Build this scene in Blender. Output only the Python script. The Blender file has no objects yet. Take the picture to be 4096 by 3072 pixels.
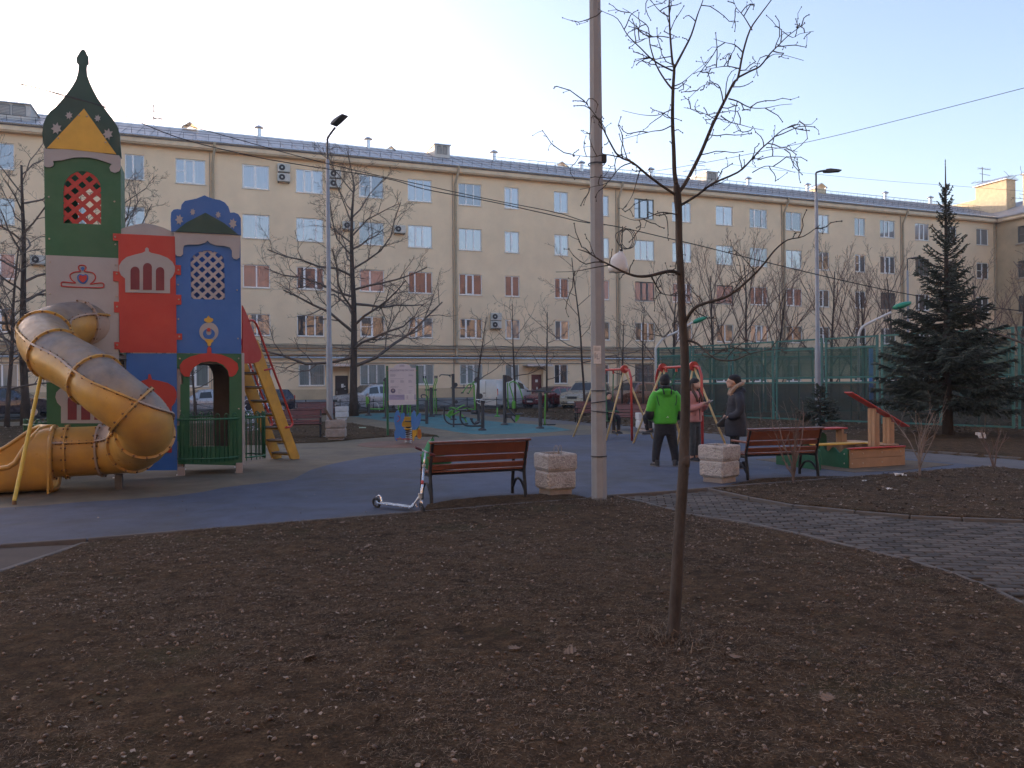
import bpy, math, random
import numpy as np
from mathutils import Vector, Matrix
from mathutils.geometry import tessellate_polygon
R = math.radians
rnd = random.Random(7)
scene = bpy.context.scene
col = scene.collection

# ------------------------------------------------------------------ camera
EYE = 1.6; FPX = 3076.0; ROLL = 0.0087
SR, CR = math.sin(ROLL), math.cos(ROLL)
cam_data = bpy.data.cameras.new('camera')
cam = bpy.data.objects.new('camera', cam_data); col.objects.link(cam)
cam_data.sensor_width = 36.0
cam_data.lens = 36.0 * FPX / 4096.0
cam_data.clip_start = 0.05; cam_data.clip_end = 2000
cam.matrix_world = Matrix(((CR, SR, 0, 0), (0, 0, -1, 0), (-SR, CR, 0, EYE), (0, 0, 0, 1)))
scene.camera = cam

# ------------------------------------------------------------------ sky, sun, exposure
SUN_EL, SUN_AZ = 10.0, -50.0          # azimuth from +Y, negative = to the left
world = bpy.data.worlds.new('World'); scene.world = world
world.use_nodes = True
wn = world.node_tree; wn.nodes.clear()
sky = wn.nodes.new('ShaderNodeTexSky'); sky.sky_type = 'NISHITA'; sky.sun_disc = False
sky.sun_elevation = R(SUN_EL); sky.sun_rotation = R(SUN_AZ)
sky.altitude = 0; sky.air_density = 1.0; sky.dust_density = 2.0; sky.ozone_density = 1.8
bg = wn.nodes.new('ShaderNodeBackground'); bg.inputs[1].default_value = 0.15
wo = wn.nodes.new('ShaderNodeOutputWorld')
tint = wn.nodes.new('ShaderNodeMix'); tint.data_type = 'RGBA'; tint.blend_type = 'MULTIPLY'; tint.inputs[0].default_value = 1.0; tint.inputs[7].default_value = (1.12, .96, .97, 1)
wn.links.new(sky.outputs[0], tint.inputs[6]); wn.links.new(tint.outputs[2], bg.inputs[0]); wn.links.new(bg.outputs[0], wo.inputs[0])
sun_data = bpy.data.lights.new('sun', 'SUN'); sun_data.energy = 2.2; sun_data.angle = R(0.5)
sun_data.color = (1.0, 0.84, 0.64)
sun = bpy.data.objects.new('sun', sun_data); col.objects.link(sun)
sd = Vector((math.sin(R(SUN_AZ))*math.cos(R(SUN_EL)), math.cos(R(SUN_AZ))*math.cos(R(SUN_EL)), math.sin(R(SUN_EL))))
sun.rotation_euler = sd.to_track_quat('Z', 'Y').to_euler()
vs = scene.view_settings
vs.view_transform = 'Standard'; vs.look = 'None'; vs.gamma = 1.0; vs.use_curve_mapping = False
vs.exposure = 1.8

# ------------------------------------------------------------------ geometry of the view (photo pixels, 4096 x 3072)
def ray(px, py):
    dx = (px-2048)/FPX; dy = (1536-py)/FPX
    return dx*CR+dy*SR, -dx*SR+dy*CR
def G(px, py, z=0.0):
    a, b = ray(px, py); d = (z-EYE)/b
    return Vector((a*d, d, z))
def P3(px, py, depth):
    a, b = ray(px, py)
    return Vector((a*depth, depth, EYE+b*depth))
class Pl:
    """vertical plane: origin (x, y), direction angle; local x along it, y away from the viewer"""
    def __init__(s, ox, oy, ang):
        s.o = Vector((ox, oy, 0)); s.a = ang
        s.u = Vector((math.cos(ang), math.sin(ang), 0)); s.n = Vector((-math.sin(ang), math.cos(ang), 0))
    def hit(s, px, py, y=0.0):
        a, b = ray(px, py)
        dn = a*s.n.x + s.n.y
        d = (s.o.dot(s.n)+y)/dn
        p = Vector((a*d, d, 0))
        return ((p-s.o).dot(s.u), EYE+b*d)
    def w(s, x, y=0, z=0):
        return s.o+s.u*x+s.n*y+Vector((0, 0, z))
UA = R(20.7)

# ------------------------------------------------------------------ mesh builder
class MB:
    def __init__(s): s.v = []; s.f = []; s.m = []
    def add(s, vs_, fs, mi=0):
        o = len(s.v); s.v.extend(vs_)
        for f in fs: s.f.append(tuple(i+o for i in f)); s.m.append(mi)
        return s
    def box(s, x0, x1, y0, y1, z0, z1, mi=0):
        return s.add([(x0,y0,z0),(x1,y0,z0),(x1,y1,z0),(x0,y1,z0),(x0,y0,z1),(x1,y0,z1),(x1,y1,z1),(x0,y1,z1)],
              [(0,3,2,1),(4,5,6,7),(0,1,5,4),(1,2,6,5),(2,3,7,6),(3,0,4,7)], mi)
    def cbox(s, c, sx, sy, sz, rz=0, mi=0, b=0.0, M=None):
        """box centred at c; b = bevel"""
        hx, hy, hz = sx/2, sy/2, sz/2
        if M is None: M = Matrix.Rotation(rz, 3, 'Z')
        c = Vector(c)
        if b <= 0:
            q = [(-hx,-hy,-hz),(hx,-hy,-hz),(hx,hy,-hz),(-hx,hy,-hz),(-hx,-hy,hz),(hx,-hy,hz),(hx,hy,hz),(-hx,hy,hz)]
            fs = [(0,3,2,1),(4,5,6,7),(0,1,5,4),(1,2,6,5),(2,3,7,6),(3,0,4,7)]
        else:
            q = []; b = min(b, hx*.9, hy*.9, hz*.9)
            for (z, r) in ((-hz, 1), (-hz+b, 0), (hz-b, 0), (hz, 1)):
                e = b if r else 0
                for (X, Y) in ((-hx+e+b*(1-r), -hy+e), (hx-e-b*(1-r), -hy+e), (hx-e, -hy+e+b*(1-r)), (hx-e, hy-e-b*(1-r)),
                               (hx-e-b*(1-r), hy-e), (-hx+e+b*(1-r), hy-e), (-hx+e, hy-e-b*(1-r)), (-hx+e, -hy+e+b*(1-r))):
                    q.append((X, Y, z))
            fs = [tuple(range(7,-1,-1)), tuple(range(24,32))]
            for k in range(3):
                for i in range(8):
                    j = (i+1) % 8; fs.append((k*8+i, k*8+j, k*8+8+j, k*8+8+i))
        return s.add([tuple(c+M@Vector(p)) for p in q], fs, mi)
    def tube(s, pts, rad, n=8, cap=True, mi=0, closed=False, sq=1.0):
        pts = [Vector(p) for p in pts]; k = len(pts)
        if not hasattr(rad, '__len__'): rad = [rad]*k
        o = len(s.v); prev = None
        for i in range(k):
            if closed: t = pts[(i+1) % k]-pts[i-1]
            else: t = pts[min(i+1, k-1)]-pts[max(i-1, 0)]
            if t.length < 1e-9: t = Vector((0,0,1))
            t.normalize()
            if prev is None:
                a = Vector((0,0,1)) if abs(t.z) < .9 else Vector((1,0,0))
                e = t.cross(a).normalized()
            else:
                e = prev-t*prev.dot(t)
                e = e.normalized() if e.length > 1e-6 else t.orthogonal().normalized()
            prev = e; g = t.cross(e); r = rad[i]; p = pts[i]
            for j in range(n):
                w = 2*math.pi*j/n; ca = math.cos(w)*r; sa = math.sin(w)*r*sq
                s.v.append((p.x+e.x*ca+g.x*sa, p.y+e.y*ca+g.y*sa, p.z+e.z*ca+g.z*sa))
        for i in range(k if closed else k-1):
            i2 = (i+1) % k
            for j in range(n):
                j2 = (j+1) % n
                s.f.append((o+i*n+j, o+i2*n+j, o+i2*n+j2, o+i*n+j2)); s.m.append(mi)
        if cap and not closed and n > 2:
            s.f.append(tuple(o+j for j in range(n))); s.m.append(mi)
            s.f.append(tuple(o+(k-1)*n+j for j in range(n-1, -1, -1))); s.m.append(mi)
        return s
    def ell(s, c, r, n=10, m=7, mi=0, M=None):
        c = Vector(c); vs_ = []; fs = []
        if not hasattr(r, '__len__'): r = (r, r, r)
        for i in range(m+1):
            a = math.pi*i/m
            for j in range(n):
                w = 2*math.pi*j/n
                p = Vector((r[0]*math.sin(a)*math.cos(w), r[1]*math.sin(a)*math.sin(w), r[2]*math.cos(a)))
                if M is not None: p = M@p
                vs_.append(tuple(c+p))
        for i in range(m):
            for j in range(n):
                fs.append((i*n+j, (i+1)*n+j, (i+1)*n+(j+1) % n, i*n+(j+1) % n))
        return s.add(vs_, fs, mi)
    def cyl(s, a, b, r, n=16, mi=0, r2=None):
        return s.tube([a, b], [r, r if r2 is None else r2], n, True, mi)
    def prism(s, outer, y0, y1, holes=(), mi=0, axis='y', bev=0.0):
        """polygon in (x,z), extruded y0 (front) .. y1 (back)"""
        loops = [list(outer)]+[list(h) for h in holes]
        flat = [p for l in loops for p in l]
        tris = tessellate_polygon([[Vector((p[0], p[1], 0)) for p in l] for l in loops])
        N = len(flat)
        mk = {'y': lambda p, y: (p[0], y, p[1]), 'z': lambda p, y: (p[0], p[1], y), 'x': lambda p, y: (y, p[0], p[1])}[axis]
        vs_ = [mk(p, y0) for p in flat]+[mk(p, y1) for p in flat]
        fs = [tuple(t) for t in tris]+[tuple(i+N for i in reversed(t)) for t in tris]
        o = 0
        for l in loops:
            k = len(l)
            for i in range(k):
                j = (i+1) % k; fs.append((o+i, o+j, N+o+j, N+o+i))
            o += k
        return s.add(vs_, fs, mi)
    def loft(s, rings, cap=True, mi=0, closed=True):
        n = len(rings[0]); vs_ = [tuple(p) for r in rings for p in r]; fs = []
        for i in range(len(rings)-1):
            for j in range(n if closed else n-1):
                j2 = (j+1) % n
                fs.append((i*n+j, i*n+j2, (i+1)*n+j2, (i+1)*n+j))
        if cap:
            fs.append(tuple(range(n-1, -1, -1))); fs.append(tuple((len(rings)-1)*n+j for j in range(n)))
        return s.add(vs_, fs, mi)
    def mesh(s, name, mats, smooth=False):
        me = bpy.data.meshes.new(name)
        me.from_pydata([tuple(v) for v in s.v], [], s.f)
        if not isinstance(mats, (list, tuple)): mats = [mats]
        for m in mats: me.materials.append(m)
        if len(mats) > 1: me.polygons.foreach_set('material_index', s.m)
        fix_normals(me)
        if smooth: shade(me, smooth)
        me.update()
        return me
    def build(s, name, mats, parent=None, smooth=False, off=None, loc=None, rot=None):
        if off is not None:
            off = Vector(off); s.v = [(v[0]-off.x, v[1]-off.y, v[2]-off.z) for v in s.v]
        return obj(name, s.mesh(name, mats, smooth), parent, loc, rot)
import bmesh
def fix_normals(me):
    bm = bmesh.new(); bm.from_mesh(me); bmesh.ops.recalc_face_normals(bm, faces=bm.faces); bm.to_mesh(me); bm.free()
def shade(me, ang):
    me.polygons.foreach_set('use_smooth', [True]*len(me.polygons))
    if ang is not True:
        try: me.set_sharp_from_angle(angle=R(ang))
        except Exception: pass
KIDS = {}
def obj(name, me, parent=None, loc=None, rot=None):
    o = bpy.data.objects.new(name, me); col.objects.link(o)
    if parent: o.parent = parent; KIDS.setdefault(parent.name, []).append(o)
    if loc is not None: o.location = loc
    if rot is not None: o.rotation_euler = (0, 0, rot) if not hasattr(rot, '__len__') else rot
    return o
def tag(o, label=None, cat=None, group=None, kind=None):
    if label: o['label'] = label
    if cat: o['category'] = cat
    if group: o['group'] = group
    if kind: o['kind'] = kind
    return o
def thing(name, label, cat, loc=(0,0,0), rot=0, group=None):
    o = bpy.data.objects.new(name, None); col.objects.link(o)
    o.empty_display_size = .2; o.location = loc; o.rotation_euler = (0, 0, rot)
    return tag(o, label, cat, group)
def copy_tree(o, parent=None):
    c = o.copy(); col.objects.link(c)
    if parent: c.parent = parent; KIDS.setdefault(parent.name, []).append(c)
    for ch in kids(o): copy_tree(ch, c)
    return c
def kids(o):
    return list(KIDS.get(o.name, []))
def copy_at(o, loc, rot, label, group=None):
    c = copy_tree(o); c.location = loc; c.rotation_euler = (0, 0, rot); c['label'] = label
    if group: c['group'] = group
    return c
def organic(o, voxel=.02, sm=4):
    m = o.modifiers.new('remesh', 'REMESH'); m.mode = 'VOXEL'; m.voxel_size = voxel; m.use_smooth_shade = True
    k = o.modifiers.new('smooth', 'SMOOTH'); k.iterations = sm; k.factor = .5
    return o
def smoothpath(pts, k=6):
    pts = [Vector(p) for p in pts]; out = []
    for i in range(len(pts)-1):
        p0 = pts[max(i-1, 0)]; p1 = pts[i]; p2 = pts[i+1]; p3 = pts[min(i+2, len(pts)-1)]
        for j in range(k):
            t = j/k
            out.append(.5*((2*p1)+(p2-p0)*t+(2*p0-5*p1+4*p2-p3)*t*t+(3*p1-p0-3*p2+p3)*t*t*t))
    out.append(pts[-1]); return out

# ------------------------------------------------------------------ materials
def newmat(name):
    m = bpy.data.materials.new(name); m.use_nodes = True; nt = m.node_tree; nt.nodes.clear()
    out = nt.nodes.new('ShaderNodeOutputMaterial'); b = nt.nodes.new('ShaderNodeBsdfPrincipled')
    nt.links.new(b.outputs[0], out.inputs[0]); return m, nt, b, out
def noise(nt, scale, detail=3, rough=.55, vec=None, dist=0):
    n = nt.nodes.new('ShaderNodeTexNoise'); n.inputs['Scale'].default_value = scale
    n.inputs['Detail'].default_value = detail; n.inputs['Roughness'].default_value = rough
    n.inputs['Distortion'].default_value = dist
    if vec is None:
        if '_tc' not in nt: nt['_tc'] = 1; t = nt.nodes.new('ShaderNodeTexCoord'); t.name = 'TC'
        vec = nt.nodes['TC'].outputs['Object']
    nt.links.new(vec, n.inputs['Vector']); return n.outputs['Fac']
def ramp(nt, fac, stops):
    r = nt.nodes.new('ShaderNodeValToRGB'); e = r.color_ramp.elements
    while len(e) < len(stops): e.new(.5)
    for i, (p, c) in enumerate(stops):
        e[i].position = p; e[i].color = (*c, 1) if hasattr(c, '__len__') else (c, c, c, 1)
    nt.links.new(fac, r.inputs[0]); return r.outputs[0]
def mixc(nt, fac, a, b, mode='MIX'):
    m = nt.nodes.new('ShaderNodeMix'); m.data_type = 'RGBA'; m.blend_type = mode
    for sock, v in ((m.inputs[0], fac), (m.inputs[6], a), (m.inputs[7], b)):
        if isinstance(v, bpy.types.NodeSocket): nt.links.new(v, sock)
        elif hasattr(v, '__len__'): sock.default_value = (*v, 1)
        else: sock.default_value = v if sock == m.inputs[0] else (v, v, v, 1)
    return m.outputs[2]
def M(name, c, rough=.6, metal=0, var=.18, scale=6, bump=0, bscale=60, dirt=None, spec=.5, island=0, coat=0):
    m, nt, b, out = newmat(name)
    f = noise(nt, scale, 5, .6)
    lo = tuple(max(0, x*(1-var)) for x in c); hi = tuple(min(1, x*(1+var)) for x in c)
    cc = ramp(nt, f, [(.3, lo), (.7, hi)])
    if dirt:
        dc, ds, da = dirt
        g = ramp(nt, noise(nt, ds, 6, .65), [(.5-.25*da, 0), (.72, 1)])
        cc = mixc(nt, mixc(nt, da, (0,0,0), g), cc, dc)
    if island:
        gi = nt.nodes.new('ShaderNodeNewGeometry'); oi = nt.nodes.new('ShaderNodeObjectInfo')
        ad = nt.nodes.new('ShaderNodeMath'); ad.operation = 'ADD'
        nt.links.new(gi.outputs['Random Per Island'], ad.inputs[0]); nt.links.new(oi.outputs['Random'], ad.inputs[1])
        fr = nt.nodes.new('ShaderNodeMath'); fr.operation = 'FRACT'; nt.links.new(ad.outputs[0], fr.inputs[0])
        k = ramp(nt, fr.outputs[0], [(0, 1-island), (1, 1+island)])
        cc = mixc(nt, 1.0, cc, k, 'MULTIPLY')
    nt.links.new(cc, b.inputs['Base Color'])
    b.inputs['Roughness'].default_value = rough; b.inputs['Metallic'].default_value = metal
    b.inputs['Specular IOR Level'].default_value = spec
    if coat: b.inputs['Coat Weight'].default_value = coat; b.inputs['Coat Roughness'].default_value = .08
    rr = ramp(nt, noise(nt, scale*2.3, 4), [(.3, max(.02, rough-.12)), (.7, min(1, rough+.12))])
    nt.links.new(rr, b.inputs['Roughness'])
    if bump:
        bp = nt.nodes.new('ShaderNodeBump'); bp.inputs['Strength'].default_value = bump; bp.inputs['Distance'].default_value = .01
        nt.links.new(noise(nt, bscale, 4), bp.inputs['Height']); nt.links.new(bp.outputs[0], b.inputs['Normal'])
    return m
# ------------------------------------------------------------------ palette
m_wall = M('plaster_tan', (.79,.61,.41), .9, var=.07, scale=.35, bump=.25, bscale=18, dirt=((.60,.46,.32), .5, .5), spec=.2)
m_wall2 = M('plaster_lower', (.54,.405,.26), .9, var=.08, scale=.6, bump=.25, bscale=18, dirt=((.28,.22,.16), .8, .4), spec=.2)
m_plinth = M('plinth_grey', (.23,.24,.25), .9, var=.15, scale=.8, bump=.4, bscale=25, dirt=((.14,.13,.12), 1.2, .5), spec=.2)
m_mould = M('moulding_tan', (.42,.34,.25), .9, var=.15, scale=.8, bump=.3, bscale=20, dirt=((.16,.13,.11), 2.5, .6), spec=.2)
m_fascia = M('fascia_tan', (.70,.55,.38), .85, var=.1, scale=.5, dirt=((.30,.24,.19), 1.2, .4))
m_roof = M('roof_zinc', (.28,.27,.28), .5, .05, var=.16, scale=.7, bump=.15, bscale=8, dirt=((.19,.185,.19), .9, .4), island=.08)
m_galv = M('galvanised', (.55,.56,.58), .35, .8, var=.12, scale=6)
m_dark = M('dark_iron', (.025,.025,.028), .6, .3, var=.3, scale=9)
m_pvc = M('white_window_pvc', (.78,.78,.77), .4, var=.06, scale=4)
m_brownframe = M('old_window_paint', (.09,.10,.10), .6, var=.3, scale=8)
m_sill = M('sill_metal', (.50,.47,.42), .5, .2, var=.15, scale=5)
m_interior = M('dark_room', (.02,.02,.022), .9, var=.3, scale=2)
def glassmat(name, base, refl, var=.4):
    m, nt, b, out = newmat(name)
    oi = nt.nodes.new('ShaderNodeObjectInfo')
    c = ramp(nt, oi.outputs['Random'], [(0, tuple(x*(1-var) for x in base)), (1, tuple(min(1, x*(1+var)) for x in base))])
    tc = nt.nodes.new('ShaderNodeTexCoord'); mp = nt.nodes.new('ShaderNodeMapping'); mp.inputs['Scale'].default_value = (14, 1, .6)
    nt.links.new(tc.outputs['Object'], mp.inputs['Vector'])
    folds = ramp(nt, noise(nt, 1.0, 2, vec=mp.outputs[0]), [(.3, .75), (.7, 1.1)])
    nt.links.new(mixc(nt, 1.0, c, folds, 'MULTIPLY'), b.inputs['Base Color']); b.inputs['Roughness'].default_value = .5
    g = nt.nodes.new('ShaderNodeBsdfGlossy'); g.inputs['Roughness'].default_value = .012; g.inputs['Color'].default_value = (.66,.66,.69,1)
    bp = nt.nodes.new('ShaderNodeBump'); bp.inputs['Strength'].default_value = .08; bp.inputs['Distance'].default_value = .02
    n2 = noise(nt, 1.3, 2); nt.links.new(n2, bp.inputs['Height']); nt.links.new(bp.outputs[0], g.inputs['Normal'])
    mx = nt.nodes.new('ShaderNodeMixShader'); mx.inputs[0].default_value = refl
    nt.links.new(b.outputs[0], mx.inputs[1]); nt.links.new(g.outputs[0], mx.inputs[2]); nt.links.new(mx.outputs[0], out.inputs[0])
    return m
m_glass = [glassmat('glass_with_net_curtain', (.17,.18,.19), .30), glassmat('glass_dark_room', (.03,.03,.035), .22), glassmat('glass_half_curtain', (.11,.11,.12), .30)]
m_glass_low = glassmat('glass_ground_floor', (.22,.25,.24), .10, .3)
m_glass_dk = glassmat('glass_old_dark', (.035,.035,.04), .22)
m_grille = M('grille_grey', (.30,.32,.33), .6, .2)

# ------------------------------------------------------------------ apartment building
FB = Pl(-17.84, 51.0, UA)                     # facade plane; local x to the right, y into the house
bld = thing('apartment_building', 'long tan five storey apartment block with grey metal roof across the courtyard', 'building', FB.o, UA)
def T(px, y=1000): return FB.hit(px, y)[0]
tL, tC = -62.0, FB.hit(3986, 1200)[0]
ZW = 17.15
ROWS = [(1.6, 3.08), (4.98, 6.44), (8.18, 9.72), (11.47, 13.06), (14.78, 16.37)]
cols_px = [(-62,60),(250,345),(502,580),(705,824),(971,1079),(1186,1294),(1438,1536),(1633,1729),(1836,1927),(2019,2077),(2218,2274),(2382,2437),
           (2539,2617),(2690,2766),(2865,2932),(3000,3070),(3144,3207),(3275,3317),(3419,3462),(3521,3581),(3661,3717),(3781,3828),(3906,3954)]
ups = [(T(a), T(b)) for a, b in cols_px]
ups = [(-27.0,-25.0),(-23.2,-21.2)]+[u for u in ups]
grd_px = [(-40,72),(250,345),(502,580),(745,835),(975,1086),(1195,1300),(1440,1543),(1636,1735),(1840,1931),(2022,2077),(2218,2272),(2382,2437),
          (2540,2617),(2690,2766),(2865,2932),(3000,3070),(3144,3207),(3275,3317),(3419,3462),(3521,3581),(3661,3717),(3781,3828),(3906,3954)]
grd = [(T(a,1500), T(b,1500), 1.6, 3.08) for a, b in grd_px]
doors = [(T(1341,1560), T(1393,1560), 0.1, 2.28), (T(2126,1560), T(2168,1560), 0.1, 2.3)]
def wall_strip(mb, x0, x1, z0, z1, holes, mi=0, dep=.16):
    holes = sorted(holes); xs = x0
    for (a, b, c, d) in holes:
        if a > xs: mb.add([(xs,0,z0),(a,0,z0),(a,0,z1),(xs,0,z1)], [(0,1,2,3)], mi)
        if c > z0: mb.add([(a,0,z0),(b,0,z0),(b,0,c),(a,0,c)], [(0,1,2,3)], mi)
        if d < z1: mb.add([(a,0,d),(b,0,d),(b,0,z1),(a,0,z1)], [(0,1,2,3)], mi)
        for q in (((a,0,c),(a,dep,c),(a,dep,d),(a,0,d)), ((b,0,c),(b,0,d),(b,dep,d),(b,dep,c)), ((a,0,d),(a,dep,d),(b,dep,d),(b,0,d)), ((a,0,c),(b,0,c),(b,dep,c),(a,dep,c))):
            mb.add(list(q), [(0,1,2,3)], mi)
        xs = b
    if xs < x1: mb.add([(xs,0,z0),(x1,0,z0),(x1,0,z1),(xs,0,z1)], [(0,1,2,3)], mi)
def raw_mesh(mb, name, mats, parent, **k):
    me = bpy.data.meshes.new(name); me.from_pydata(mb.v, [], mb.f)
    for m in mats: me.materials.append(m)
    me.polygons.foreach_set('material_index', mb.m); me.update()
    return obj(name, me, parent, **k)
mb = MB()
for r, (c, d) in enumerate(ROWS[1:]):
    z0 = 3.9 if r == 0 else ROWS[r][1]+.85
    z1 = ZW if r == 3 else d+.85
    wall_strip(mb, tL, tC, z0, z1, [(a, b, c, d) for a, b in ups], 0)
wall_strip(mb, tL, tC, 1.35, 3.9, [g for g in grd]+[(a, b, 1.35, d) for a, b, c, d in doors], 0)
wall_strip(mb, tL, tC, .65, 1.35, [(a, b, .65, 1.35) for a, b, c, d in doors], 1)
mb.box(tL, tC, .05, .3, -.3, .1, 2)
xs = tL
for a, b, c, d in doors+[(tC, tC, 0, 0)]:
    mb.box(xs, a, -.04, .2, .1, .64, 2); xs = b
mb.box(tL, tC+12, 12.0, 12.2, 0, ZW, 0)        # rear wall
mb.box(tL-.2, tL, 0, 12, 0, ZW, 0)
raw_mesh(mb, 'wall', [m_wall, m_wall2, m_plinth], bld)
MB().box(tL, tC, .42, .5, 0, ZW).build('inner_partition', m_interior, bld)

_wc = {}
def window_meshes(w, h, kind, fm):
    key = (round(w, 1), round(h, 1), kind, fm.name)
    if key in _wc: return _wc[key]
    w, h = key[0], key[1]
    f = MB(); t = .06
    f.box(0, w, .07, .13, 0, t); f.box(0, w, .07, .13, h-t, h); f.box(0, t, .07, .13, t, h-t); f.box(w-t, w, .07, .13, t, h-t)
    if w > 1.75: divs = {0: [.27, .73], 1: [.33, .66], 2: [.3, .62]}[kind % 3]
    else: divs = [.5] if kind % 3 else [.42]
    for dv in divs: f.box(w*dv-.045, w*dv+.045, .065, .128, t, h-t)
    k = kind % 4                                   # an opening sash has its own thicker frame
    if k in (1, 2):
        edges = [0]+[w*d for d in divs]+[w]
        a, b = edges[1 if len(edges) > 3 else 0]+.045, edges[2 if len(edges) > 3 else 1]-.045
        a = max(a, t); b = min(b, w-t)
        f.box(a, a+.045, .05, .11, t, h-t); f.box(b-.045, b, .05, .11, t, h-t); f.box(a+.045, b-.045, .05, .11, t, t+.045); f.box(a+.045, b-.045, .05, .11, h-t-.045, h-t)
    if k == 2: 
        f.box(edges[0]+t, edges[1]-.045, .085, .11, h*.5-.02, h*.5+.02)
    g = MB().box(t*.6, w-t*.6, .10, .115, t*.6, h-t*.6)
    s = MB().box(-.05, w+.05, -.05, .07, -.045, -.005)
    s.v[:] = [(x, y, z+(-.02 if y < 0 else 0)) for x, y, z in s.v]
    r = (f.mesh('window', fm), g.mesh('pane', m_glass[0]), s.mesh('sill', m_sill))
    _wc[key] = r; return r
def place_window(parent, a, c, w, h, kind, fm, gm, y=0, rot=0):
    f, g, s = window_meshes(w, h, kind, fm)
    o = obj('window', f, parent, (a, y, c), rot); o.scale = (w/round(w, 1), 1, h/round(h, 1))
    p = obj('pane', g, o); p.material_slots[0].link = 'OBJECT'; p.material_slots[0].material = gm
    obj('sill', s, o); return o
rw = random.Random(3)
for r, (c, d) in enumerate(ROWS):
    if r == 0: continue
    for i, (a, b) in enumerate(ups):
        ci = i-2
        fm = m_pvc; gm = m_glass[rw.choice([0,0,2,2,1] if r >= 3 else [0,2,1,1,1])]
        if (ci, r) in ((12,4),(12,2),(14,2),(19,2),(20,3),(21,3)): fm = m_brownframe
        if r <= 2 and ci > 13 and rw.random() < .85: gm = m_glass[1]
        if r == 3 and ci > 16: gm = m_glass[1]
        place_window(bld, a, c, b-a, d-c, rw.randrange(8), fm, gm)
for i, (a, b, c, d) in enumerate(grd):
    o = place_window(bld, a, c, b-a, d-c, rw.randrange(8), m_brownframe if i in (12,13) else m_pvc, m_glass_low if i < 10 else m_glass_dk)
    if 5 <= i <= 12 and i != 10:
        g = MB(); w, h = b-a, d-c; gy = .015
        for k in range(int(w/.14)): g.box(k*.14+.07, k*.14+.08, gy, gy+.012, .02, h-.02)
        g.box(.01, w-.01, gy-.008, gy-.001, h*.5-.01, h*.5+.01)
        for s0 in (0, w/2):
            g.tube([(s0+.02, gy-.012, h/2), (s0+w/4, gy-.012, h*.95), (s0+w/2-.02, gy-.012, h/2), (s0+w/4, gy-.012, h*.05), (s0+.02, gy-.012, h/2)], .008, 4)
        g.build('grille', m_grille, o)
m_door1 = M('door_dark_brown', (.035,.025,.025), .5, var=.2); m_door2 = M('door_oxblood', (.13,.03,.028), .5, var=.2)
m_paper = M('notice_paper', (.62,.60,.57), .8, var=.15, scale=30)
for k, (a, b, c, d) in enumerate(doors):
    dr = MB().box(a+.03, b-.03, .09, .13, c, d-.03).build('door', (m_door1, m_door2)[k], bld)
    MB().tube([(a+.12, .085, 1.0), (a+.12, .04, 1.02), (a+.12, .04, 1.2), (a+.12, .085, 1.22)], .012, 6).build('handle', m_galv, dr)
    for (x, z, w, h) in ([(.42,1.45,.16,.26),(.6,1.5,.1,.08),(.62,1.32,.14,.05)] if k == 0 else [(.35,1.72,.2,.2),(.42,1.18,.14,.18),(.42,.98,.12,.04)]):
        MB().box(a+x, a+x+w, .08, .088, z, z+h).build('notice', m_paper, dr)
    ca = MB(); ca.box(a-.7, b+.5, -1.0, .0, 2.95, 3.05); ca.box(a-.72, b+.52, -1.03, -1.0, 2.9, 3.08)
    ca.build('door_canopy', m_galv, bld)
    MB().box(a-.25, a-.05, -.12, -.045, .1, 2.9).box(b+.05, b+.25, -.12, -.045, .1, 2.9).build('door_surround', m_wall, bld)
# string courses, pipes and cables between ground and first floor
mo = MB()
for (z0, z1, y) in ((4.18,4.3,.16),(3.98,4.1,.10),(3.70,3.78,.20),(3.12,3.2,.05)):
    mo.box(tL, tC, -y, .0-.002, z0, z1)
mo.build('string_course', m_mould, bld)
MB().box(tL, tC, -.045, -.003, 3.79, 3.97).build('frieze', m_wall2, bld)
for (z, r, y) in ((3.52,.05,-.26),(4.40,.018,-.2),(4.46,.014,-.22),(4.36,.014,-.25),(3.64,.022,-.24)):
    pts = [(x, y, z-(.05*math.sin(x*1.3+z*9)**2 if r < .03 else 0)) for x in np.arange(tL, tC-.3, 1.1)]
    MB().tube(pts, r, 6).build('wall_pipe' if r > .03 else 'wall_cable', m_galv if r > .03 else m_dark, bld)
# cornice, gutter, roof
EZ = 17.42
MB().box(tL, tC, -.42, -.001, 16.98, 17.05).box(tL, tC, -.5, -.001, 17.05, 17.40).build('cornice', m_fascia, bld)
g = MB(); rx0 = tL
g.tube([(tL, -.60, 17.45), (tC+.4, -.60, 17.45)], .075, 8); g.build('gutter', m_galv, bld)
RY, RZ = 6.0, 20.05                      # ridge
sl = math.atan2(RZ-EZ, RY+.6)
pw = .82; L = math.hypot(RZ-EZ, RY+.6)
pm = MB(); pm.box(0, pw-.02, 0, L, 0, .02); pm.box(pw-.02, pw, 0, L, 0, .055)
pme = pm.mesh('roof_panel', m_roof)
x = tL; n = 0
while x < tC+3:
    o = obj('roof_panel', pme, bld, (x, -.6, EZ+.05)); o.rotation_euler = (sl+rw.uniform(-.002,.002), 0, 0); x += pw; n += 1
MB().prism([(RY, RZ+.02), (12.6, EZ), (12.6, EZ-.1), (-.55, EZ-.1), (-.5, EZ-.02)], tL, tC+12, axis='x').build('rear_roof', m_roof, bld)
MB().box(tL, tC+3, RY-.12, RY+.12, RZ+.03, RZ+.12).build('ridge_cap', m_galv, bld)
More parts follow.
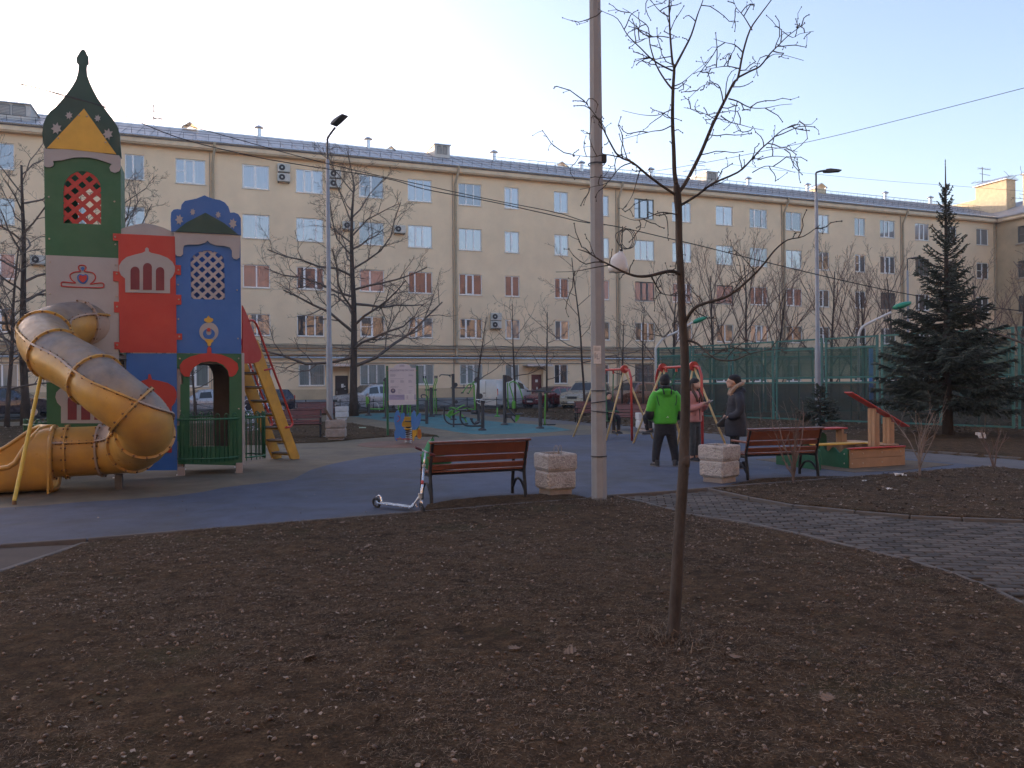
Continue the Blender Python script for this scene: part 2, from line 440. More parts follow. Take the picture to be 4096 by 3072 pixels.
def rail(x0, x1, y, z, h, name):
    g = MB()
    g.tube([(x0, y, z+h), (x1, y, z+h)], .012, 4); g.tube([(x0, y, z+h*.5), (x1, y, z+h*.5)], .009, 4)
    k = x0
    while k < x1: g.tube([(k, y, z-.15), (k, y, z+h)], .010, 4); g.tube([(k, y+.3, z), (k, y, z+h*.8)], .007, 4); k += .75
    g.build(name, m_dark, bld)
rail(tL, tC-2, -.3, EZ+.25, .32, 'snow_guard'); rail(T(2100,700), tC, RY+.3, RZ-.05, .5, 'ridge_railing'); rail(T(2000,700), tC, 1.6, EZ+1.1, .55, 'roof_railing')
def on_roof(px, py, y):                    # photo pixel to the roof surface at local depth y
    t, z = FB.hit(px, py, y); return t, EZ+.05+(y+.6)*math.tan(sl)
def roof_pt(px, py):
    best = None
    for i in range(60):
        y = i*.1; t, z = FB.hit(px, py, y); e = abs(z-(EZ+.05+(y+.6)*math.tan(sl)))
        if best is None or e < best[0]: best = (e, t, y)
    return best[1], best[2], EZ+.05+(best[2]+.6)*math.tan(sl)
def vent_mesh():
    v = MB(); v.cyl((0,0,-.3), (0,0,.62), .16, 12); v.tube([(0,0,.68),(0,0,.74),(0,0,.92)], [.34,.32,.02], 10); v.tube([(0,0,.6),(0,0,.68)], [.05,.05], 6); return v.mesh('roof_vent', m_galv, 40)
vm = vent_mesh()
for (px, py) in ((1036,545),(1473,592),(1976,642),(2326,685),(2604,710),(2993,745),(3231,765),(3542,795),(3722,812)):
    t, y, z = roof_pt(px, py); obj('roof_vent', vm, bld, (t, y, z), rw.random())
m_brickch = M('chimney_brick', (.42,.25,.13), .9, var=.2, bump=.5, bscale=14)
m_cream = M('chimney_render', (.52,.43,.30), .9, var=.14, scale=3, bump=.3, bscale=14)
def chimney(px, py, w, d, h, m, cap=True, dy=RY+.2):
    t, z = FB.hit(px, py, dy); z = RZ-.3
    c = MB(); c.box(t-w/2, t+w/2, dy-d/2, dy+d/2, z-.6, z+h); o = c.build('chimney', m, bld)
    k = MB(); k.prism([(t-w/2-.12, z+h+.12), (t, z+h+.55), (t+w/2+.12, z+h+.12), (t+w/2+.12, z+h+.07), (t, z+h+.5), (t-w/2-.12, z+h+.07)], dy-d/2-.1, dy+d/2+.1)
    k.box(t-w/2, t-w/2+.08, dy-d/2, dy-d/2+.08, z+h, z+h+.1); k.box(t+w/2-.08, t+w/2, dy-d/2, dy-d/2+.08, z+h, z+h+.1)
    k.build('chimney_cap', m_galv, o)
chimney(760, 480, .9, .8, .35, m_brickch); chimney(1560, 580, .8, .8, .1, m_brickch); chimney(2238, 640, 1.1, .9, .25, m_brickch); chimney(3270, 730, 1.2, 1.0, .75, m_cream)
m_dormer = M('dormer_white', (.50,.48,.45), .7, var=.12, dirt=((.35,.3,.26), 3, .4))
def dormer(px, py, w=1.25):
    t, y, z = roof_pt(px, py); y = max(y, 1.2); z = EZ+.05+(y+.6)*math.tan(sl); h = 1.0
    d = MB(); d.box(t, t+w, y, y+3.2, z-.1, z+h); o = d.build('dormer', m_dormer, bld)
    MB().box(t-.08, t+w+.08, y-.14, y+3.4, z+h, z+h+.07).build('dormer_roof', m_galv, o)
    for k in (0, 1):
        s = MB(); x0 = t+.2+k*(w-.35)/2; x1 = x0+(w-.5)/2
        s.box(x0, x1, y-.03, y-.004, z+.28, z+.32); s.box(x0, x1, y-.03, y-.004, z+h-.16, z+h-.12); s.box(x0, x0+.05, y-.03, y-.004, z+.32, z+h-.16); s.box(x1-.05, x1, y-.03, y-.004, z+.32, z+h-.16)
        for q in range(8): s.box(x0+.05, x1-.05, y-.026, y-.006, z+.36+q*.09, z+.40+q*.09)
        s.build('shutter', m_plinth, o)
dormer(1738, 628); dormer(2826, 730); dormer(-30, 470, 2.0)
# downpipes
m_pipe = M('downpipe_tan', (.42,.33,.22), .7, var=.15, dirt=((.25,.2,.15), 3, .5))
for px, zb in ((862,3.3),(1828,3.3),(2478,.4),(3138,.4),(3612,.4),(-120,.4)):
    t = T(px, 1000); g = MB()
    g.tube([(t, -.62, 17.42), (t, -.6, 17.15), (t-.12, -.14, 16.2), (t-.12, -.14, zb), (t-.12, -.28, zb-.15)], .085, 10)
    for z in (15, 12, 9, 6): g.cyl((t-.12, -.14, z), (t-.12, -.14, z+.05), .1, 10)
    g.build('downpipe', m_pipe, bld, smooth=40)
    MB().box(t-.34, t-.30, -.06, -.002, .7, 16.9).build('wall_joint', m_mould, bld)
# wing at the right end
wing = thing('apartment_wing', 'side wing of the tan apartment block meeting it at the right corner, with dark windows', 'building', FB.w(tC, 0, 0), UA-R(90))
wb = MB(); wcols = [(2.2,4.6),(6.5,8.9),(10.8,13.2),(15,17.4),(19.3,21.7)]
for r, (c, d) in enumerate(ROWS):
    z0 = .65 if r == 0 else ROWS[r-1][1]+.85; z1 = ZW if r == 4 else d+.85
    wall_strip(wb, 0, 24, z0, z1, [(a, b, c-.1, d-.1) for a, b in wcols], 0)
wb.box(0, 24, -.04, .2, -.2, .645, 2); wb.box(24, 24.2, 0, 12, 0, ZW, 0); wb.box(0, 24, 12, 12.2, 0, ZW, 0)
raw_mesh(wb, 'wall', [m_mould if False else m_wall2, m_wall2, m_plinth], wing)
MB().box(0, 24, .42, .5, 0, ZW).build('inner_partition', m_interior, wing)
for r, (c, d) in enumerate(ROWS):
    for a, b in wcols:
        place_window(wing, a, c-.1, b-a, d-c, rw.randrange(3), m_brownframe, m_glass_dk)
        MB().box(a-.15, b+.15, -.12, -.001, c-.3, c-.16).build('sill_ledge', m_mould, wing)
MB().box(0, 24, -.42, -.001, 16.98, 17.05).box(0.55, 24, -.5, -.001, 17.05, 17.40).build('cornice', m_fascia, wing)
MB().prism([(-.6, EZ), (RY, RZ), (12.6, EZ), (12.6, EZ-.1), (-.6, EZ-.1)], -6, 24.3, axis='x').build('roof', m_roof, wing)
MB().tube([(-.0,-.35,17.5),(.0,-.35,17.1),(.0,-.22,16.9),(.0,-.22,.3)], .13, 10).build('downpipe', m_pipe, wing, smooth=40)
def wchim(x, y, w, d, z0, z1):
    c = MB().box(x, x+w, y, y+d, z0, z1).build('chimney', m_cream, wing)
    MB().prism([(y-.25, z1+.05), (y+d/2, z1+.5), (y+d+.25, z1+.05), (y+d+.25, z1), (y-.25, z1)], x-.15, x+w+.15, axis='x').build('chimney_cap', m_galv, c)
wchim(-4.2, 2.6, 3.4, 1.3, 18, 21.8); wchim(.6, 3.0, 3.5, 1.2, 18, 21.9)
MB().box(-9.5, -4.2, 3.0, 4.2, 18, 20.6).build('parapet', m_cream, wing)
# antennas on the roof
def antenna(px, py, h, dy, label):
    t, z = FB.hit(px, py, dy); p = FB.w(t, dy, z-h)
    a = thing('roof_antenna', label, 'antenna', p)
    MB().tube([(0,0,0),(0,0,h)], .035, 6).build('mast', m_dark, a)
    e = MB(); e.tube([(-.5,0,h*.97),(.9,0,h*.9)], .025, 5); e.tube([(-.3,0,h*.78),(.9,.1,h*.72)], .025, 5); e.tube([(-1.2,0,h*.45),(1.4,.2,h*.58)], .025, 5)
    for k in range(5):
        e.tube([(-.3+k*.25, -.35, h*.95-k*.02), (-.3+k*.25, .35, h*.95-k*.02)], .014, 4); e.tube([(-.9+k*.45, -.4, h*.5+k*.02), (-.9+k*.45, .4, h*.5+k*.02)], .014, 4)
    e.build('elements', m_dark, a)
antenna(3929, 668, 3.2, 5.5, 'tall branched television antenna on the roof corner beside the lit chimney')
antenna(615, 418, 2.0, 6.0, 'small television antenna on the roof ridge right of the green dome')
antenna(2783, 640, 1.9, 6.2, 'thin television antenna on the ridge beside the middle dormer')
# air conditioners
m_ac = M('ac_casing', (.50,.49,.45), .5, var=.1, dirt=((.3,.26,.2), 5, .4))
def ac_mesh():
    a = thing('air_conditioner', '', 'air conditioner')
    MB().cbox((0,-.22,0), .82, .30, .56, b=.03).build('casing', m_ac, a)
    f = MB(); f.cyl((-.12,-.372,0), (-.12,-.39,0), .2, 20); f.build('fan_grille', m_dark, a)
    MB().cyl((-.12,-.39,0), (-.12,-.398,0), .06, 12).build('fan_hub', m_ac, a)
    MB().box(-.36,-.32,-.36,0,-.34,-.29).box(.32,.36,-.36,0,-.34,-.29).build('bracket', m_dark, a)
    return a
ac0 = ac_mesh(); first = [True]
for (px, py, lb) in ((1134,676,'upper of two air conditioners on the top floor just left of the left lamp post'),
                 (1134,714,'lower of two air conditioners on the top floor just left of the left lamp post'),
                 (1338,700,'upper air conditioner half hidden behind the left lamp post on the top floor'),
                 (1338,738,'lower air conditioner half hidden behind the left lamp post on the top floor'),
                 (1392,905,'grey air conditioner with black front on the fourth floor, seen through the big bare tree'),
                 (1596,920,'single air conditioner on the fourth floor right of the big bare tree'),
                 (1980,1268,'upper of two air conditioners beside a first floor window mid wall'),
                 (1980,1300,'lower of two air conditioners beside a first floor window mid wall'),
                 (156,1042,'air conditioner on the wall immediately left of the playground castle')):
    t, z = FB.hit(px, py); p = FB.w(t, 0, z)
    if first[0]: o = ac0; first[0] = False
    else: o = copy_tree(ac0)
    o.location = p; o.rotation_euler = (0, 0, UA); o['label'] = lb; o['group'] = 'air conditioners on the apartment wall'
# block on the near side of the courtyard, behind the photographer (it is what the panes mirror and it throws warm light back)
m_far = M('ochre_plaster', (.36,.25,.17), .9, var=.12, scale=.4); m_farbrick = M('red_brick_top', (.19,.095,.07), .9, var=.15, scale=.5)
opp = thing('apartment_building', 'ochre apartment block with red brick top floor on the near side of the courtyard', 'building', FB.w(0, -70, 0), UA)
ob = MB(); ob.box(-75, 150, -12, 0, 0, 15.5, 0); ob.box(-75, 150, -12, 0, 15.5, 21.0, 1)
raw_mesh(ob, 'wall', [m_far, m_farbrick], opp)
MB().prism([(-12.5, 21), (-6, 24.0), (.5, 21), (.5, 20.9), (-12.5, 20.9)], -75.3, 150.3, axis='x').build('roof', m_roof, opp)
wm = MB().box(0, 1.5, 0.01, .06, 0, 1.6).mesh('window', m_glass_dk)
for fl in range(5):
    for k in range(66): obj('window', wm, opp, (-74+k*3.35, 0, 1.6+fl*3.3))
# ------------------------------------------------------------------ ground and surfaces
def soilmat():
    m, nt, b, out = newmat('bare_soil')
    a = noise(nt, .9, 7, .7); f = noise(nt, 9, 8, .75); g = noise(nt, 60, 5, .7)
    c1 = ramp(nt, a, [(.35, (.030,.018,.009)), (.62, (.098,.058,.029))])
    c2 = ramp(nt, f, [(.35, (.014,.009,.005)), (.5, (.064,.038,.019)), (.72, (.17,.108,.058))])
    c = mixc(nt, .6, c1, c2); c = mixc(nt, 1.0, c, ramp(nt, g, [(.3, .45), (.7, 1.7)]), 'MULTIPLY')
    moss = ramp(nt, noise(nt, .8, 5, .7), [(.56, 0), (.72, .55)])
    c = mixc(nt, moss, c, (.055,.058,.022))
    nt.links.new(c, b.inputs['Base Color']); b.inputs['Roughness'].default_value = .95; b.inputs['Specular IOR Level'].default_value = .15
    bp = nt.nodes.new('ShaderNodeBump'); bp.inputs['Strength'].default_value = 1.0; bp.inputs['Distance'].default_value = .04
    nt.links.new(noise(nt, 45, 6, .7), bp.inputs['Height']); nt.links.new(bp.outputs[0], b.inputs['Normal'])
    return m
m_soil = soilmat()
def rubber(name, c, dirtc, amt=.55):
    m, nt, b, out = newmat(name)
    base = ramp(nt, noise(nt, 300, 2, .5), [(.35, tuple(x*.75 for x in c)), (.65, tuple(x*1.25 for x in c))])
    d = ramp(nt, noise(nt, .45, 7, .65, dist=.6), [(.42, 0), (.62, amt)])
    base = mixc(nt, d, base, dirtc)
    base = mixc(nt, 1.0, base, ramp(nt, noise(nt, 2.2, 6, .7), [(.3, .75), (.7, 1.2)]), 'MULTIPLY')
    nt.links.new(base, b.inputs['Base Color']); b.inputs['Roughness'].default_value = .8; b.inputs['Specular IOR Level'].default_value = .35
    bp = nt.nodes.new('ShaderNodeBump'); bp.inputs['Strength'].default_value = .5; bp.inputs['Distance'].default_value = .004
    nt.links.new(noise(nt, 260, 3), bp.inputs['Height']); nt.links.new(bp.outputs[0], b.inputs['Normal'])
    return m
m_blue = rubber('rubber_blue', (.072,.082,.118), (.063,.061,.062), .8)
m_tan = rubber('rubber_tan', (.16,.125,.078), (.095,.078,.062), .7)
m_teal = rubber('rubber_teal', (.045,.155,.17), (.07,.12,.12), .6)
m_spot = rubber('rubber_brown', (.20,.10,.065), (.14,.10,.08), .6)
m_grey = rubber('asphalt_path', (.115,.105,.105), (.085,.075,.07), .5)
m_asph = rubber('asphalt_lane', (.07,.068,.068), (.05,.048,.046), .5)
m_redp = rubber('old_red_path', (.060,.044,.038), (.04,.030,.025), .6)
m_sand = M('damp_sand', (.15,.115,.08), .95, var=.2, scale=5, bump=.5, bscale=70, dirt=((.07,.055,.045), 4, .6), spec=.2)
m_kerb = M('kerb_concrete', (.17,.155,.145), .9, var=.25, scale=3, bump=.5, bscale=60, dirt=((.06,.046,.036), 3, .8), spec=.2)
MB().add([(-400,-300,-.09),(400,-300,-.09),(400,400,-.09),(-400,400,-.09)], [(0,1,2,3)]).build('ground', m_soil)['kind'] = 'structure'
def sheet(name, pts, z, mat, px=True, th=.03):
    w = [G(p[0], p[1]) for p in pts] if px else [Vector((p[0], p[1], 0)) for p in pts]
    o = MB().prism([(p.x, p.y) for p in w], z-th, z, axis='z').build(name, mat); o['kind'] = 'structure'; return o
def W2(v): return (v.x, v.y)
lane = [W2(FB.w(-40,-9.4)), W2(FB.w(95,-9.4)), W2(FB.w(95,-.0)), W2(FB.w(-40,-.0))]
sheet('parking_lane', lane, -.008, m_asph, px=False)
back_path = [(1600,1647),(1750,1641),(1884,1648),(1942,1651),(2089,1667),(2250,1682),(2352,1690),(2600,1712),(2812,1731),(3200,1765),(3603,1804),(4096,1841),(4400,1862)]
sheet('back_path', back_path+[(4400,1912),(4096,1884),(3900,1862),(3603,1836),(2900,1775),(2600,1755),(2352,1715),(2089,1700),(1700,1680)], 0, m_grey)
tan_back = [(-500,1700),(200,1684),(900,1668),(1130,1664),(1330,1661),(1409,1659),(1488,1650),(1600,1645),(1750,1645),(1942,1664),(2089,1681),(2250,1696),(2352,1702),(2480,1722),(2640,1742)]
sheet('rubber_surface_tan', tan_back+[(2640,1790),(2200,1900),(1200,2010),(400,2060),(-500,2110)], .004, m_tan)
blue_top = [(-500,2078),(-300,2058),(0,2034),(160,2024),(316,2011),(500,2000),(700,1985),(820,1968),(900,1951),(1050,1934),(1171,1919),(1239,1883),(1300,1864),(1375,1847),(1470,1830),(1578,1818),(1694,1808),(1820,1792),(1950,1772),(2060,1757),(2110,1750),(2250,1742),(2411,1738),(2600,1737),(2810,1756),(2960,1767),(3150,1783),(3350,1807),(3603,1834),(3800,1852),(3960,1867)]
sheet('rubber_surface_blue', blue_top+[(3600,1898),(3224,1925),(2900,1952),(2706,1968),(2419,1988),(2354,1998),(1900,2033),(1627,2055),(1200,2090),(768,2126),(350,2162),(0,2187),(-500,2222)], .008, m_blue)
sheet('rubber_surface_teal', [(1395,1664),(1480,1654),(1600,1652),(1740,1656),(1850,1666),(1942,1682),(2021,1691),(2130,1698),(2210,1706),(2286,1721),(2200,1729),(2080,1735),(1950,1738),(1876,1736),(1810,1726),(1750,1715),(1692,1706),(1574,1690),(1480,1676)], .008, m_teal)
c0 = G(1633,1776); sheet('rubber_spot_brown', [(c0.x+1.35*math.cos(a*math.pi/16), c0.y+1.35*math.sin(a*math.pi/16)) for a in range(32)], .0085, m_spot, px=False)
sheet('sand_patch', [(3024,1840),(3180,1828),(3603,1840),(3814,1861),(3603,1884),(3419,1892),(3284,1877)], .014, m_sand)
sheet('red_path', [(-500,2214),(330,2176),(0,2291),(-500,2460)], -.004, m_redp)
def kerb(pts, w=.05, h=.035, seg=1.0, z=-.03, px=True, name='kerb_strip'):
    ps = [G(*p) for p in pts] if px else [Vector((*p, 0)) for p in pts]
    mbs = MB(); first_ = None
    for i in range(len(ps)-1):
        a, b = ps[i], ps[i+1]; L = (b-a).length; n = max(1, round(L/seg)); an = math.atan2(b.y-a.y, b.x-a.x)
        for k in range(n):
            c = a+(b-a)*((k+.5)/n); c.z = z+(h-z)/2
            mbs.cbox(c+Vector((0,0,rnd.uniform(-.004,.004))), L/n-.012, w, h-z, an+rnd.uniform(-.012,.012), b=.008)
    o = mbs.build(name, m_kerb); o['kind'] = 'structure'; return o
kerb([(-500,2224),(0,2189),(350,2164),(768,2128),(1200,2092),(1627,2057),(1900,2035),(2354,1999),(2419,1989),(2706,1969),(2900,1953),(3224,1926),(3600,1899),(3960,1869)], .05, .032)
kerb([(340,2176),(0,2291),(-500,2463)], .07, .025)
path_lo = [(2464,1990),(2587,2018),(2739,2060),(2995,2100),(3200,2145),(3421,2200),(3620,2245),(3800,2298),(3960,2362),(4096,2431),(4300,2550)]
path_hi = [(2834,1962),(3000,1998),(3175,2030),(3421,2054),(3640,2072),(3848,2082),(4096,2092),(4400,2100)]
kerb(path_lo, .05, .03, .5); kerb(path_hi, .05, .036, 1.0)
kerb([(1884,1648),(2089,1666),(2250,1681),(2600,1711),(2812,1730),(3200,1764),(3603,1803),(4096,1840)], .07, .05)
# ------------------------------------------------------------------ lawns of bare soil: real relief
def inpoly(X, Y, poly):
    ins = np.zeros(X.shape, bool); n = len(poly); j = n-1
    for i in range(n):
        xi, yi = poly[i]; xj, yj = poly[j]
        c = ((yi > Y) != (yj > Y)) & (X < (xj-xi)*(Y-yi)/((yj-yi) if yj != yi else 1e-9)+xi)
        ins ^= c; j = i
    return ins
_rg = np.random.RandomState(5); _tab = _rg.rand(256, 256)
def vnoise(X, Y, s):
    x = X*s+1000.3; y = Y*s+1000.7; xi = np.floor(x).astype(int); yi = np.floor(y).astype(int); fx = x-xi; fy = y-yi
    fx = fx*fx*(3-2*fx); fy = fy*fy*(3-2*fy); t = lambda a, b: _tab[a % 256, b % 256]
    return (t(xi,yi)*(1-fx)+t(xi+1,yi)*fx)*(1-fy)+(t(xi,yi+1)*(1-fx)+t(xi+1,yi+1)*fx)*fy
def soil_h(X, Y):
    return -.004+.6*(.028*vnoise(X, Y, .7)+.026*vnoise(X, Y, 2.3)+.028*vnoise(X, Y, 7)+.020*vnoise(X, Y, 19))
def lawn(name, poly, cell, base=0.0, amp=1.0, rise=0.0):
    P = [W2(p) if hasattr(p, 'x') else p for p in poly]
    xs = [p[0] for p in P]; ys = [p[1] for p in P]
    gx = np.arange(min(xs)-cell, max(xs)+cell*2, cell); gy = np.arange(min(ys)-cell, max(ys)+cell*2, cell)
    X, Y = np.meshgrid(gx, gy); ins = inpoly(X, Y, P)
    Z = np.where(ins, base+amp*soil_h(X, Y)+rise, -.07)
    idx = np.arange(X.size).reshape(X.shape)
    q = np.stack([idx[:-1,:-1], idx[:-1,1:], idx[1:,1:], idx[1:,:-1]], -1).reshape(-1, 4)
    keep = ins.ravel()[q].any(1); q = q[keep]
    used, inv = np.unique(q, return_inverse=True); q = inv.reshape(q.shape)
    V = np.stack([X.ravel(), Y.ravel(), Z.ravel()], 1)[used]
    o = np_mesh(name, V, q, m_soil, True); o['kind'] = 'structure'; return o
def np_mesh(name, V, F, mat, smooth=False, parent=None):
    me = bpy.data.meshes.new(name); nv, nf, k = len(V), len(F), F.shape[1]
    me.vertices.add(nv); me.vertices.foreach_set('co', np.ascontiguousarray(V, dtype=np.float32).ravel())
    me.loops.add(nf*k); me.loops.foreach_set('vertex_index', np.ascontiguousarray(F, dtype=np.int32).ravel())
    me.polygons.add(nf); me.polygons.foreach_set('loop_start', np.arange(0, nf*k, k, dtype=np.int32))
    me.polygons.foreach_set('loop_total', np.full(nf, k, dtype=np.int32))
    if smooth: me.polygons.foreach_set('use_smooth', np.ones(nf, bool))
    me.materials.append(mat); me.update(calc_edges=True); me.validate()
    return obj(name, me, parent)
front_px = [(-900,2255),(-500,2468),(0,2296),(342,2180),(768,2131),(1200,2095),(1627,2060),(1900,2038),(2354,2001),(2450,1992)]+[(a-3, b+3) for a, b in path_lo[1:]]
P_front = [W2(G(*p)) for p in front_px]+[(5.2,2.2),(-5.5,2.2)]
P_front = [(-9.5, 7.2)]+P_front[1:-2]+[(6.5,3.0),(4.2,2.0),(-4.2,2.0),(-9.5,3.5)]
P_right = [W2(G(*p)) for p in [(2845,1962),(2905,1956),(3224,1929),(3600,1901),(3965,1871),(4096,1886),(4500,1918),(4500,2094),(4096,2089),(3848,2079),(3640,2069),(3421,2051),(3175,2027),(3000,1995)]]
P_isl = [W2(G(*p)) for p in [(-300,1800),(1060,1780),(1180,1775),(1307,1770),(1430,1758),(1555,1748),(1660,1748),(1759,1747),(1690,1735),(1600,1725),(1500,1710),(1406,1695),(1300,1690),(1100,1692),(-300,1712)]]
P_b1 = [W2(G(*p)) for p in [(1690,2046),(1700,2026),(1800,2006),(1960,1990),(2150,1982),(2300,1984),(2345,1996),(2000,2025)]]
P_b2 = [W2(G(*p)) for p in [(2890,1951),(2960,1934),(3050,1918),(3200,1911),(3350,1909),(3420,1910),(3224,1922)]]
P_back = [W2(FB.w(-32,-9.6)), W2(FB.w(92,-9.6))]+[(32,26),(30,15)]+[W2(G(*p)) for p in reversed(back_path)]+[W2(G(*p)) for p in [(1488,1648),(1409,1655),(1330,1657),(1130,1660),(900,1664),(200,1680),(-300,1694)]]
lawn('lawn_soil', P_front, .035); lawn('lawn_soil', P_right, .05, .01); lawn('lawn_soil', P_isl, .08, .015)
lawn('lawn_soil', P_b1, .03, .012, .4); lawn('lawn_soil', P_b2, .03, .012, .4); lawn('lawn_soil', P_back, .22, .02, 2.0)
# ------------------------------------------------------------------ paved path: bricks laid one by one
m_paver = M('paver_grey', (.100,.083,.070), .85, var=.2, scale=9, bump=.5, bscale=90, dirt=((.05,.040,.032), 2.2, .75), island=.38, spec=.3)
path_poly = [W2(G(*p)) for p in path_lo]+[W2(G(*p)) for p in reversed(path_hi)]
sheet('path_bed', path_lo+list(reversed(path_hi)), -.012, m_soil)
pave = thing('brick_path', None, None); pave['kind'] = 'structure'
ang = R(-9); ca, sa = math.cos(ang), math.sin(ang); bl, bw = .205, .105; bricks = []
for i in range(-80, 160):
    for j in range(-10, 160):
        lx = (i+(.5 if j % 2 else 0))*bl; ly = j*bw; x = lx*ca-ly*sa; y = 4.0+lx*sa+ly*ca
        if y < 4.5 or y > 13 or x < 0 or x > 12: continue
        if all(inpoly(np.array([x+dx]), np.array([y+dy]), path_poly)[0] for dx, dy in ((.1,0),(-.1,0),(0,.05),(0,-.05))): bricks.append((x, y))
bricks.sort(key=lambda p: p[0]**2+p[1]**2+(0 if abs(p[0]/p[1]) < .72 else 1000))
bme = MB().cbox((0,0,-.03), bl-.014, bw-.014, .06, b=.008).mesh('brick', m_paver)
for x, y in bricks[:300]:
    o = obj('brick', bme, pave, (x, y, rnd.uniform(-.002,.004)+.003)); o.rotation_euler = (rnd.uniform(-.02,.02), rnd.uniform(-.02,.02), ang+rnd.uniform(-.01,.01))
rest = MB()
for x, y in bricks[300:]: rest.cbox((x, y, -.027+rnd.uniform(-.002,.003)), bl-.014, bw-.014, .06, ang+rnd.uniform(-.01,.01), b=.006)
if rest.v: rest.build('far_bricks', m_paver, pave)['kind'] = 'stuff'
# ------------------------------------------------------------------ playground castle
a0, _b = ray(965, 1863); PC = Pl(a0*14.2, 14.2, UA)
m_cgreen = M('hdpe_green', (.022,.125,.052), .5, var=.12, scale=3, bump=.12, bscale=120, dirt=((.06,.085,.055), 1.5, .3))
m_cdkgreen = M('hdpe_dark_green', (.015,.06,.045), .5, var=.15, scale=3, bump=.12, bscale=120)
m_cred = M('hdpe_red', (.46,.038,.026), .5, var=.1, scale=3, bump=.12, bscale=120, dirt=((.30,.07,.05), 1.5, .3))
m_cblue = M('hdpe_blue', (.028,.135,.40), .5, var=.1, scale=3, bump=.12, bscale=120, dirt=((.07,.12,.24), 1.5, .3))
m_cyel = M('hdpe_yellow', (.62,.36,.045), .5, var=.1, scale=3, bump=.1, bscale=120)
m_cbeige = M('hdpe_beige', (.37,.36,.345), .55, var=.07, scale=2, bump=.12, bscale=120, dirt=((.33,.28,.25), 1.8, .35))
m_cdkred = M('hdpe_dark_red', (.16,.02,.03), .5, var=.1)
m_bolt = M('bolt_cap', (.42,.35,.26), .5, var=.1)
m_post = M('post_beige', (.38,.31,.27), .7, var=.15, scale=4, dirt=((.16,.12,.10), 4, .5))
m_inner = M('inner_ply', (.12,.09,.075), .7, var=.2, scale=3)
m_rgreen = M('rail_green', (.02,.12,.05), .4, var=.15, scale=8, dirt=((.03,.07,.04), 9, .4))
castle = thing('playground_castle', 'tall coloured playground castle with green onion dome, spiral tube slide and yellow ladder', 'playground', PC.o, UA)
def z1(x, y): return (x/1.784, 150+y/1.784)
def z2(x, y): return (x*.633, 1000+y*.633)
def zc(x, y): return (650+x/2.2127, 1150+y/2.2127)
def zf(x, y): return (150+x/4.148, 550+y/4.148)      # top left lattice zoom
def pan(name, pts, y, mat, th=.02, holes=(), parent=None, f=None):
    if f: pts = [f(*p) for p in pts]; holes = [[f(*p) for p in h] for h in holes]
    pl = [PC.hit(px, py, y) for px, py in pts]; hl = [[PC.hit(px, py, y) for px, py in h] for h in holes]
    return MB().prism(pl, y-th/2, y+th/2, hl).build(name, mat, parent or castle)
def curve(pts, k=5, closed=True):
    P = [Vector((*p, 0)) for p in pts]
    if closed:
        q = smoothpath([P[-1]]+P+[P[0], P[1]], k); q = q[k:-k-1]
        return [(v.x, v.y) for v in q[:k*len(pts)]]
    return [(v.x, v.y) for v in smoothpath(P, k)]
def arch(x0, x1, yb, yt, slope=0.0, n=10):
    """photo-pixel arch: flat bottom yb, round top yt"""
    r = (x1-x0)/2; cx = (x0+x1)/2; ys = yt+r
    pts = [(x0, yb), (x0, ys)]+[(cx-r*math.cos(math.pi*i/n), ys-r*math.sin(math.pi*i/n)) for i in range(1, n)]+[(x1, ys+slope), (x1, yb+slope)]
    return pts
# left tower -------------------------------------------------
dome = [(330,800),(312,755),(304,690),(312,620),(332,570),(360,532),(400,500),(440,455),(480,405),(520,350),(550,300),(566,250),(572,192),(568,184),(557,172),(555,140),(561,125),(570,118),(576,100),(593,88),(611,98),(618,115),(621,124),(631,138),(633,190),(622,194),(618,222),(622,268),(640,320),(670,385),(700,440),(735,490),(770,540),(810,590),(840,640),(857,700),(862,780),(868,862)]
pan('dome_panel', dome, .0, m_cdkgreen, .06, f=z1)
pan('dome_panel', [(x*.97+8, y*.985+12) for x, y in dome], 1.0, m_cdkgreen, .03, f=z1)
for cx, cy, r in ((493,557,27),(403,650,40),(697,577,24),(770,690,38)):
    pts = [(cx+(r if i % 2 == 0 else r*.58)*math.sin(math.pi*i/7+.2), cy-(r*1.12 if i % 2 == 0 else r*.62)*math.cos(math.pi*i/7+.2)) for i in range(14)]
    pan('star', pts, -.036, m_cbeige, .012, f=z1)
pan('gable_triangle', [(335,790),(600,508),(830,833),(672,818),(480,797)], -.042, m_cyel, .016, f=z1)
cb = [(312,795),(480,797),(498,792),(500,770),(530,758),(590,757),(640,764),(662,775),(668,800),(700,820),(760,832),(850,842),(862,860),(862,930),(850,955),(820,968),(790,955),(780,930),(790,912),(800,905)]
cb += [(770,895),(730,880),(690,868),(640,858),(590,854),(530,858),(480,868),(440,878),(378,882),(384,900),(378,918),(355,928),(330,926),(314,915)]
pan('cornice', cb, -.034, m_cbeige, .02, f=z1)
wl = arch(453, 722, 1325, 953, 10)
pan('wall_panel', [(314,850),(862,865),(864,1576),(325,1553)], 0, m_cgreen, .02, [wl], f=z1)
def clip(poly, inside, inter):
    out = []
    for i in range(len(poly)):
        a, b = poly[i-1], poly[i]
        if inside(b):
            if not inside(a): out.append(inter(a, b))
            out.append(b)
        elif inside(a): out.append(inter(a, b))
    return out
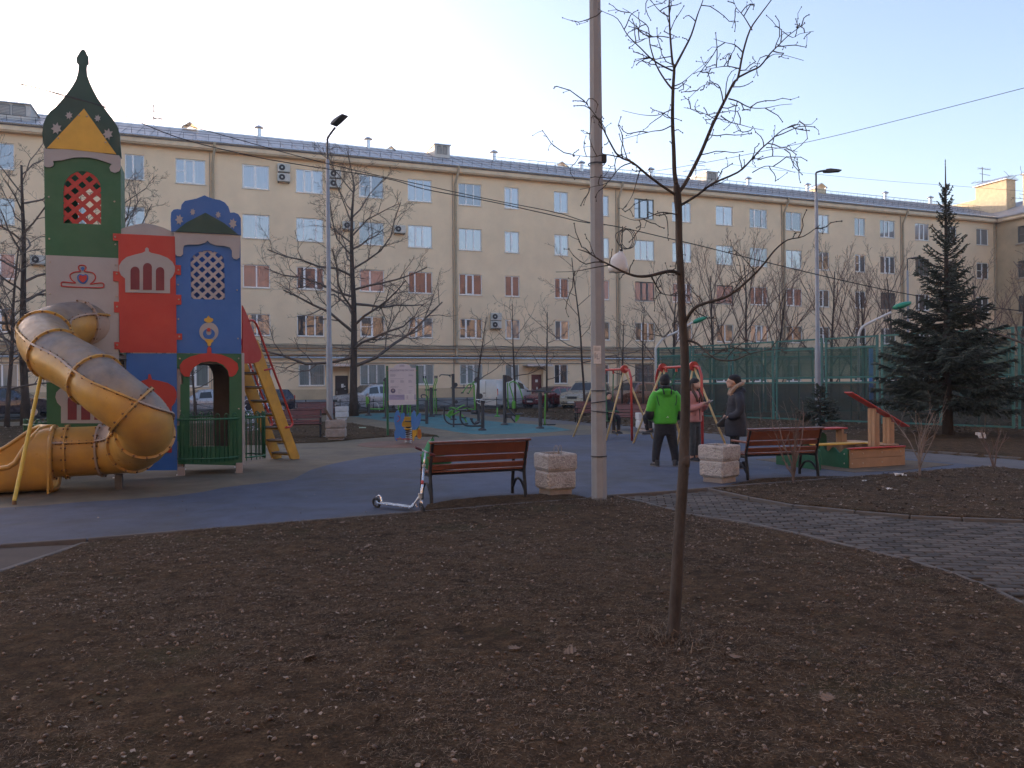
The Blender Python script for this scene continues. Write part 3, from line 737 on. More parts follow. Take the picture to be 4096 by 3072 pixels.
def convex_clip(poly, cl):
    A = sum(cl[i-1][0]*cl[i][1]-cl[i][0]*cl[i-1][1] for i in range(len(cl)))
    if A < 0: cl = cl[::-1]
    for i in range(len(cl)):
        a, b = cl[i-1], cl[i]
        side = lambda p: (b[0]-a[0])*(p[1]-a[1])-(b[1]-a[1])*(p[0]-a[0])
        def inter(p, q):
            sp, sq = side(p), side(q); t = sp/(sp-sq); return (p[0]+(q[0]-p[0])*t, p[1]+(q[1]-p[1])*t)
        poly = clip(poly, lambda p: side(p) >= 0, inter)
        if len(poly) < 3: return []
    return poly
def lattice(outline_px, y, mat, pitch, w, name='lattice_window'):
    cl = [PC.hit(px, py, y) for px, py in outline_px]
    xs = [p[0] for p in cl]; zs = [p[1] for p in cl]; cx, cz = (min(xs)+max(xs))/2, (min(zs)+max(zs))/2
    mb = MB()
    for s, dy in ((1, 0), (-1, .003)):
        d = Vector((1, s*1.0)).normalized(); n = Vector((-d.y, d.x))
        for k in range(-12, 13):
            c = Vector((cx, cz))+n*(k*pitch+pitch*.5)
            q = [c+d*3+n*w/2, c-d*3+n*w/2, c-d*3-n*w/2, c+d*3-n*w/2]
            q = convex_clip([tuple(p) for p in q], cl)
            if len(q) >= 3: mb.prism(q, y-.008+dy, y+.008+dy)
    return mb.build(name, mat, castle)
lattice([z1(*p) for p in arch(446, 730, 1335, 945, 11)], .012, m_cred, .156, .066)
pan('wall_panel', [(183,1020),(476,1033),(476,1413),(189,1412)], 0, m_cbeige, .02)
pan('wall_panel', [(187,1530),(478,1532),(478,1885),(187,1885)], 0, m_cgreen, .02)
pan('wall_panel', [(189,1413),(476,1414),(478,1531),(189,1529)], 0.002, m_cbeige, .02)
# crown ornament
def ztube(pts, f, y, r, mat, name, parent=None, closed=False, k=4):
    P = [f(*p) for p in pts]; P = [PC.hit(a, b, y) for a, b in P]; P = [Vector((p[0], y, p[1])) for p in P]
    q = smoothpath(P+([P[0]] if closed else []), k)
    return MB().tube(q, r, 6).build(name, mat, parent or castle)
cr = ztube([(520,95),(500,100),(497,118),(508,135),(470,140),(445,155),(445,175),(460,195),(478,208),(440,206),(402,202),(388,208),(388,220),(400,230),(520,236),(640,238),(655,228),(655,215),(640,208),(600,212),(570,216),(590,200),(603,178),(600,158),(580,142),(535,135),(543,118),(540,102)], z2, -.016, .011, m_cred, 'crown_outline', closed=True)
pan('heart', curve([(525,157),(505,152),(488,165),(490,190),(505,208),(525,214),(543,207),(555,188),(557,165),(543,152)], 3), -.018, m_cblue, .012, parent=cr, f=z2)
pan('heart', curve([(525,165),(510,158),(498,168),(502,188),(524,206),(545,188),(550,168),(538,158)], 3), -.028, m_cred, .01, parent=cr, f=z2)
pan('jewel', [(510,115),(518,107),(528,108),(534,117),(522,132)], -.018, m_cblue, .01, parent=cr, f=z2)
# lower left kiosk window
def kiosk(outline, arches, f, ywall, mat, darkm, name='arched_window'):
    o = pan(name, outline, ywall, mat, .016, f=f)
    for a in arches: pan('arch_opening', arch(*a), ywall-.012, darkm, .008, parent=o, f=f)
kiosk([(386,1095),(386,990),(362,965),(350,930),(356,900),(380,875),(410,865),(500,862),(620,870),(650,900),(660,1095)], [(428,485,1073,920),(513,570,1073,925),(596,650,1073,935)], z2, -.022, m_cbeige, m_cdkred)
# middle bay ---------------------------------------------------
pan('pediment', [(848,1372),(905,1352),(960,1338),(1035,1325),(1100,1337),(1160,1355),(1235,1388),(1245,1395),(1245,1424),(848,1404)], .03, m_cbeige, .03, f=z1)
redp = [(806,1398),(1247,1418),(1250,1620),(1290,1628)]
rp = [z1(806,1398), z1(1247,1420), z2(1110,95), z2(1143,97), z2(1143,158), z2(1110,156), z2(1112,283), z2(1145,284), z2(1146,345), z2(1113,346), z2(1115,528), z2(1150,528), z2(1151,566), z2(1116,567), z2(1117,650), z2(758,648), z2(757,628), z2(723,626), z2(722,582), z2(755,582), z2(754,396), z2(721,393), z2(720,326), z2(752,328), z2(750,200), z2(716,197), z2(715,134), z2(749,137), z1(846,1450), z1(807,1448)]
pan('wall_panel', rp, -.024, m_cred, .02)
ko = [(792,268),(790,180),(765,160),(752,130),(752,100),(770,70),(800,45),(850,30),(900,18),(918,8),(917,-8),(928,-17),(940,-8),(940,8),(955,18),(1010,30),(1060,50),(1090,75),(1105,105),(1105,135),(1092,165),(1075,185),(1075,274)]
kiosk(ko, [(825,882,250,105),(904,960,252,82),(985,1038,255,108)], z2, -.044, m_cbeige, m_cdkred)
pan('wall_panel', [z2(800,653), z2(1117,654), z2(1120,1392), z2(790,1394)], 0, m_cblue, .02)
kr = [(1085,1280),(1085,990),(1105,965),(1117,930),(1115,895),(1100,865),(1060,840),(1000,825),(960,818),(950,785),(938,785),(935,815),(900,825),(850,850),(800,900),(790,1280)]
pan('arched_window', kr, -.022, m_cred, .016, f=z2)
# right tower --------------------------------------------------
roofp = [(1222,1385),(1218,1300),(1222,1250),(1240,1230),(1268,1226),(1290,1230),(1296,1195),(1320,1168),(1360,1160),(1400,1152),(1430,1140),(1460,1128),(1490,1142),(1530,1155),(1570,1162),(1605,1180),(1630,1210),(1643,1252),(1670,1250),(1700,1262),(1718,1290),(1720,1412)]
pan('dome_panel', roofp, -.03, m_cblue, .05, f=z1)
pan('gable_triangle', [(1250,1384),(1330,1320),(1466,1250),(1600,1325),(1700,1405)], -.064, m_cdkgreen, .014, f=z1)
for cx, cy, r in ((1280,1300,38),(1375,1245,25),(1557,1265,25),(1662,1328,38)):
    pts = [(cx+(r*.8 if i % 2 == 0 else r*.46)*math.sin(math.pi*i/7+.2), cy-(r*1.05 if i % 2 == 0 else r*.6)*math.cos(math.pi*i/7+.2)) for i in range(14)]
    pan('star', pts, -.062, m_cbeige, .012, f=z1)
co = [(1247,1385),(1716,1412),(1710,1570),(1690,1585),(1668,1578),(1655,1560),(1655,1520),(1640,1498),(1600,1488),(1540,1485),(1500,1468),(1480,1450),(1462,1466),(1420,1478),(1340,1478),(1312,1485),(1306,1510),(1306,1545),(1290,1562),(1265,1560),(1252,1545)]
pan('cornice', co, -.034, m_cbeige, .02, f=z1)
wr = [z2(1208,310), z2(1204,60)]+[z2(1311-107*math.cos(math.pi*i/10), 75-72*math.sin(math.pi*i/10)) for i in range(1, 10)]+[z2(1417,70), z2(1421,315)]
bp_ = [z1(1247,1386), z1(1716,1413), z2(1525,655), z2(1117,651)]
pan('wall_panel', bp_, 0, m_cblue, .02, [wr])
lattice([z2(1202,313), z2(1200,58)]+[z2(1311-111*math.cos(math.pi*i/10), 75-76*math.sin(math.pi*i/10)) for i in range(1, 10)]+[z2(1421,70), z2(1424,318)], .012, m_cbeige, .131, .050)
pan('wall_panel', [z2(1125,-50), z2(1520,-50), z2(1520,640), z2(1125,640)], 1.02, m_cblue, .02)
# round ornament
od = pan('ornament_disc', [(1320+61*math.cos(k*math.pi/12), 517+60*math.sin(k*math.pi/12)) for k in range(24)], -.018, m_cbeige, .014, f=z2)
pan('ornament_ring', [(1320+38*math.cos(k*math.pi/12), 530+33*math.sin(k*math.pi/12)) for k in range(24)], -.03, m_cblue, .008, [[(1320+17*math.cos(k*math.pi/8), 518+20*math.sin(k*math.pi/8)) for k in range(16)]], parent=od, f=z2)
pan('ornament_dot', [(1319+12*math.cos(k*math.pi/6), 504+12*math.sin(k*math.pi/6)) for k in range(12)], -.036, m_cred, .02, parent=od, f=z2)
pan('ornament_tip', curve([(1317,415),(1328,428),(1345,434),(1345,448),(1320,460),(1292,448),(1292,434),(1306,430)], 3), -.02, m_cyel, .014, parent=od, f=z2)
pan('ornament_tip', curve([(1295,570),(1320,562),(1350,572),(1335,588),(1333,602),(1321,608),(1311,602),(1309,588)], 3), -.02, m_cyel, .014, parent=od, f=z2)
# doorway bay
do = [z2(1200,1240), z2(1198,800)]+[z2(1322-124*math.cos(math.pi*i/12), 805-98*math.sin(math.pi*i/12)) for i in range(1, 12)]+[z2(1448,800), z2(1450,1240)]
gp = [z2(1117,654), z2(1528,655), z2(1530,1362), z2(1125,1352), z2(1127,1210), z2(1120,1208), z2(1120,1110), z2(1140,1108), z2(1140,850), z2(1155,848), z2(1155,750), z2(1118,748)]
pan('wall_panel', gp, 0.001, m_cgreen, .02, [do])
hood = [(1200,800),(1165,800),(1140,770),(1136,730),(1155,700),(1200,675),(1260,658),(1308,652),(1310,620),(1322,607),(1335,620),(1337,652),(1400,662),(1460,685),(1500,715),(1507,750),(1490,785),(1470,800),(1448,800),(1440,762),(1410,725),(1370,708),(1322,703),(1270,712),(1225,740),(1203,775)]
pan('door_hood', hood, -.02, m_cred, .018, f=z2)
xr = 0.0; xl3 = PC.hit(*z2(1117,1300))[0]; xl1 = PC.hit(183,1400)[0]; x12 = PC.hit(473,1400)[0]; W3 = -xl3
# platforms, posts, back and side walls
pf = castle
m_step = M('deck_grey', (.15,.145,.14), .8, var=.2, scale=5, bump=.3)
MB().box(xl3+.02, -.02, .05, 1.0, .2, .26).build('deck', m_step, castle)
MB().box(xl3+.02, -.02, .02, 1.0, 2.02, 2.08).build('deck', m_step, castle)
MB().box(xl1, x12, .02, 1.0, 2.1, 2.16).build('deck', m_step, castle)
MB().box(x12, xl3, .02, 1.0, 2.1, 2.16).build('deck', m_step, castle)
zt1 = PC.hit(*z1(860,865))[1]; zt3 = PC.hit(*z1(1716,1412))[1]
for (x, y, zt) in ((xl1+.05,.06,zt1),(x12-.05,.06,zt1),(xl1+.05,1.0,zt1),(x12-.05,1.0,zt1),(xl3+.05,.06,zt3),(-.05,.06,zt3),(xl3+.05,1.0,zt3),(-.05,1.0,zt3)):
    p = MB().cbox((x, y, (zt+.05)/2+.02), .09, .09, zt-.05, b=.012).build('post', m_post, castle)
    MB().cyl((x,y,0.0),(x,y,.05), .03, 8).cbox((x,y,.012),.12,.12,.012).build('post_foot', m_galv, p)
for (px, py) in (z2(1145,1415), z2(1512,1385)):
    x, z = PC.hit(px, py); MB().cbox((x, .02, z+.02), .12, .12, .2, b=.01).build('foot_block', m_post, castle)
MB().box(x12, x12+.02, .03, 1.0, 2.2, zt1).build('wall_panel', m_cgreen, castle)
MB().box(xl1, xl1+.02, .03, 1.0, .3, zt1).build('wall_panel', m_cgreen, castle)
zb1 = PC.hit(*z1(590,1576))[1]
bx0, bx1 = xl1+.35, x12-.35
MB().prism([(xl1,2.2),(x12,2.2),(x12,zt1),(xl1,zt1)], .99, 1.01, [[(bx0,zb1+.65),(bx0,zb1+1.3),((bx0+bx1)/2,zb1+1.45),(bx1,zb1+1.3),(bx1,zb1+.65)]]).build('wall_panel', m_cgreen, castle)
MB().box(0.004, .02, .03, 1.0, 1.9, zt3).build('wall_panel', m_cred, castle)
MB().box(.022, .07, -.02, .06, PC.hit(968,1860)[1], PC.hit(965,1412)[1]).build('edge_trim', m_cbeige, castle)
MB().box(xl1, x12, .02, 1.0, .9, .93).build('deck', m_step, castle)
# back wall of the doorway bay with its own arch
def bk(x, y): return PC.hit(*z2(x, y), 1.0)
ba = [bk(1190,1250), bk(1190,790)]+[bk(1268-78*math.cos(math.pi*i/8), 800-88*math.sin(math.pi*i/8)) for i in range(1, 8)]+[bk(1347,800), bk(1350,1250)]
MB().prism([bk(1120,1300), bk(1530,1300), bk(1530,660), bk(1120,660)], .985, 1.005, [ba]).build('wall_panel', m_inner, castle)
MB().box(-.03, -.015, .1, .95, .3, 2.0).box(xl3+.015, xl3+.03, .1, .95, .3, 2.0).build('wall_panel', m_inner, castle)
# bolt caps
bl_ = MB()
for (x, y) in ((317,77),(733,93),(317,277),(735,292),(1128,127),(1126,220),(1130,313),(1128,437),(1133,547),(738,150),(740,358),(741,600),(1136,687),(1508,685),(1136,803),(1138,1016),(1509,1004),(1498,254),(1504,560)):
    t, z = PC.hit(*z2(x, y), -.03); bl_.ell((t, -.04, z), (.016,.012,.016), 8, 4)
for (x, y) in ((350,1140),(818,1172),(353,1438),(825,1478),(823,1425),(565,558),(622,565),(417,720),(755,750),(1430,1280),(1505,1285)):
    t, z = PC.hit(*z1(x, y), -.03); bl_.ell((t, -.05, z), (.016,.012,.016), 8, 4)
bl_.build('bolt_caps', m_bolt, castle, smooth=True)['kind'] = 'stuff'
# curved railings round the bay
def arc_rail(A, B, bulge, z0, z1_, n, loop=True):
    A = Vector((*A, 0)); B = Vector((*B, 0)); d = B-A; nn = Vector((d.y, -d.x, 0)).normalized()*bulge
    pt = lambda t, z: A+d*t+nn*(4*t*(1-t))+Vector((0,0,z))
    MB().tube([pt(i/16, z0+.06) for i in range(17)], .016, 7).build('lower_rail', m_rgreen, castle, smooth=True)
    ro = MB().tube([pt(i/16, z1_-.1) for i in range(17)], .02, 7).build('railing', m_rgreen, castle, smooth=True)
    for i in range(n):
        t = (i+.5)/n; e = .22/n
        p = [pt(t-e, z0), pt(t-e, z1_-.05)]+[pt(t-e*math.cos(math.pi*k/5), z1_-.05+.05*math.sin(math.pi*k/5)) for k in range(1, 5)]+[pt(t+e, z1_-.05), pt(t+e, z0)]
        MB().tube(p, .0095, 6).build('baluster', m_rgreen, ro, smooth=True)
zt = PC.hit(*z2(1320,1035), -.25)[1]; zb = PC.hit(*z2(1320,1340), -.25)[1]
arc_rail((xl3+.02, -.03), (-.03, -.03), .26, zb, zt, 7)
arc_rail((.03, 0), (.03, 1.0), .42, .22, zt, 7)
arc_rail((0, 1.05), (xl3, 1.05), .26, zb, zt, 7)
arc_rail((xl1-.01, 1.0), (xl1-.01, .0), .42, .2, zt-.05, 6)
# ladder --------------------------------------------------------
f0 = G(1175, 1838); PLd = Pl(f0.x, f0.y, math.atan2(.95, .312))
lad = None
def lp(px, py, y=0): return PLd.hit(px, py, y)
ladroot_inv = castle.matrix_basis.inverted() if False else None
def to_c(pl, x, y, z):
    w = pl.w(x, y, z)-PC.o; return (w.dot(PC.u), w.dot(PC.n), z)
def build_l(mb, name, mat, parent, smooth=False):
    mb.v = [to_c(PLd, *v) for v in mb.v]; return mb.build(name, mat, parent, smooth)
m_lyel = M('ladder_yellow', (.62,.31,.03), .5, var=.12, scale=4, dirt=((.28,.15,.05), 3, .5))
top_in, bot_in = lp(*z2(1645,690)), lp(*z2(1885,1320)); top_out, bot_out = lp(*z2(1590,715)), lp(*z2(1835,1325))
sd_ = [lp(*z2(1560,600)), lp(*z2(1625,570)), lp(*z2(1888,1305)), lp(*z2(1885,1327)), lp(*z2(1835,1320))]
ladder = build_l(MB().prism(sd_, -.02, .02), 'ladder', m_lyel, castle)
LW = .46
build_l(MB().prism(sd_, LW-.02, LW+.02), 'stringer', m_lyel, ladder)
m_tread = M('tread_grey', (.16,.145,.135), .8, var=.25, scale=6)
A_ = Vector(lp(*z2(1600,640))); B_ = Vector(lp(*z2(1862,1320)))
for k in range(8):
    t = .06+k*.125; c = A_+(B_-A_)*t
    build_l(MB().cbox((c.x-.03, LW/2, c.y), .2, LW-.05, .03), 'step', m_tread, ladder)
    build_l(MB().prism([(c.x-.02-.25*(A_-B_).normalized().x*-1, c.y-.05), (c.x+.02, c.y-.05), (c.x+.02-.0, c.y-.02), (c.x-.02, c.y-.02)], .03, LW-.03), 'riser', m_lyel, ladder)
hr = [z2(1560,448), z2(1590,446), z2(1612,470), z2(1640,540), z2(1715,745), z2(1790,945), z2(1838,1080), z2(1838,1105), z2(1825,1118), z2(1800,1120)]
for yy in (-.03, LW+.03):
    P = [lp(a, b, 0) for a, b in hr]; build_l(MB().tube(smoothpath([(p[0], yy, p[1]) for p in P], 3), .022, 8), 'handrail', m_cred, ladder, True)
    for a, b in ((z2(1715,748), z2(1662,760)), (z2(1800,1120), z2(1795,1122))):
        p, q = lp(*a), lp(*b); build_l(MB().tube([(p[0], yy, p[1]), (q[0], yy*.5, q[1])], .02, 6), 'bracket', m_cred, ladder)
for yy in (-.03, LW+.03):
    ck = [z2(1522,350), z2(1535,375), z2(1560,430), z2(1600,545), z2(1642,650), z2(1642,680), z2(1625,705), z2(1590,716), z2(1522,718)]
    build_l(MB().prism([lp(a, b, 0) for a, b in ck], yy-.01, yy+.01), 'cheek_panel', m_cred, ladder)
# tube slide ----------------------------------------------------
m_sor = M('slide_orange', (.58,.32,.055), .38, var=.12, scale=2.2, dirt=((.34,.20,.09), 2.6, .7), coat=.05)
m_sgr = M('slide_grimy_top', (.17,.15,.14), .5, var=.35, scale=4, dirt=((.42,.28,.13), 1.8, .65))
m_sbe = M('slide_beige', (.44,.34,.27), .5, var=.15, scale=2, dirt=((.25,.18,.12), 2.5, .6))
m_iron_ = M('support_dark', (.08,.07,.065), .7)
m_rust = M('rusty_bolt', (.22,.12,.06), .6, .3, var=.3)
def wc(x, y, z):
    w = Vector((x, y, 0))-PC.o; return Vector((w.dot(PC.u), w.dot(PC.n), z))
ctrl = [wc(*p) for p in ((-7.30,13.78,2.68),(-7.50,13.15,2.68),(-7.58,12.5,2.46),(-7.05,11.85,2.14),(-6.36,11.45,1.84),(-5.80,11.15,1.50),(-5.42,11.25,1.14),(-5.56,11.62,.86),(-5.95,12.05,.67),(-6.42,12.2,.61),(-6.8,12.06,.60),(-7.11,11.94,.60))]
sp = smoothpath(ctrl, 10); N = len(sp); RT = .388
frames = []
for i in range(N):
    t = (sp[min(i+1, N-1)]-sp[max(i-1, 0)]).normalized(); side = t.cross(Vector((0,0,1))).normalized(); up = side.cross(t).normalized(); frames.append((sp[i], t, side, up))
def ringpt(i, a, r): p, t, s, u = frames[i]; return p+s*(math.cos(a)*r)+u*(math.sin(a)*r)
SA = .42
segs = [0, 8, 20, 31, 44, 56, 68, 80, 92, 104, N-1]
slide = thing('slide', None, None); slide.parent = castle; KIDS.setdefault(castle.name, []).append(slide)
for k in range(len(segs)-1):
    a, b = segs[k], segs[k+1]
    for nm, lo, hi, mt in (('lower_shell', math.pi-SA, 2*math.pi+SA, m_sor if k > 0 else m_sbe), ('upper_shell', SA, math.pi-SA, m_sgr if k < 6 else (m_sbe if k == 7 else m_sor))):
        mb = MB(); rings = [[ringpt(i, lo+(hi-lo)*j/12, RT) for j in range(13)] for i in range(a, b+1)]
        mb.loft(rings, cap=False, closed=False)
        rings2 = [[ringpt(i, lo+(hi-lo)*j/12, RT-.012) for j in range(13)] for i in range(a, b+1)]
        mb.loft(rings2, cap=False, closed=False); mb.build(nm, mt, slide, smooth=True)
    for an in (SA, math.pi-SA):                      # seam flanges along the sides
        fl = MB(); rr = []
        for i in range(a, b+1):
            p, t, s, u = frames[i]; o_ = s*math.cos(an)+u*math.sin(an); v_ = u*math.cos(an)-s*math.sin(an)
            rr.append([p+o_*(RT-.005)+v_*.014, p+o_*(RT+.04)+v_*.014, p+o_*(RT+.04)-v_*.014, p+o_*(RT-.005)-v_*.014])
        fl.loft(rr); fl.build('seam_flange', m_sbe if k % 2 else m_sor, slide)
bt = MB()
for k, i in enumerate(segs):
    p, t, s, u = frames[i]; rr = []
    for j in range(28):
        w = 2*math.pi*j/28; o_ = s*math.cos(w)+u*math.sin(w)
        rr.append([p+o_*(RT-.005)-t*.02, p+o_*(RT+.036)-t*.014, p+o_*(RT+.036)+t*.014, p+o_*(RT-.005)+t*.02])
    rr.append(rr[0]); MB().loft(rr, cap=False).build('flange', (m_sbe, m_sor)[k not in (0, 1, 8)], slide, smooth=50)
    for j in range(14):
        w = 2*math.pi*(j+.5)/14; o_ = s*math.cos(w)+u*math.sin(w)
        for sg in (-1, 1): bt.ell(p+o_*(RT+.022)+t*.026*sg, .017, 6, 4)
for k in range(len(segs)-1):
    for i in range(segs[k]+1, segs[k+1], 2):
        p, t, s, u = frames[i]
        for an in (SA, math.pi-SA):
            o_ = s*math.cos(an)+u*math.sin(an); v_ = u*math.cos(an)-s*math.sin(an)
            for e in (-1, 1): bt.ell(p+o_*(RT+.025)+v_*.02*e, .013, 6, 4)
bt.build('slide_bolts', m_rust, slide, smooth=True)['kind'] = 'stuff'
# exit chute: open trough widening to the left
pe, te, se, ue = frames[N-1]; te = Vector((te.x, te.y, 0)).normalized(); se = -te.cross(Vector((0,0,1)))
ex = MB(); rings = []; rin = []; NS = 26
def trough(s, r_):
    # half angles where the wall stops on the near (camera) and far side
    out = []; zc_ = .53; w_ = .50+.06*min(1, s)
    near = [1.0, 1.0, .96, .62, .40, .33, .30, .28][min(7, int(s/.28))]; return w_
sm = lambda a, b, x: (lambda t: t*t*(3-2*t))(min(1, max(0, (x-a)/(b-a))))
for k in range(NS):
    s = k*.085; c = Vector((pe.x, pe.y, 0))+te*s
    hw = .44+.05*sm(0, .5, s)
    nz = 1.0-sm(.12, .5, s)*.55-sm(.4, 1.2, s)*.14                # near wall height
    fz = 1.0-sm(.2, 1.0, s)*.42
    closed = 1-sm(.10, .34, s)                     # roof of the trough retreats towards the sides
    prof = []
    # start at near wall top, go down, along bottom, up the far wall
    ntop = Vector((hw*(1-.92*closed if closed > 0 else 1), 0, nz if closed <= 0 else 1.0*(closed)+nz*(1-closed)))
    def pp(lat, z): return c+se*lat+Vector((0,0,z))
    for q in range(6):
        a = q/5; lat = hw*((1-closed*.97)+(closed*.97)*math.sin(a*math.pi/2)); z = nz-(nz-.55 if nz > .6 else .05)*(1-math.cos(a*math.pi/2))
        prof.append(pp(lat, z))
    zz = prof[-1].z
    for q in range(1, 9): prof.append(pp(hw*math.cos(q/8*math.pi/2*.999)**.55, max(.03, zz*(1-math.sin(q/8*math.pi/2)**.8)+.03)))
    for q in range(7, 0, -1): prof.append(pp(-hw*math.cos(q/8*math.pi/2)**.55, max(.03, .55*(1-math.sin(q/8*math.pi/2)**.8)+.03)))
    for q in range(6):
        a = 1-q/5; lat = -hw*((1-closed*.97)+(closed*.97)*math.sin(a*math.pi/2)); z = fz-(fz-.55 if fz > .6 else .05)*(1-math.cos(a*math.pi/2))
        prof.append(pp(lat, z))
    rings.append(prof)
    cc = c+Vector((0,0,.5)); rin.append([cc+(p-cc)*.965 for p in prof])
ex.loft(rings, cap=False, closed=False); ex.loft(rin, cap=False, closed=False)
exo = ex.build('exit_chute', m_sor, slide, smooth=True)
rim = MB(); rim.tube([r[0] for r in rings][::-1]+[rings[0][len(rings[0])//2-0]*0+rings[0][0]]+[r[-1] for r in rings], .035, 8)
rim.tube([p for p in rings[0]]+[rings[0][0]], .035, 8)
rim.build('chute_rim', m_sor, slide, smooth=True)
MB().loft([[Vector((pe.x,pe.y,.0))+te*.0+se*x+Vector((0,0,z)) for x, z in ((-.46,.02),(-.46,.6),(-.3,.95),(0,1.03),(.3,.95),(.46,.6),(.46,.02))], [Vector((pe.x,pe.y,.0))+te*.03+se*x+Vector((0,0,z)) for x, z in ((-.46,.02),(-.46,.6),(-.3,.95),(0,1.03),(.3,.95),(.46,.6),(.46,.02))]], cap=False).build('chute_collar', m_sor, slide)
# yellow prop
g0 = G(57, 2019); g1 = P3(172, 1463, 11.75); m_py = M('prop_yellow', (.62,.42,.05), .45, var=.1, scale=6)
p0 = wc(g0.x, g0.y, .05); p1 = wc(g1.x, g1.y, g1.z)
pr = MB().tube([p0, p1], .027, 10).build('prop_pole', m_py, slide, smooth=40)
MB().tube([wc(g0.x, g0.y, 0), p0], [.03, .026], 8).build('pole_foot', m_rust, pr)
q = frames[86][0]
MB().box(q.x-.05, q.x+.05, q.y-.1, q.y+.1, .0, .22).build('slide_support', m_iron_, slide)

# ------------------------------------------------------------------ street furniture
m_wood = M('bench_wood_red', (.175,.057,.032), .5, var=.2, scale=5, dirt=((.12,.04,.025), 4, .5), coat=.1)
m_woodm = M('bench_wood_maroon', (.15,.05,.045), .6, var=.2, scale=5, dirt=((.10,.06,.05), 4, .5))
m_iron = M('cast_iron', (.022,.022,.025), .5, .4, var=.3, scale=9)
def bench(label, wood, loc, rot, L=1.45, group=None, plank='slat'):
    """front towards local +y; origin on the ground under the rear edge"""
    b = thing('park_bench', label, 'bench', loc, rot, group)
    for sx in (-1, 1):
        x = sx*(L/2-.03)
        e = MB()
        e.tube(smoothpath([(x,.0,0),(x,.02,.2),(x,.05,.40),(x,.0,.62),(x,-.09,.84)], 4), .03, 8, sq=.8)
        e.tube(smoothpath([(x,.50,0),(x,.49,.2),(x,.46,.36),(x,.44,.60)], 4), .026, 8)
        e.tube([(x,.05,.38),(x,.46,.38)], .026, 8)
        e.tube(smoothpath([(x,.03,.12),(x,.14,.22),(x,.25,.25),(x,.37,.22),(x,.48,.1)], 4), .02, 7)
        e.build('side_frame', m_iron, b, smooth=50)
        MB().cbox((x,.23,.62), .055, .5, .032, b=.008).build('armrest', wood, b)
    for k in range(5): MB().cbox((0,.085+k*.092,.425-(.006*k if k < 3 else .012-.002*k)), L, .08, .028, b=.006).build(plank, wood, b)
    for (y, z, w, t) in ((.035,.49,.08,.2),(.005,.60,.085,.17),(-.045,.73,.16,.22)):
        MB().cbox((0,y,z), L, .026, w, b=.006, M=Matrix.Rotation(t+.1, 3, 'X')).build(plank, wood, b)
    MB().cbox((0,-.082,.832), L+.04, .07, .03, b=.008, M=Matrix.Rotation(.15, 3, 'X')).build('top_rail', wood, b)
    MB().box(-L/2+.05, L/2-.05, .04, .46, .385, .40).build('seat_frame', m_iron, b)
    return b
bA = (G(1710,2019)+G(2117,1992))/2
near1 = bench('varnished red brown bench with black iron legs, seen from behind, scooter leaning on it', m_wood, bA, R(21.5), 1.42)
bB = (G(2989,1923)+G(3276,1910))/2
near2 = copy_at(near1, bB, R(15), 'varnished red brown bench seen from behind in front of the sandbox', None); near2.scale = (.97,1,1)
n0 = bench('long maroon slatted bench facing the camera behind the yellow ladder', m_woodm, (0,0,0), 0, 1.6, 'maroon slatted benches')
def face_cam(o, px, py, rot, d=None):
    p = G(px, py) if d is None else P3(px, 1536, d); p.z = 0.03; o.location = p; o.rotation_euler = (0,0,rot)
face_cam(n0, 1180, 1752, R(180+12))
def nb(px, d, rot, label):
    c = copy_tree(n0); face_cam(c, px, 0, rot, d); c['label'] = label; return c
nb(1262, 33, R(180+14), 'maroon slatted bench partly behind the left lamp post near the lane')
nb(2505, 26.5, R(180-35), 'maroon slatted bench seen through the legs of the left swing')
nb(2376, 31, R(180+5), 'maroon bench almost hidden behind the thick concrete pole')
# concrete planters
def concmat():
    m, nt, b, out = newmat('rough_white_concrete')
    v = nt.nodes.new('ShaderNodeTexNoise'); v.inputs['Scale'].default_value = 22; v.inputs['Detail'].default_value = 2.5; v.inputs['Distortion'].default_value = 1.4
    tc = nt.nodes.new('ShaderNodeTexCoord'); nt.links.new(tc.outputs['Object'], v.inputs['Vector']); f = v.outputs['Fac']
    c = ramp(nt, f, [(.35, (.40,.36,.33)), (.55, (.52,.48,.44))])
    n2 = nt.nodes.new('ShaderNodeTexNoise'); n2.inputs['Scale'].default_value = 5; n2.inputs['Detail'].default_value = 6; nt.links.new(tc.outputs['Object'], n2.inputs['Vector'])
    c = mixc(nt, ramp(nt, n2.outputs['Fac'], [(.5, 0), (.75, .6)]), c, (.20,.16,.13))
    nt.links.new(c, b.inputs['Base Color']); b.inputs['Roughness'].default_value = .9
    bp = nt.nodes.new('ShaderNodeBump'); bp.inputs['Strength'].default_value = 1.0; bp.inputs['Distance'].default_value = .04
    nt.links.new(f, bp.inputs['Height']); nt.links.new(bp.outputs[0], b.inputs['Normal']); return m
m_conc = concmat(); m_concs = M('smooth_concrete_rim', (.36,.31,.27), .9, var=.15, scale=8, bump=.4, bscale=60, dirt=((.14,.11,.09), 5, .6))
m_conw = M('painted_white_concrete', (.58,.58,.58), .85, var=.1, scale=6, bump=.5, bscale=40, dirt=((.35,.33,.31), 5, .5))
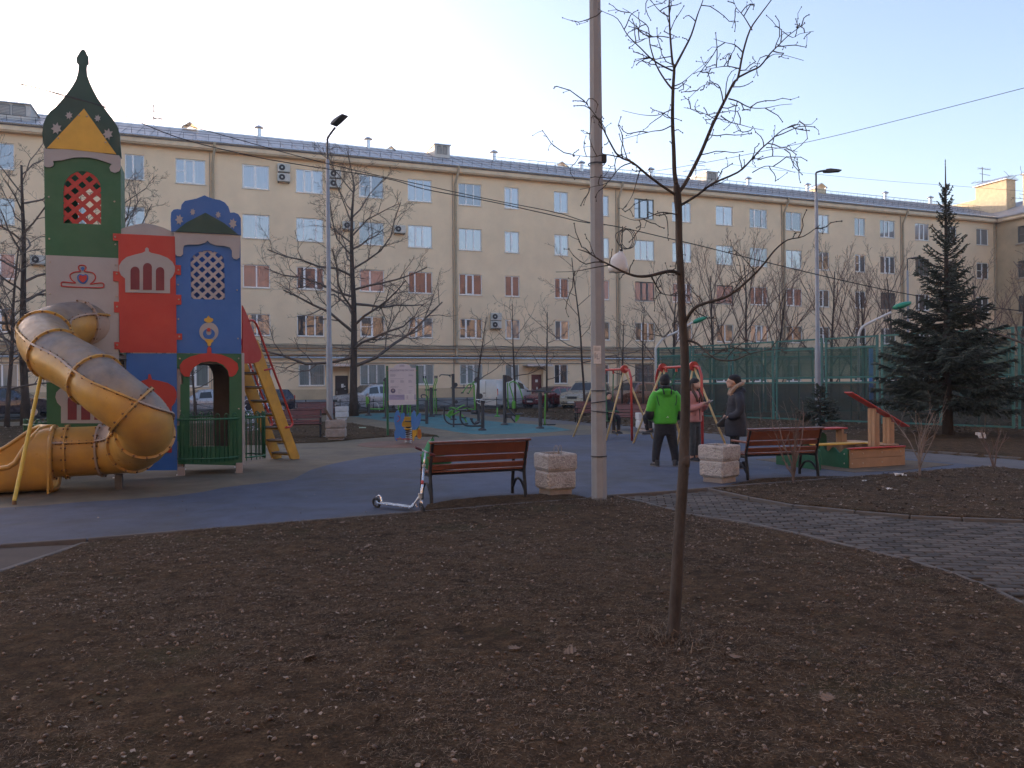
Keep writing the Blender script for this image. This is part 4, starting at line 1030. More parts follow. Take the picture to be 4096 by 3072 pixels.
def planter(label, loc, rot, a=.42, mat=m_conc, rim=m_concs, h=.60):
    p = thing('concrete_planter', label, 'planter', loc, rot, 'square concrete planters')
    MB().cbox((0,0,.05), a*.78, a*.78, .1, b=.01).build('plinth', rim, p)
    MB().cbox((0,0,.09+(h*.6-.09)/2), a, a, h*.6-.09, b=.035).build('lower_block', mat, p)
    MB().cbox((0,0,h*.6+.005), a*.93, a*.93, .03).build('groove', rim, p)
    u = MB(); o_ = a/2; i_ = a/2-.05; z0, z1_ = h*.615, h
    u.add([(x*s, y*s, z) for z, s in ((z0,.94),(z0+.03,1),(z1_-.025,1),(z1_,.95)) for x, y in ((-o_,-o_),(o_,-o_),(o_,o_),(-o_,o_))]+[(x, y, z) for z in (z1_, z0+.1) for x, y in ((-i_,-i_),(i_,-i_),(i_,i_),(-i_,i_))],
          [(k*4+i, k*4+(i+1) % 4, k*4+4+(i+1) % 4, k*4+4+i) for k in range(5) for i in range(4)]+[(0,3,2,1)])
    u.build('upper_block', mat, p)
    s = MB(); s.box(-i_, i_, -i_, i_, z0+.06, z0+.12); s.build('earth', m_soil, p); return p
pl1 = planter('rough white concrete planter between the near bench and the concrete pole', G(2222,1978), R(24), .46)
t = MB(); 
for k in (-1, 1): t.tube(smoothpath([(-.05+k*.03,-.14,.5),(-.06+k*.035,-.15,.68),(-.02+k*.03,-.16,.72),(.0+k*.02,-.17,.6)], 4), .005, 5)
t.build('twig_loop', m_concs, pl1)
planter('rough white concrete planter in front of the dark coated woman', G(2878,1928), R(40), .47)
pl3 = planter('plain pale concrete planter under the left lamp post', G(1345,1762), R(8), .56, m_concs, m_concs)
planter('small white painted planter beyond the left lamp post near the silver off-roader', P3(1367,1536,35.5)*1, R(5), .55, m_conw, m_conw).location.z = .03
planter('white painted planter behind the man in green, between the swings', P3(2578,1536,25)*1, R(5), .5, m_conw, m_conw).location.z = .03
w = G(1345,1762); pk = MB().cbox((0,0,.0), .07, .025, .55, M=Matrix.Rotation(R(-30), 3, 'Y')).build('wooden_plank', m_post, None, loc=(w.x-.22, w.y+.05, .72))
tag(pk, 'weathered wooden plank leaning in the pale planter under the lamp post', 'plank'); m_plank = M('plank_brown', (.13,.08,.055), .8, var=.3); pk.data.materials[0] = m_plank
# concrete pole ------------------------------------------------
m_pole = M('pole_concrete', (.30,.30,.30), .85, var=.08, scale=3, bump=.4, bscale=50, dirt=((.21,.205,.20), 2, .5))
g = G(2397,2008); top = P3(2370,0,g.y)
cp = thing('concrete_pole', 'thick grey concrete utility pole with a paper notice in the middle of the picture', 'pole', g)
cpm = MB(); H_ = 9.2
def sqr(r, z, lean=0): return [Vector((r*math.cos(a)*k+lean, r*math.sin(a)*k, z)) for a, k in [(R(22.5+45*i), 1) for i in range(8)]]
cpm.loft([sqr(.108, -.1), sqr(.106, .3), sqr(.085, 5.4), sqr(.066, H_)]); cpm.build('shaft', m_pole, cp)
for z in (.62, 4.55): 
    MB().tube([(.11*math.cos(R(a*30)), .11*math.sin(R(a*30)), z-.0) for a in range(12)], .008, 5, closed=True).build('steel_band', m_dark, cp)
MB().cbox((.10,0,4.62), .07,.10,.09).build('clamp', m_dark, cp)
nt_ = MB().cbox((-.02,-.103,2.0-0.02), .10, .004, .24, M=Matrix.Rotation(0, 3, 'Z')).build('paper_notice', m_paper, cp)
m_ink = M('print_ink', (.20,.20,.22), .8, var=.2)
ink = MB()
for k in range(4): ink.box(-.06,.01,-.107,-.1055,2.07-k*.012,2.074-k*.012)
ink.box(-.055,-.045,-.107,-.1055,1.93,2.01); ink.box(-.03,-.02,-.107,-.1055,1.92,1.99); ink.box(-.02,.01,-.107,-.1055,1.92,1.93)
ink.build('printed_lines', m_ink, nt_)
for (z, a) in ((1.5,0),(1.35,.3),(1.22,-.2)):
    MB().tube([(.112*math.cos(R(q)), .112*math.sin(R(q)), z+a*.0008*(q-270)) for q in range(200, 345, 12)], .006, 4).build('old_wire', m_dark, cp)
# lamp posts -----------------------------------------------------
m_lamp = M('lamp_post_grey', (.25,.26,.28), .5, .3, var=.1, scale=3); m_lhead = M('lamp_head_dark', (.06,.06,.065), .5, .3)
def lamppost(label, base, h, dirx, tilt, low=2.8, group='modern grey lamp posts'):
    l = thing('street_lamp', label, 'street lamp', base, 0, group)
    MB().cbox((0,0,.03), .3,.3,.06).build('base_plate', m_lamp, l)
    MB().tube([(0,0,.05),(0,0,low),(0,0,low+.05),(0,0,h-.8),(0,0,h-.75)], [.10,.095,.075,.055,.04], 12).build('pole', m_lamp, l, smooth=50)
    a = MB(); a.tube(smoothpath([(0,0,h-.8),(0,0,h-.25),(.03*dirx,0,h-.08),(.35*dirx,0,h-.02+.18*tilt)], 3), .032, 8); a.build('arm', m_lhead, l, smooth=50)
    z = h+.0+.2*tilt; hd = MB(); th = tilt*.35
    pr_ = [(.27,.0),(.31,.05),(.45,.07),(.72,.04),(.84,.015),(.83,-.01),(.5,-.035),(.31,-.035)]
    pr_ = [(dirx*(x*math.cos(th)-zz*math.sin(th)*0), z-.05+zz+x*math.sin(th)) for x, zz in pr_]
    hd.prism(pr_, -.12, .12); hd.build('lamp_head', m_lhead, l)
    return l
b1 = G(1320,1752); b1.z = 0
lamppost('grey lamp post left of the info board, tilted head towards the right', b1, 9.25, 1, 1).rotation_euler = (0,0,R(-35))
lamppost('grey lamp post on the right in front of the green sports fence, flat head', G(3273,1712), 8.85, 1, 0)
lamppost('distant pale lamp post partly hidden behind the left side of the spruce', P3(3634,1536,45)*1, 8.8, 1, 0).location.z = 0
# curved floodlight arms on the sports fence
m_fl = M('floodlight_green', (.01,.22,.12), .45, var=.1); m_warm = M('arm_white', (.55,.53,.50), .5, var=.1)
def flood(pts, head, d, label):
    q = [P3(a, b, d-i*.0) for i, (a, b) in enumerate(pts)]; base = Vector((q[0].x, q[0].y, 0))
    l = thing('floodlight', label, 'floodlight', base, 0, 'green floodlights on the sports fence')
    MB().tube([base, q[0]]+smoothpath(q, 4), .05, 8).build('arm', m_warm, l, smooth=True, off=base)
    a, b = P3(*head[0], d), P3(*head[1], d); hd = MB(); hd.tube([a, a+(b-a)*.15, a+(b-a)*.5, a+(b-a)*.9, b], [.10,.17,.19,.12,.03], 12, sq=.6); hd.build('lamp_shade', m_fl, l, smooth=True, off=base)
    return l
flood([(3433,1350),(3445,1315),(3474,1294),(3565,1250)], [(3575,1232),(3645,1210)], 28.2, 'green headed floodlight on a white bent arm left of the spruce')
flood([(2622,1395),(2655,1352),(2709,1327),(2778,1285)], [(2772,1290),(2830,1267)], 36.4, 'green headed floodlight on a white arm behind the young tree')
# low black lane fence
lf = thing('lane_fence', 'long low black railing with crossed bars along the parking lane', 'fence', FB.w(-14,-9.4), UA)
lw_ = 1.9
fmeshes = None
pm_ = MB().box(-.02,.02,-.02,.02,0,.72).cyl((0,0,.7),(0,0,.78),.03,8).mesh('post', m_dark)
xm = MB(); xm.tube([(.02,0,.15),(lw_-.02,0,.62)], .010, 4); xm.tube([(.02,0,.62),(lw_-.02,0,.15)], .010, 4)
xm.tube([(.02,0,.64),(lw_-.02,0,.64)], .016, 5); xm.tube([(.02,0,.13),(lw_-.02,0,.13)], .014, 5); xm_ = xm.mesh('cross_panel', m_dark)
for k in range(46):
    o = obj('post', pm_, lf, (k*lw_, 0, .03)); obj('cross_panel', xm_, lf, (k*lw_, 0, .03))
# ------------------------------------------------------------------ info board
gb = G(1551,1746); gb2 = gb+Vector((math.cos(R(4)), math.sin(R(4)), 0))*.93
bo = thing('info_board', 'white playground information board with purple print between two green posts', 'notice board', (gb+gb2)/2, R(4))
hw_ = .465; zbt, ztp = .97, 2.13
for s in (-1, 1): MB().tube([(s*hw_,0,0),(s*hw_,0,2.2)], .038, 10).build('post', m_rgreen, bo, smooth=40)
px_ = [(-.42,zbt),(.42,zbt+.02),(.42,ztp)]+[(.27*math.cos(math.pi*k/12)*1.0, ztp+.13*math.sin(math.pi*k/12)) for k in range(0, 13)]+[(-.42,ztp)]
m_bwhite = M('board_white', (.58,.53,.54), .5, var=.05, scale=2, dirt=((.45,.38,.36), 3, .3)); m_bpur = M('board_purple', (.33,.30,.42), .5, var=.06); m_btxt = M('board_text', (.12,.10,.16), .6); m_bgrey = M('board_small_text', (.33,.31,.35), .6)
pb = MB().prism(px_, -.045, -.03).build('panel', m_bwhite, bo)
yb = -.0465
def bar(x0, x1, z0, z1, m, name='print_block', y=yb): return MB().box(x0, x1, y, y+.001, z0, z1).build(name, m, pb)
bar(-.41,.41,1.14,1.30,m_bpur)
c_ = bpy.data.curves.new('heading', 'FONT'); c_.body = 'МОСКОВСКАЯ ЗАСТАВА'; c_.size = .062; c_.align_x = 'CENTER'; c_.extrude = .0008
c_.materials.append(m_btxt); ho_ = bpy.data.objects.new('heading_curve', c_); col.objects.link(ho_); bpy.context.view_layer.update()
hme = bpy.data.meshes.new_from_object(ho_.evaluated_get(bpy.context.evaluated_depsgraph_get())); bpy.data.objects.remove(ho_)
obj('heading', hme, pb, (0, yb, 2.03), (R(90),0,0))
txt = MB(); rr_ = random.Random(4)
def para(x, z, w, n, h=.010, gap=.017):
    for k in range(n): txt.box(x, x+w*rr_.uniform(.6,1), yb, yb+.001, z-k*gap-h, z-k*gap)
para(-.37,1.94,.24,5); para(.2,1.92,.15,3); para(-.37,1.80,.46,1); para(-.36,1.75,.15,5); para(-.06,1.75,.12,5); para(.19,1.75,.13,5); para(-.37,1.56,.28,3); para(.2,1.55,.16,1)
para(-.14,1.46,.16,1); para(-.14,1.42,.24,1); para(.18,1.42,.16,1); para(-.13,1.38,.1,2,gap=.03); para(.19,1.38,.1,2,gap=.03); para(-.2,1.27,.22,3); para(-.2,2.08,.4,1)
txt.build('small_print', m_bgrey, pb)['kind'] = 'stuff'
em = MB()
for k in range(9): em.box(-.075+k*.017, -.067+k*.017, yb, yb+.001, 2.16, 2.23 if k not in (4,) else 2.24)
em.box(-.078,.072,yb-.001,yb,2.19,2.20); em.build('gate_emblem', m_bgrey, pb)
MB().cyl((-.285,yb,1.42),(-.285,yb+.001,1.42),.075,20).build('round_photo', m_btxt, pb)
MB().cyl((-.285,yb-.001,1.435),(-.285,yb,1.435),.03,12).build('round_photo_face', M('photo_tone',(.35,.28,.25)), pb)
st = MB().box(.07,.37,yb-.004,yb-.001,1.09,1.31).build('sticker', m_paper, pb)
for k, x in enumerate((.09,.23)): MB().box(x,x+.12,yb-.006,yb-.004,1.13,1.28).build('sticker_frame', m_bwhite, st)
MB().box(.145,.155,yb-.008,yb-.006,1.17,1.25).cyl((.15,yb-.008,1.265),(.15,yb-.006,1.265),.01,8).build('sticker_figure', m_btxt, st)
for x, z in ((-.44,2.05),(.44,2.05),(-.44,1.08),(.44,1.12)): MB().cyl((x,-.06,z),(x,-.0,z),.018,8).build('fixing_bolt', m_rust, bo)
m_grn = bar
# ------------------------------------------------------------------ spring rocker (butterfly shaped)
rk = thing('spring_rocker', 'blue and yellow spring rocker with wing shaped sides on the brown spot', 'spring rocker', G(1633,1776), R(8))
RK = Pl(G(1633,1776).x, G(1633,1776).y, R(8))
def zB(x, y): return (1330+x/4.424, 1420+y/4.424)
def zk(x, y): return (1530+x/4.61, 1440+y/4.61)
m_kblue = M('rocker_blue', (.06,.20,.48), .45, var=.1, scale=4); m_kyel = M('rocker_yellow', (.60,.33,.03), .45, var=.1, scale=4); m_kred = M('rocker_red', (.35,.05,.035), .5)
def rkp(name, pts, y, mat, th=.025, k=4):
    P = [RK.hit(*zk(a, b), 0) for a, b in (curve(pts, k) if k else pts)]
    return MB().prism(P, y-th/2, y+th/2).build(name, mat, rk)
w1 = [(280,925),(255,940),(230,990),(218,1060),(218,1130),(230,1200),(245,1270),(225,1310),(220,1370),(230,1440),(255,1485),(275,1470),(285,1440),(320,1400),(360,1440),(420,1450),(425,1300),(370,1230),(345,1180),(375,1130),(400,1070),(405,1000),(385,972),(355,985),(338,1030),(328,1090),(312,1030),(300,950)]
w2 = [(583,925),(560,945),(538,1000),(528,1080),(528,1150),(545,1230),(560,1290),(620,1270),(680,1190),(700,1110),(710,1040),(708,990),(690,970),(665,985),(640,1020),(625,1050),(610,990),(605,950)]
rkp('wing_panel', w1, -.17, m_kblue, k=2); rkp('wing_panel', w2, -.17, m_kblue, k=2)
rkp('wing_panel', [(a+6, b+4) for a, b in w1], .17, m_kblue, k=2)
rkp('seat_back', [(358,1045),(525,1048),(525,1232),(358,1228)], .0, m_kyel, k=0, th=.03)
xx, zz = RK.hit(*zk(430,1270)); MB().cbox((xx, .0, zz), .30, .34, .03, b=.008).build('seat', m_kyel, rk)
rkp('head_panel', [(555,1285),(550,1400),(560,1475),(578,1470),(590,1410),(620,1380),(632,1330),(630,1280),(590,1285)], -.2, m_kyel, k=2)
rkp('tail_panel', [(670,1240),(640,1290),(636,1380),(655,1435),(685,1447),(712,1420),(715,1350),(700,1280)], -.2, m_kyel, k=2)
for k in range(5):
    rkp('tail_stripe', [(652+k*13,1270),(658+k*13,1270),(652+k*13,1425),(646+k*13,1425)], -.216, m_kred, k=0, th=.006)
ztp_ = lambda a, b, y: (RK.hit(*zk(a, b))[0], y, RK.hit(*zk(a, b))[1])
MB().tube(smoothpath([ztp_(280,1020,-.22), ztp_(310,1040,-.22), ztp_(322,1080,-.22), ztp_(300,1110,-.22), ztp_(270,1130,-.22)], 3), .012, 6).build('handle', m_kred, rk)
MB().tube([ztp_(260,1445,-.2), ztp_(540,1450,-.2)], .016, 6).build('foot_bar', m_kred, rk)
MB().tube([ztp_(425,1125,-.05), ztp_(520,1125,-.25)], .02, 6).build('grip_bar', m_iron, rk)
spg = [(.085*math.cos(a*.5), .085*math.sin(a*.5), .03+a*.0045) for a in range(0, 90)]
MB().tube(spg, .014, 6).build('spring', m_galv, rk, smooth=True)
MB().cyl((0,0,.25),(0,0,.47),.075,14).build('spring_housing', m_iron, rk)
# ------------------------------------------------------------------ fitness machines
m_fg = M('fitness_green', (.10,.33,.05), .4, var=.12, scale=8, coat=.2); m_fk = M('fitness_charcoal', (.045,.048,.055), .45, .1, var=.15, scale=6)
def zA(x, y): return (1750+x/4.424, 1440+y/4.424)
def machine(label, f, base, items, post=None, yaw=0, fl=True):
    g = G(*f(*base)); d = g.y; o = thing('fitness_machine', label, 'exercise machine', g, 0, 'green and charcoal outdoor fitness machines')
    s = d/FPX/4.424
    def pt(x, y, dy=0): return P3(*f(x, y), d+dy)
    if post:
        x, y0 = post[:2]; r = (post[2] if len(post) > 2 else 28)*s
        MB().tube([pt(x, y0), Vector((pt(x, y0).x, d, 0))], r, 14).build('post', m_fk, o, smooth=40, off=g)
        if fl: MB().tube([g, g+Vector((0,0,.05)), g+Vector((0,0,.09))], [r*2.3, r*2.2, r*1.1], 16).build('post_base', m_fk, o, off=g)
    for it in items:
        nm, cl, rad, pts = it[:4]; mt = m_fg if cl == 'g' else (m_galv if cl == 'm' else m_fk)
        if nm in ('seat', 'pad', 'foot_plate', 'side_box', 'back_pad'):
            a, b = pt(*pts[0]), pt(*pts[1]); c = (a+b)/2; sz = b-a
            MB().cbox(c, max(.05, abs(sz.x)), .32 if nm != 'back_pad' else .06, max(.04, abs(sz.z)), b=.02).build(nm, mt, o, off=g)
        elif nm == 'disc':
            a = pt(*pts[0]); MB().cyl(a+Vector((0,-.05,0)), a+Vector((0,.05,0)), rad*s, 18).build(nm, mt, o, off=g)
        elif nm == 'bracket':
            P = [pt(*p[:2]) for p in pts]; MB().prism([(p.x, p.z) for p in P], d-.06, d+.06).build(nm, mt, o, off=g)
        else:
            MB().tube(smoothpath([pt(*p) for p in pts], 3), rad*s, 7).build(nm, mt, o, smooth=True, off=g)
    return o
machine('pull down machine with forward curving handles on a tall charcoal post', zA, (283,1062), [
    ('handle','k',9,[(250,268,0),(150,264,-.1),(60,262,-.25),(36,295,-.25)]), ('handle','k',9,[(140,264,-.1),(205,272,.2),(228,305,.2)]), ('disc','k',40,[(318,440)]),
    ('arm','k',11,[(235,492,0),(420,492,-.1),(600,492,-.1)]), ('upright','k',8,[(468,430,0),(468,492,0)]), ('upright','k',8,[(585,430,0),(585,492,0)]), ('disc','k',30,[(335,742)])], (276,245,27))
machine('low green seated leg press with two curved seats', zA, (283,1188), [
    ('seat','k',0,[(50,812),(210,838)]), ('frame','k',15,[(122,840,0),(116,980,0),(150,1080,0),(240,1135,0),(400,1136,0),(545,1125,0)]),
    ('linkage','g',14,[(205,852,0),(285,845,.1),(350,875,.1),(450,890,.1),(520,885,.1)]), ('linkage','g',12,[(265,885,-.1),(190,940,-.1),(215,985,-.1),(320,945,-.1),(440,880,-.1),(560,828,-.1)]),
    ('linkage','g',12,[(340,865,.2),(410,825,.2),(480,795,.2)]), ('linkage','g',14,[(140,962,0),(200,1000,0),(235,1030,0)]), ('linkage','g',14,[(425,965,0),(480,1040,0),(515,1100,0)]),
    ('pedal','k',12,[(420,1018,-.1),(510,1022,-.1)]), ('bracket','g',0,[(200,900),(290,880),(270,960),(215,980)]), ('disc','k',26,[(282,882)]), ('seat','k',0,[(440,815),(580,840)])], (283,860,16), fl=False)
machine('charcoal hip machine with curved seat frame and step, nearest in the group', zA, (790,1248), [
    ('seat','k',0,[(360,875),(520,898)]), ('frame','k',17,[(410,900,0),(402,1030,0),(445,1115,0),(530,1163,0),(770,1165,0)]),
    ('handle','m',9,[(680,698,0),(760,705,-.1),(820,715,-.1)]), ('handle','m',9,[(695,740,0),(730,770,0),(800,772,0)]), ('disc','k',42,[(800,745)]),
    ('arm','k',15,[(835,818,0),(940,818,0),(1060,826,0)]), ('arm','g',13,[(1058,840,0),(1058,990,0)]), ('pedal','g',12,[(1015,992,-.1),(1100,995,.1)]),
    ('pedal_box','k',22,[(575,1040,0),(625,1048,0)]), ('linkage','k',20,[(600,1060,0),(650,1130,0),(740,1100,0)])], (797,740,32))
machine('tall pull machine with green hanging arms in front of the white van', zA, (720,1112), [
    ('bracket','k',0,[(690,296),(648,340),(652,372),(692,400)]), ('arm','g',15,[(665,370,0),(620,425,0),(645,450,0),(650,620,0),(668,870,0)]),
    ('handle','g',10,[(625,425,-.2),(560,430,-.2),(500,500,-.25),(445,575,-.25)]), ('handle','k',10,[(420,582,-.3),(458,580,-.2)]), ('handle','g',10,[(640,450,.2),(595,510,.2),(550,590,.2)]), ('handle','k',10,[(518,582,.2),(556,598,.2)]),
    ('disc','k',50,[(752,640)]), ('seat_box','k',40,[(600,920,0),(690,920,0)]), ('footrest','g',9,[(545,862,0),(600,870,0),(680,880,0)])], (720,300,27))
machine('seated chest press with green back pad and angled seat near the red hatchback', zA, (1186,1150), [
    ('bracket','k',0,[(1205,268),(1262,280),(1338,338),(1300,372),(1215,395)]), ('arm','g',11,[(1240,400,0),(1245,640,0),(1252,862,0)]),
    ('handle','g',11,[(1345,372,-.1),(1285,405,-.25),(1278,440,-.25),(1310,560,-.25),(1345,690,-.25),(1355,860,-.2)]), ('handle','g',11,[(1330,380,.2),(1395,402,.25),(1440,470,.25),(1480,580,.25),(1508,690,.25)]),
    ('back_pad','g',0,[(1315,730),(1380,860)]), ('linkage','k',14,[(1255,865,0),(1330,950,0),(1390,1000,0)]), ('seat','k',0,[(1378,942),(1510,965)]), ('side_box','k',0,[(1222,940),(1322,1025)]),
    ('bracket','g',0,[(1385,975),(1462,970),(1440,1040),(1385,1100),(1370,1070)]), ('linkage','k',12,[(1310,1030,0),(1370,1100,0)])], (1185,265,32))
machine('twister with wide charcoal handlebar and green side pole, rightmost machine', zA, (1810,1215), [
    ('handlebar','k',13,[(1582,548,-.1),(1700,550,0),(1815,545,0),(1950,562,0),(2080,560,.1)]), ('pole','g',14,[(1908,580,0),(1903,870,0),(1898,1150,0)]), ('pole_cap','k',18,[(1885,582,0),(1930,582,0)]),
    ('foot_plate','k',0,[(1930,1122),(2090,1150)]), ('pedal','k',10,[(1868,1146,0),(1930,1140,0)])], (1815,575,34))
machine('short stepping machine left of the board with green bent rail', zB, (635,1075), [
    ('rail','g',14,[(600,738,0),(605,880,0),(640,940,0),(720,957,0),(910,955,0)]), ('handle','k',9,[(615,740,0),(650,742,0),(658,790,0),(650,850,0)]), ('bracket','g',0,[(590,735),(625,735),(650,800),(640,880),(605,860)]),
    ('frame','m',6,[(690,855,0),(790,850,0),(830,990,0)])], (638,860,28))
machine('tall charcoal machine with green bar directly left of the information board', zB, (945,1125), [
    ('arm','g',10,[(908,470,0),(905,700,0),(905,955,0)]), ('bracket','k',0,[(945,400),(895,440),(910,465),(950,480)]), ('pedal','k',16,[(1010,1108,0),(1085,1118,0)])], (950,400,30))
machine('green barred walking machine seen under the information board', zB, (1285,1090), [
    ('bar','g',13,[(1150,700,-.1),(1165,860,-.1),(1168,1040,-.1)]), ('bar','g',13,[(1240,700,0),(1235,880,0),(1232,1040,0)]), ('bar','g',13,[(1325,700,0),(1325,900,0),(1322,1040,0)]), ('bar','g',13,[(1390,700,.1),(1375,900,.1),(1372,1080,.1)]),
    ('cross_bar','k',12,[(1140,720,0),(1400,720,0)])], (1280,700,30))
machine('elliptical walker with four green curved lever handles', zB, (1750,1095), [
    ('lever','g',9,[(1612,400,-.2),(1618,450,-.2),(1658,560,-.2),(1662,760,-.2),(1668,1040,-.2)]), ('lever','g',9,[(1645,400,.2),(1655,450,.2),(1692,560,.2),(1692,760,.2),(1692,1040,.2)]),
    ('lever','g',9,[(1815,400,-.2),(1815,470,-.2),(1790,560,-.2),(1792,760,-.2),(1796,1040,-.2)]), ('lever','g',9,[(1848,400,.2),(1846,470,.2),(1818,560,.2),(1828,760,.2),(1838,1040,.2)]),
    ('grip','k',13,[(1612,370,-.2),(1614,412,-.2)]), ('grip','k',13,[(1646,370,.2),(1650,412,.2)]), ('grip','k',13,[(1815,366,-.2),(1815,412,-.2)]), ('grip','k',13,[(1848,366,.2),(1846,412,.2)]),
    ('cross_bar','k',12,[(1632,617,0),(1845,617,0)]), ('foot_plate','k',0,[(1575,1045),(1690,1062)]), ('foot_plate','k',0,[(1790,1045),(1940,1066)])], (1745,575,30))
machine('charcoal stepper post with looped handle beside the board', zB, (1672,1220), [
    ('handle','k',10,[(1682,800,0),(1675,735,0),(1640,706,0),(1585,704,0),(1568,730,0),(1590,765,0)]), ('arm','k',17,[(1560,1150,0),(1620,1152,0),(1660,1165,0)])], (1665,800,28), fl=False)
# ------------------------------------------------------------------ swings
m_sred = M('swing_red', (.40,.04,.03), .4, var=.1, coat=.2); m_syel = M('swing_yellow', (.58,.43,.20), .5, var=.1, dirt=((.4,.28,.15), 4, .4)); m_sgrn = M('swing_green', (.03,.15,.06), .5)
def swing(label, aL, aR, fL, fR, ends, hang):
    c = (aL+aR)/2; base = Vector((c.x, c.y, 0)); o = thing('swing', label, 'swing', base, 0, 'red and yellow swings')
    d = (aR-aL).normalized()
    P = [aL, aR]
    if ends[0]: P = [aL-d*.42+Vector((0,0,-aL.z)), aL-d*.40-Vector((0,0,.25)), aL-d*.28-Vector((0,0,.03))]+P
    if ends[1]: P = P+[aR+d*.28-Vector((0,0,.03)), aR+d*.40-Vector((0,0,.25)), aR+d*.42+Vector((0,0,-aR.z))]
    MB().tube(P, .034, 10).build('crossbar', m_sred, o, smooth=True, off=base)
    for a, fs in ((aL, fL), (aR, fR)):
        for f in fs: MB().tube([f, a], .026, 8).build('leg', m_syel, o, smooth=True, off=base)
        MB().cyl(a-d*.03, a+d*.03, .115, 20).build('disc', m_sred, o, off=base)
    for h in hang:
        MB().cyl(h[0], h[0]-Vector((0,0,.12)), .03, 8).build('hanger_bearing', m_sred, o, off=base)
        MB().tube([h[0]-Vector((0,0,.1)), h[1]], .017, 6).build('hanger', m_sgrn, o, off=base)
    return o, base
aL1 = Vector((2.62,23.2,1.99)); aR1 = Vector((3.16,21.6,1.99)); aL2 = Vector((3.95,20.15,1.99)); aR2 = Vector((4.36,18.45,1.99))
V = Vector
s1c = aL1.lerp(aR1, .42); s1d = (aR1-aL1).normalized()
h1 = [(s1c-s1d*.28, V((s1c.x-.10, s1c.y-.28, .5))), (s1c+s1d*.28, V((s1c.x+.12, s1c.y+.28, .5)))]
sw1, base1 = swing('left red and yellow swing with a boy in dark clothes on it', aL1, aR1, (G(2293,1748), G(2470,1742)), (G(2424,1763), G(2612,1757)), (1,1), h1)
s2c = aL2.lerp(aR2, .30)
h2 = [(s2c-s1d*.25, V((s2c.x-.42, s2c.y-.35, .62))), (s2c+s1d*.25, V((s2c.x-.36, s2c.y+.12, .62)))]
sw2, base2 = swing('right red and yellow swing behind the man in the green jacket', aL2, aR2, (G(2533,1774), G(2728,1777)), (G(2706,1793), G(2912,1803)), (1,1), h2)
st1 = MB().cbox(V((s1c.x, s1c.y, .5)), .5, .42, .04, .3, b=.015); st1.build('seat', m_sgrn, sw1, off=base1)
MB().tube(smoothpath([(s1c.x-.26,s1c.y-.2,.5),(s1c.x-.27,s1c.y-.25,.68),(s1c.x-.1,s1c.y-.3,.78),(s1c.x+.2,s1c.y-.25,.78),(s1c.x+.28,s1c.y+.1,.72)], 4), .018, 6).build('armrest_loop', m_sgrn, sw1, smooth=True, off=base1)
MB().cbox(V((s2c.x-.39, s2c.y-.1, .62)), .5, .42, .04, .3, b=.015).build('seat', m_iron, sw2, off=base2)
# ------------------------------------------------------------------ sandbox
sb0 = G(3400,1877); SBP = Pl(sb0.x, sb0.y, R(20)); sl_ = 1.27
sbx = thing('sandbox', 'wooden sandbox with green wavy side, yellow bench and slanted red roof', 'sandbox', sb0, R(20))
m_sw = M('sandbox_wood', (.37,.22,.12), .7, var=.14, scale=4, bump=.2, dirt=((.26,.16,.10), 3, .4)); m_sg = M('sandbox_green', (.012,.10,.05), .5, var=.1)
for k in range(2):
    MB().box(0, sl_, 0, .035, .02+k*.175, .188+k*.175).build('plank', m_sw, sbx); MB().box(0, sl_, 1.2, 1.235, .02+k*.175, .188+k*.175).build('plank', m_sw, sbx)
    MB().box(sl_, sl_+.035, .0, 1.2, .02+k*.175, .188+k*.175).build('plank', m_sw, sbx)
MB().cbox((sl_/2,.0,.372), sl_+.04, .09, .028, b=.008).build('red_cap_rail', m_cred, sbx)
wav = [(0.02,.0),(1.2,.0)]+[(1.2-i*.02, .33+.045*math.sin((1.2-i*.02)*21)) for i in range(60)]
MB().prism(wav, -.03, -.002, axis='x').build('wavy_side', m_sg, sbx)
sh = [(x*1.0, z+.0) for x, z in wav]; 
MB().prism([(a, b*1.0) for a, b in wav], sl_*.0-.0-.66, -.635, axis='x').build('wavy_side', m_sg, sbx)
wb2 = [(-.1,.25),(.55,.25)]+[(.55-i*.02, .52+.07*math.sin(i*.02*16)) for i in range(33)]
MB().prism(wb2, 1.18, 1.205).build('wavy_back', m_sg, sbx)
MB().cbox((.18,.5,.42), 1.1, .26, .03, b=.01).build('yellow_seat', m_kyel, sbx); MB().cbox((.95,.45,.41), .3, .3, .03, b=.01).build('yellow_seat', m_kyel, sbx)
MB().cbox((1.05,.6,.40), .35, 1.1, .03, b=.01).build('corner_seat', m_sw, sbx)
def sbpost(x, y, h, n=2):
    for k in range(n): MB().box(x+k*.0, x+.05, y+k*.085, y+.075+k*.085, .03, h).build('post_board', m_sw, sbx)
    MB().box(x+.055, x+.12, y, y+.04, .03, h-.09).build('post_board', m_sw, sbx)
sbpost(.62,.85,.66); 
MB().cbox((.28,1.0,.68), 1.0, .3, .03, b=.01, M=Matrix.Rotation(R(0), 3, 'Y')).build('counter_top', m_cred, sbx)
ra = SBP.hit(3392,1569,.2); rb_ = SBP.hit(3622,1706,.2); ang_ = math.atan2(ra[1]-rb_[1], rb_[0]-ra[0]); Lr = math.hypot(ra[1]-rb_[1], rb_[0]-ra[0])
zr_ = lambda x: ra[1]+(rb_[1]-ra[1])*(x-ra[0])/(rb_[0]-ra[0])
sbpost(.70,.12,zr_(.76)-.02); sbpost(1.08,.14,zr_(1.14)-.01)
rf = MB().cbox(((ra[0]+rb_[0])/2, .2, (ra[1]+rb_[1])/2), Lr, .20, .024, b=.006, M=Matrix.Rotation(ang_, 3, 'Y')).build('roof_panel', m_cred, sbx)
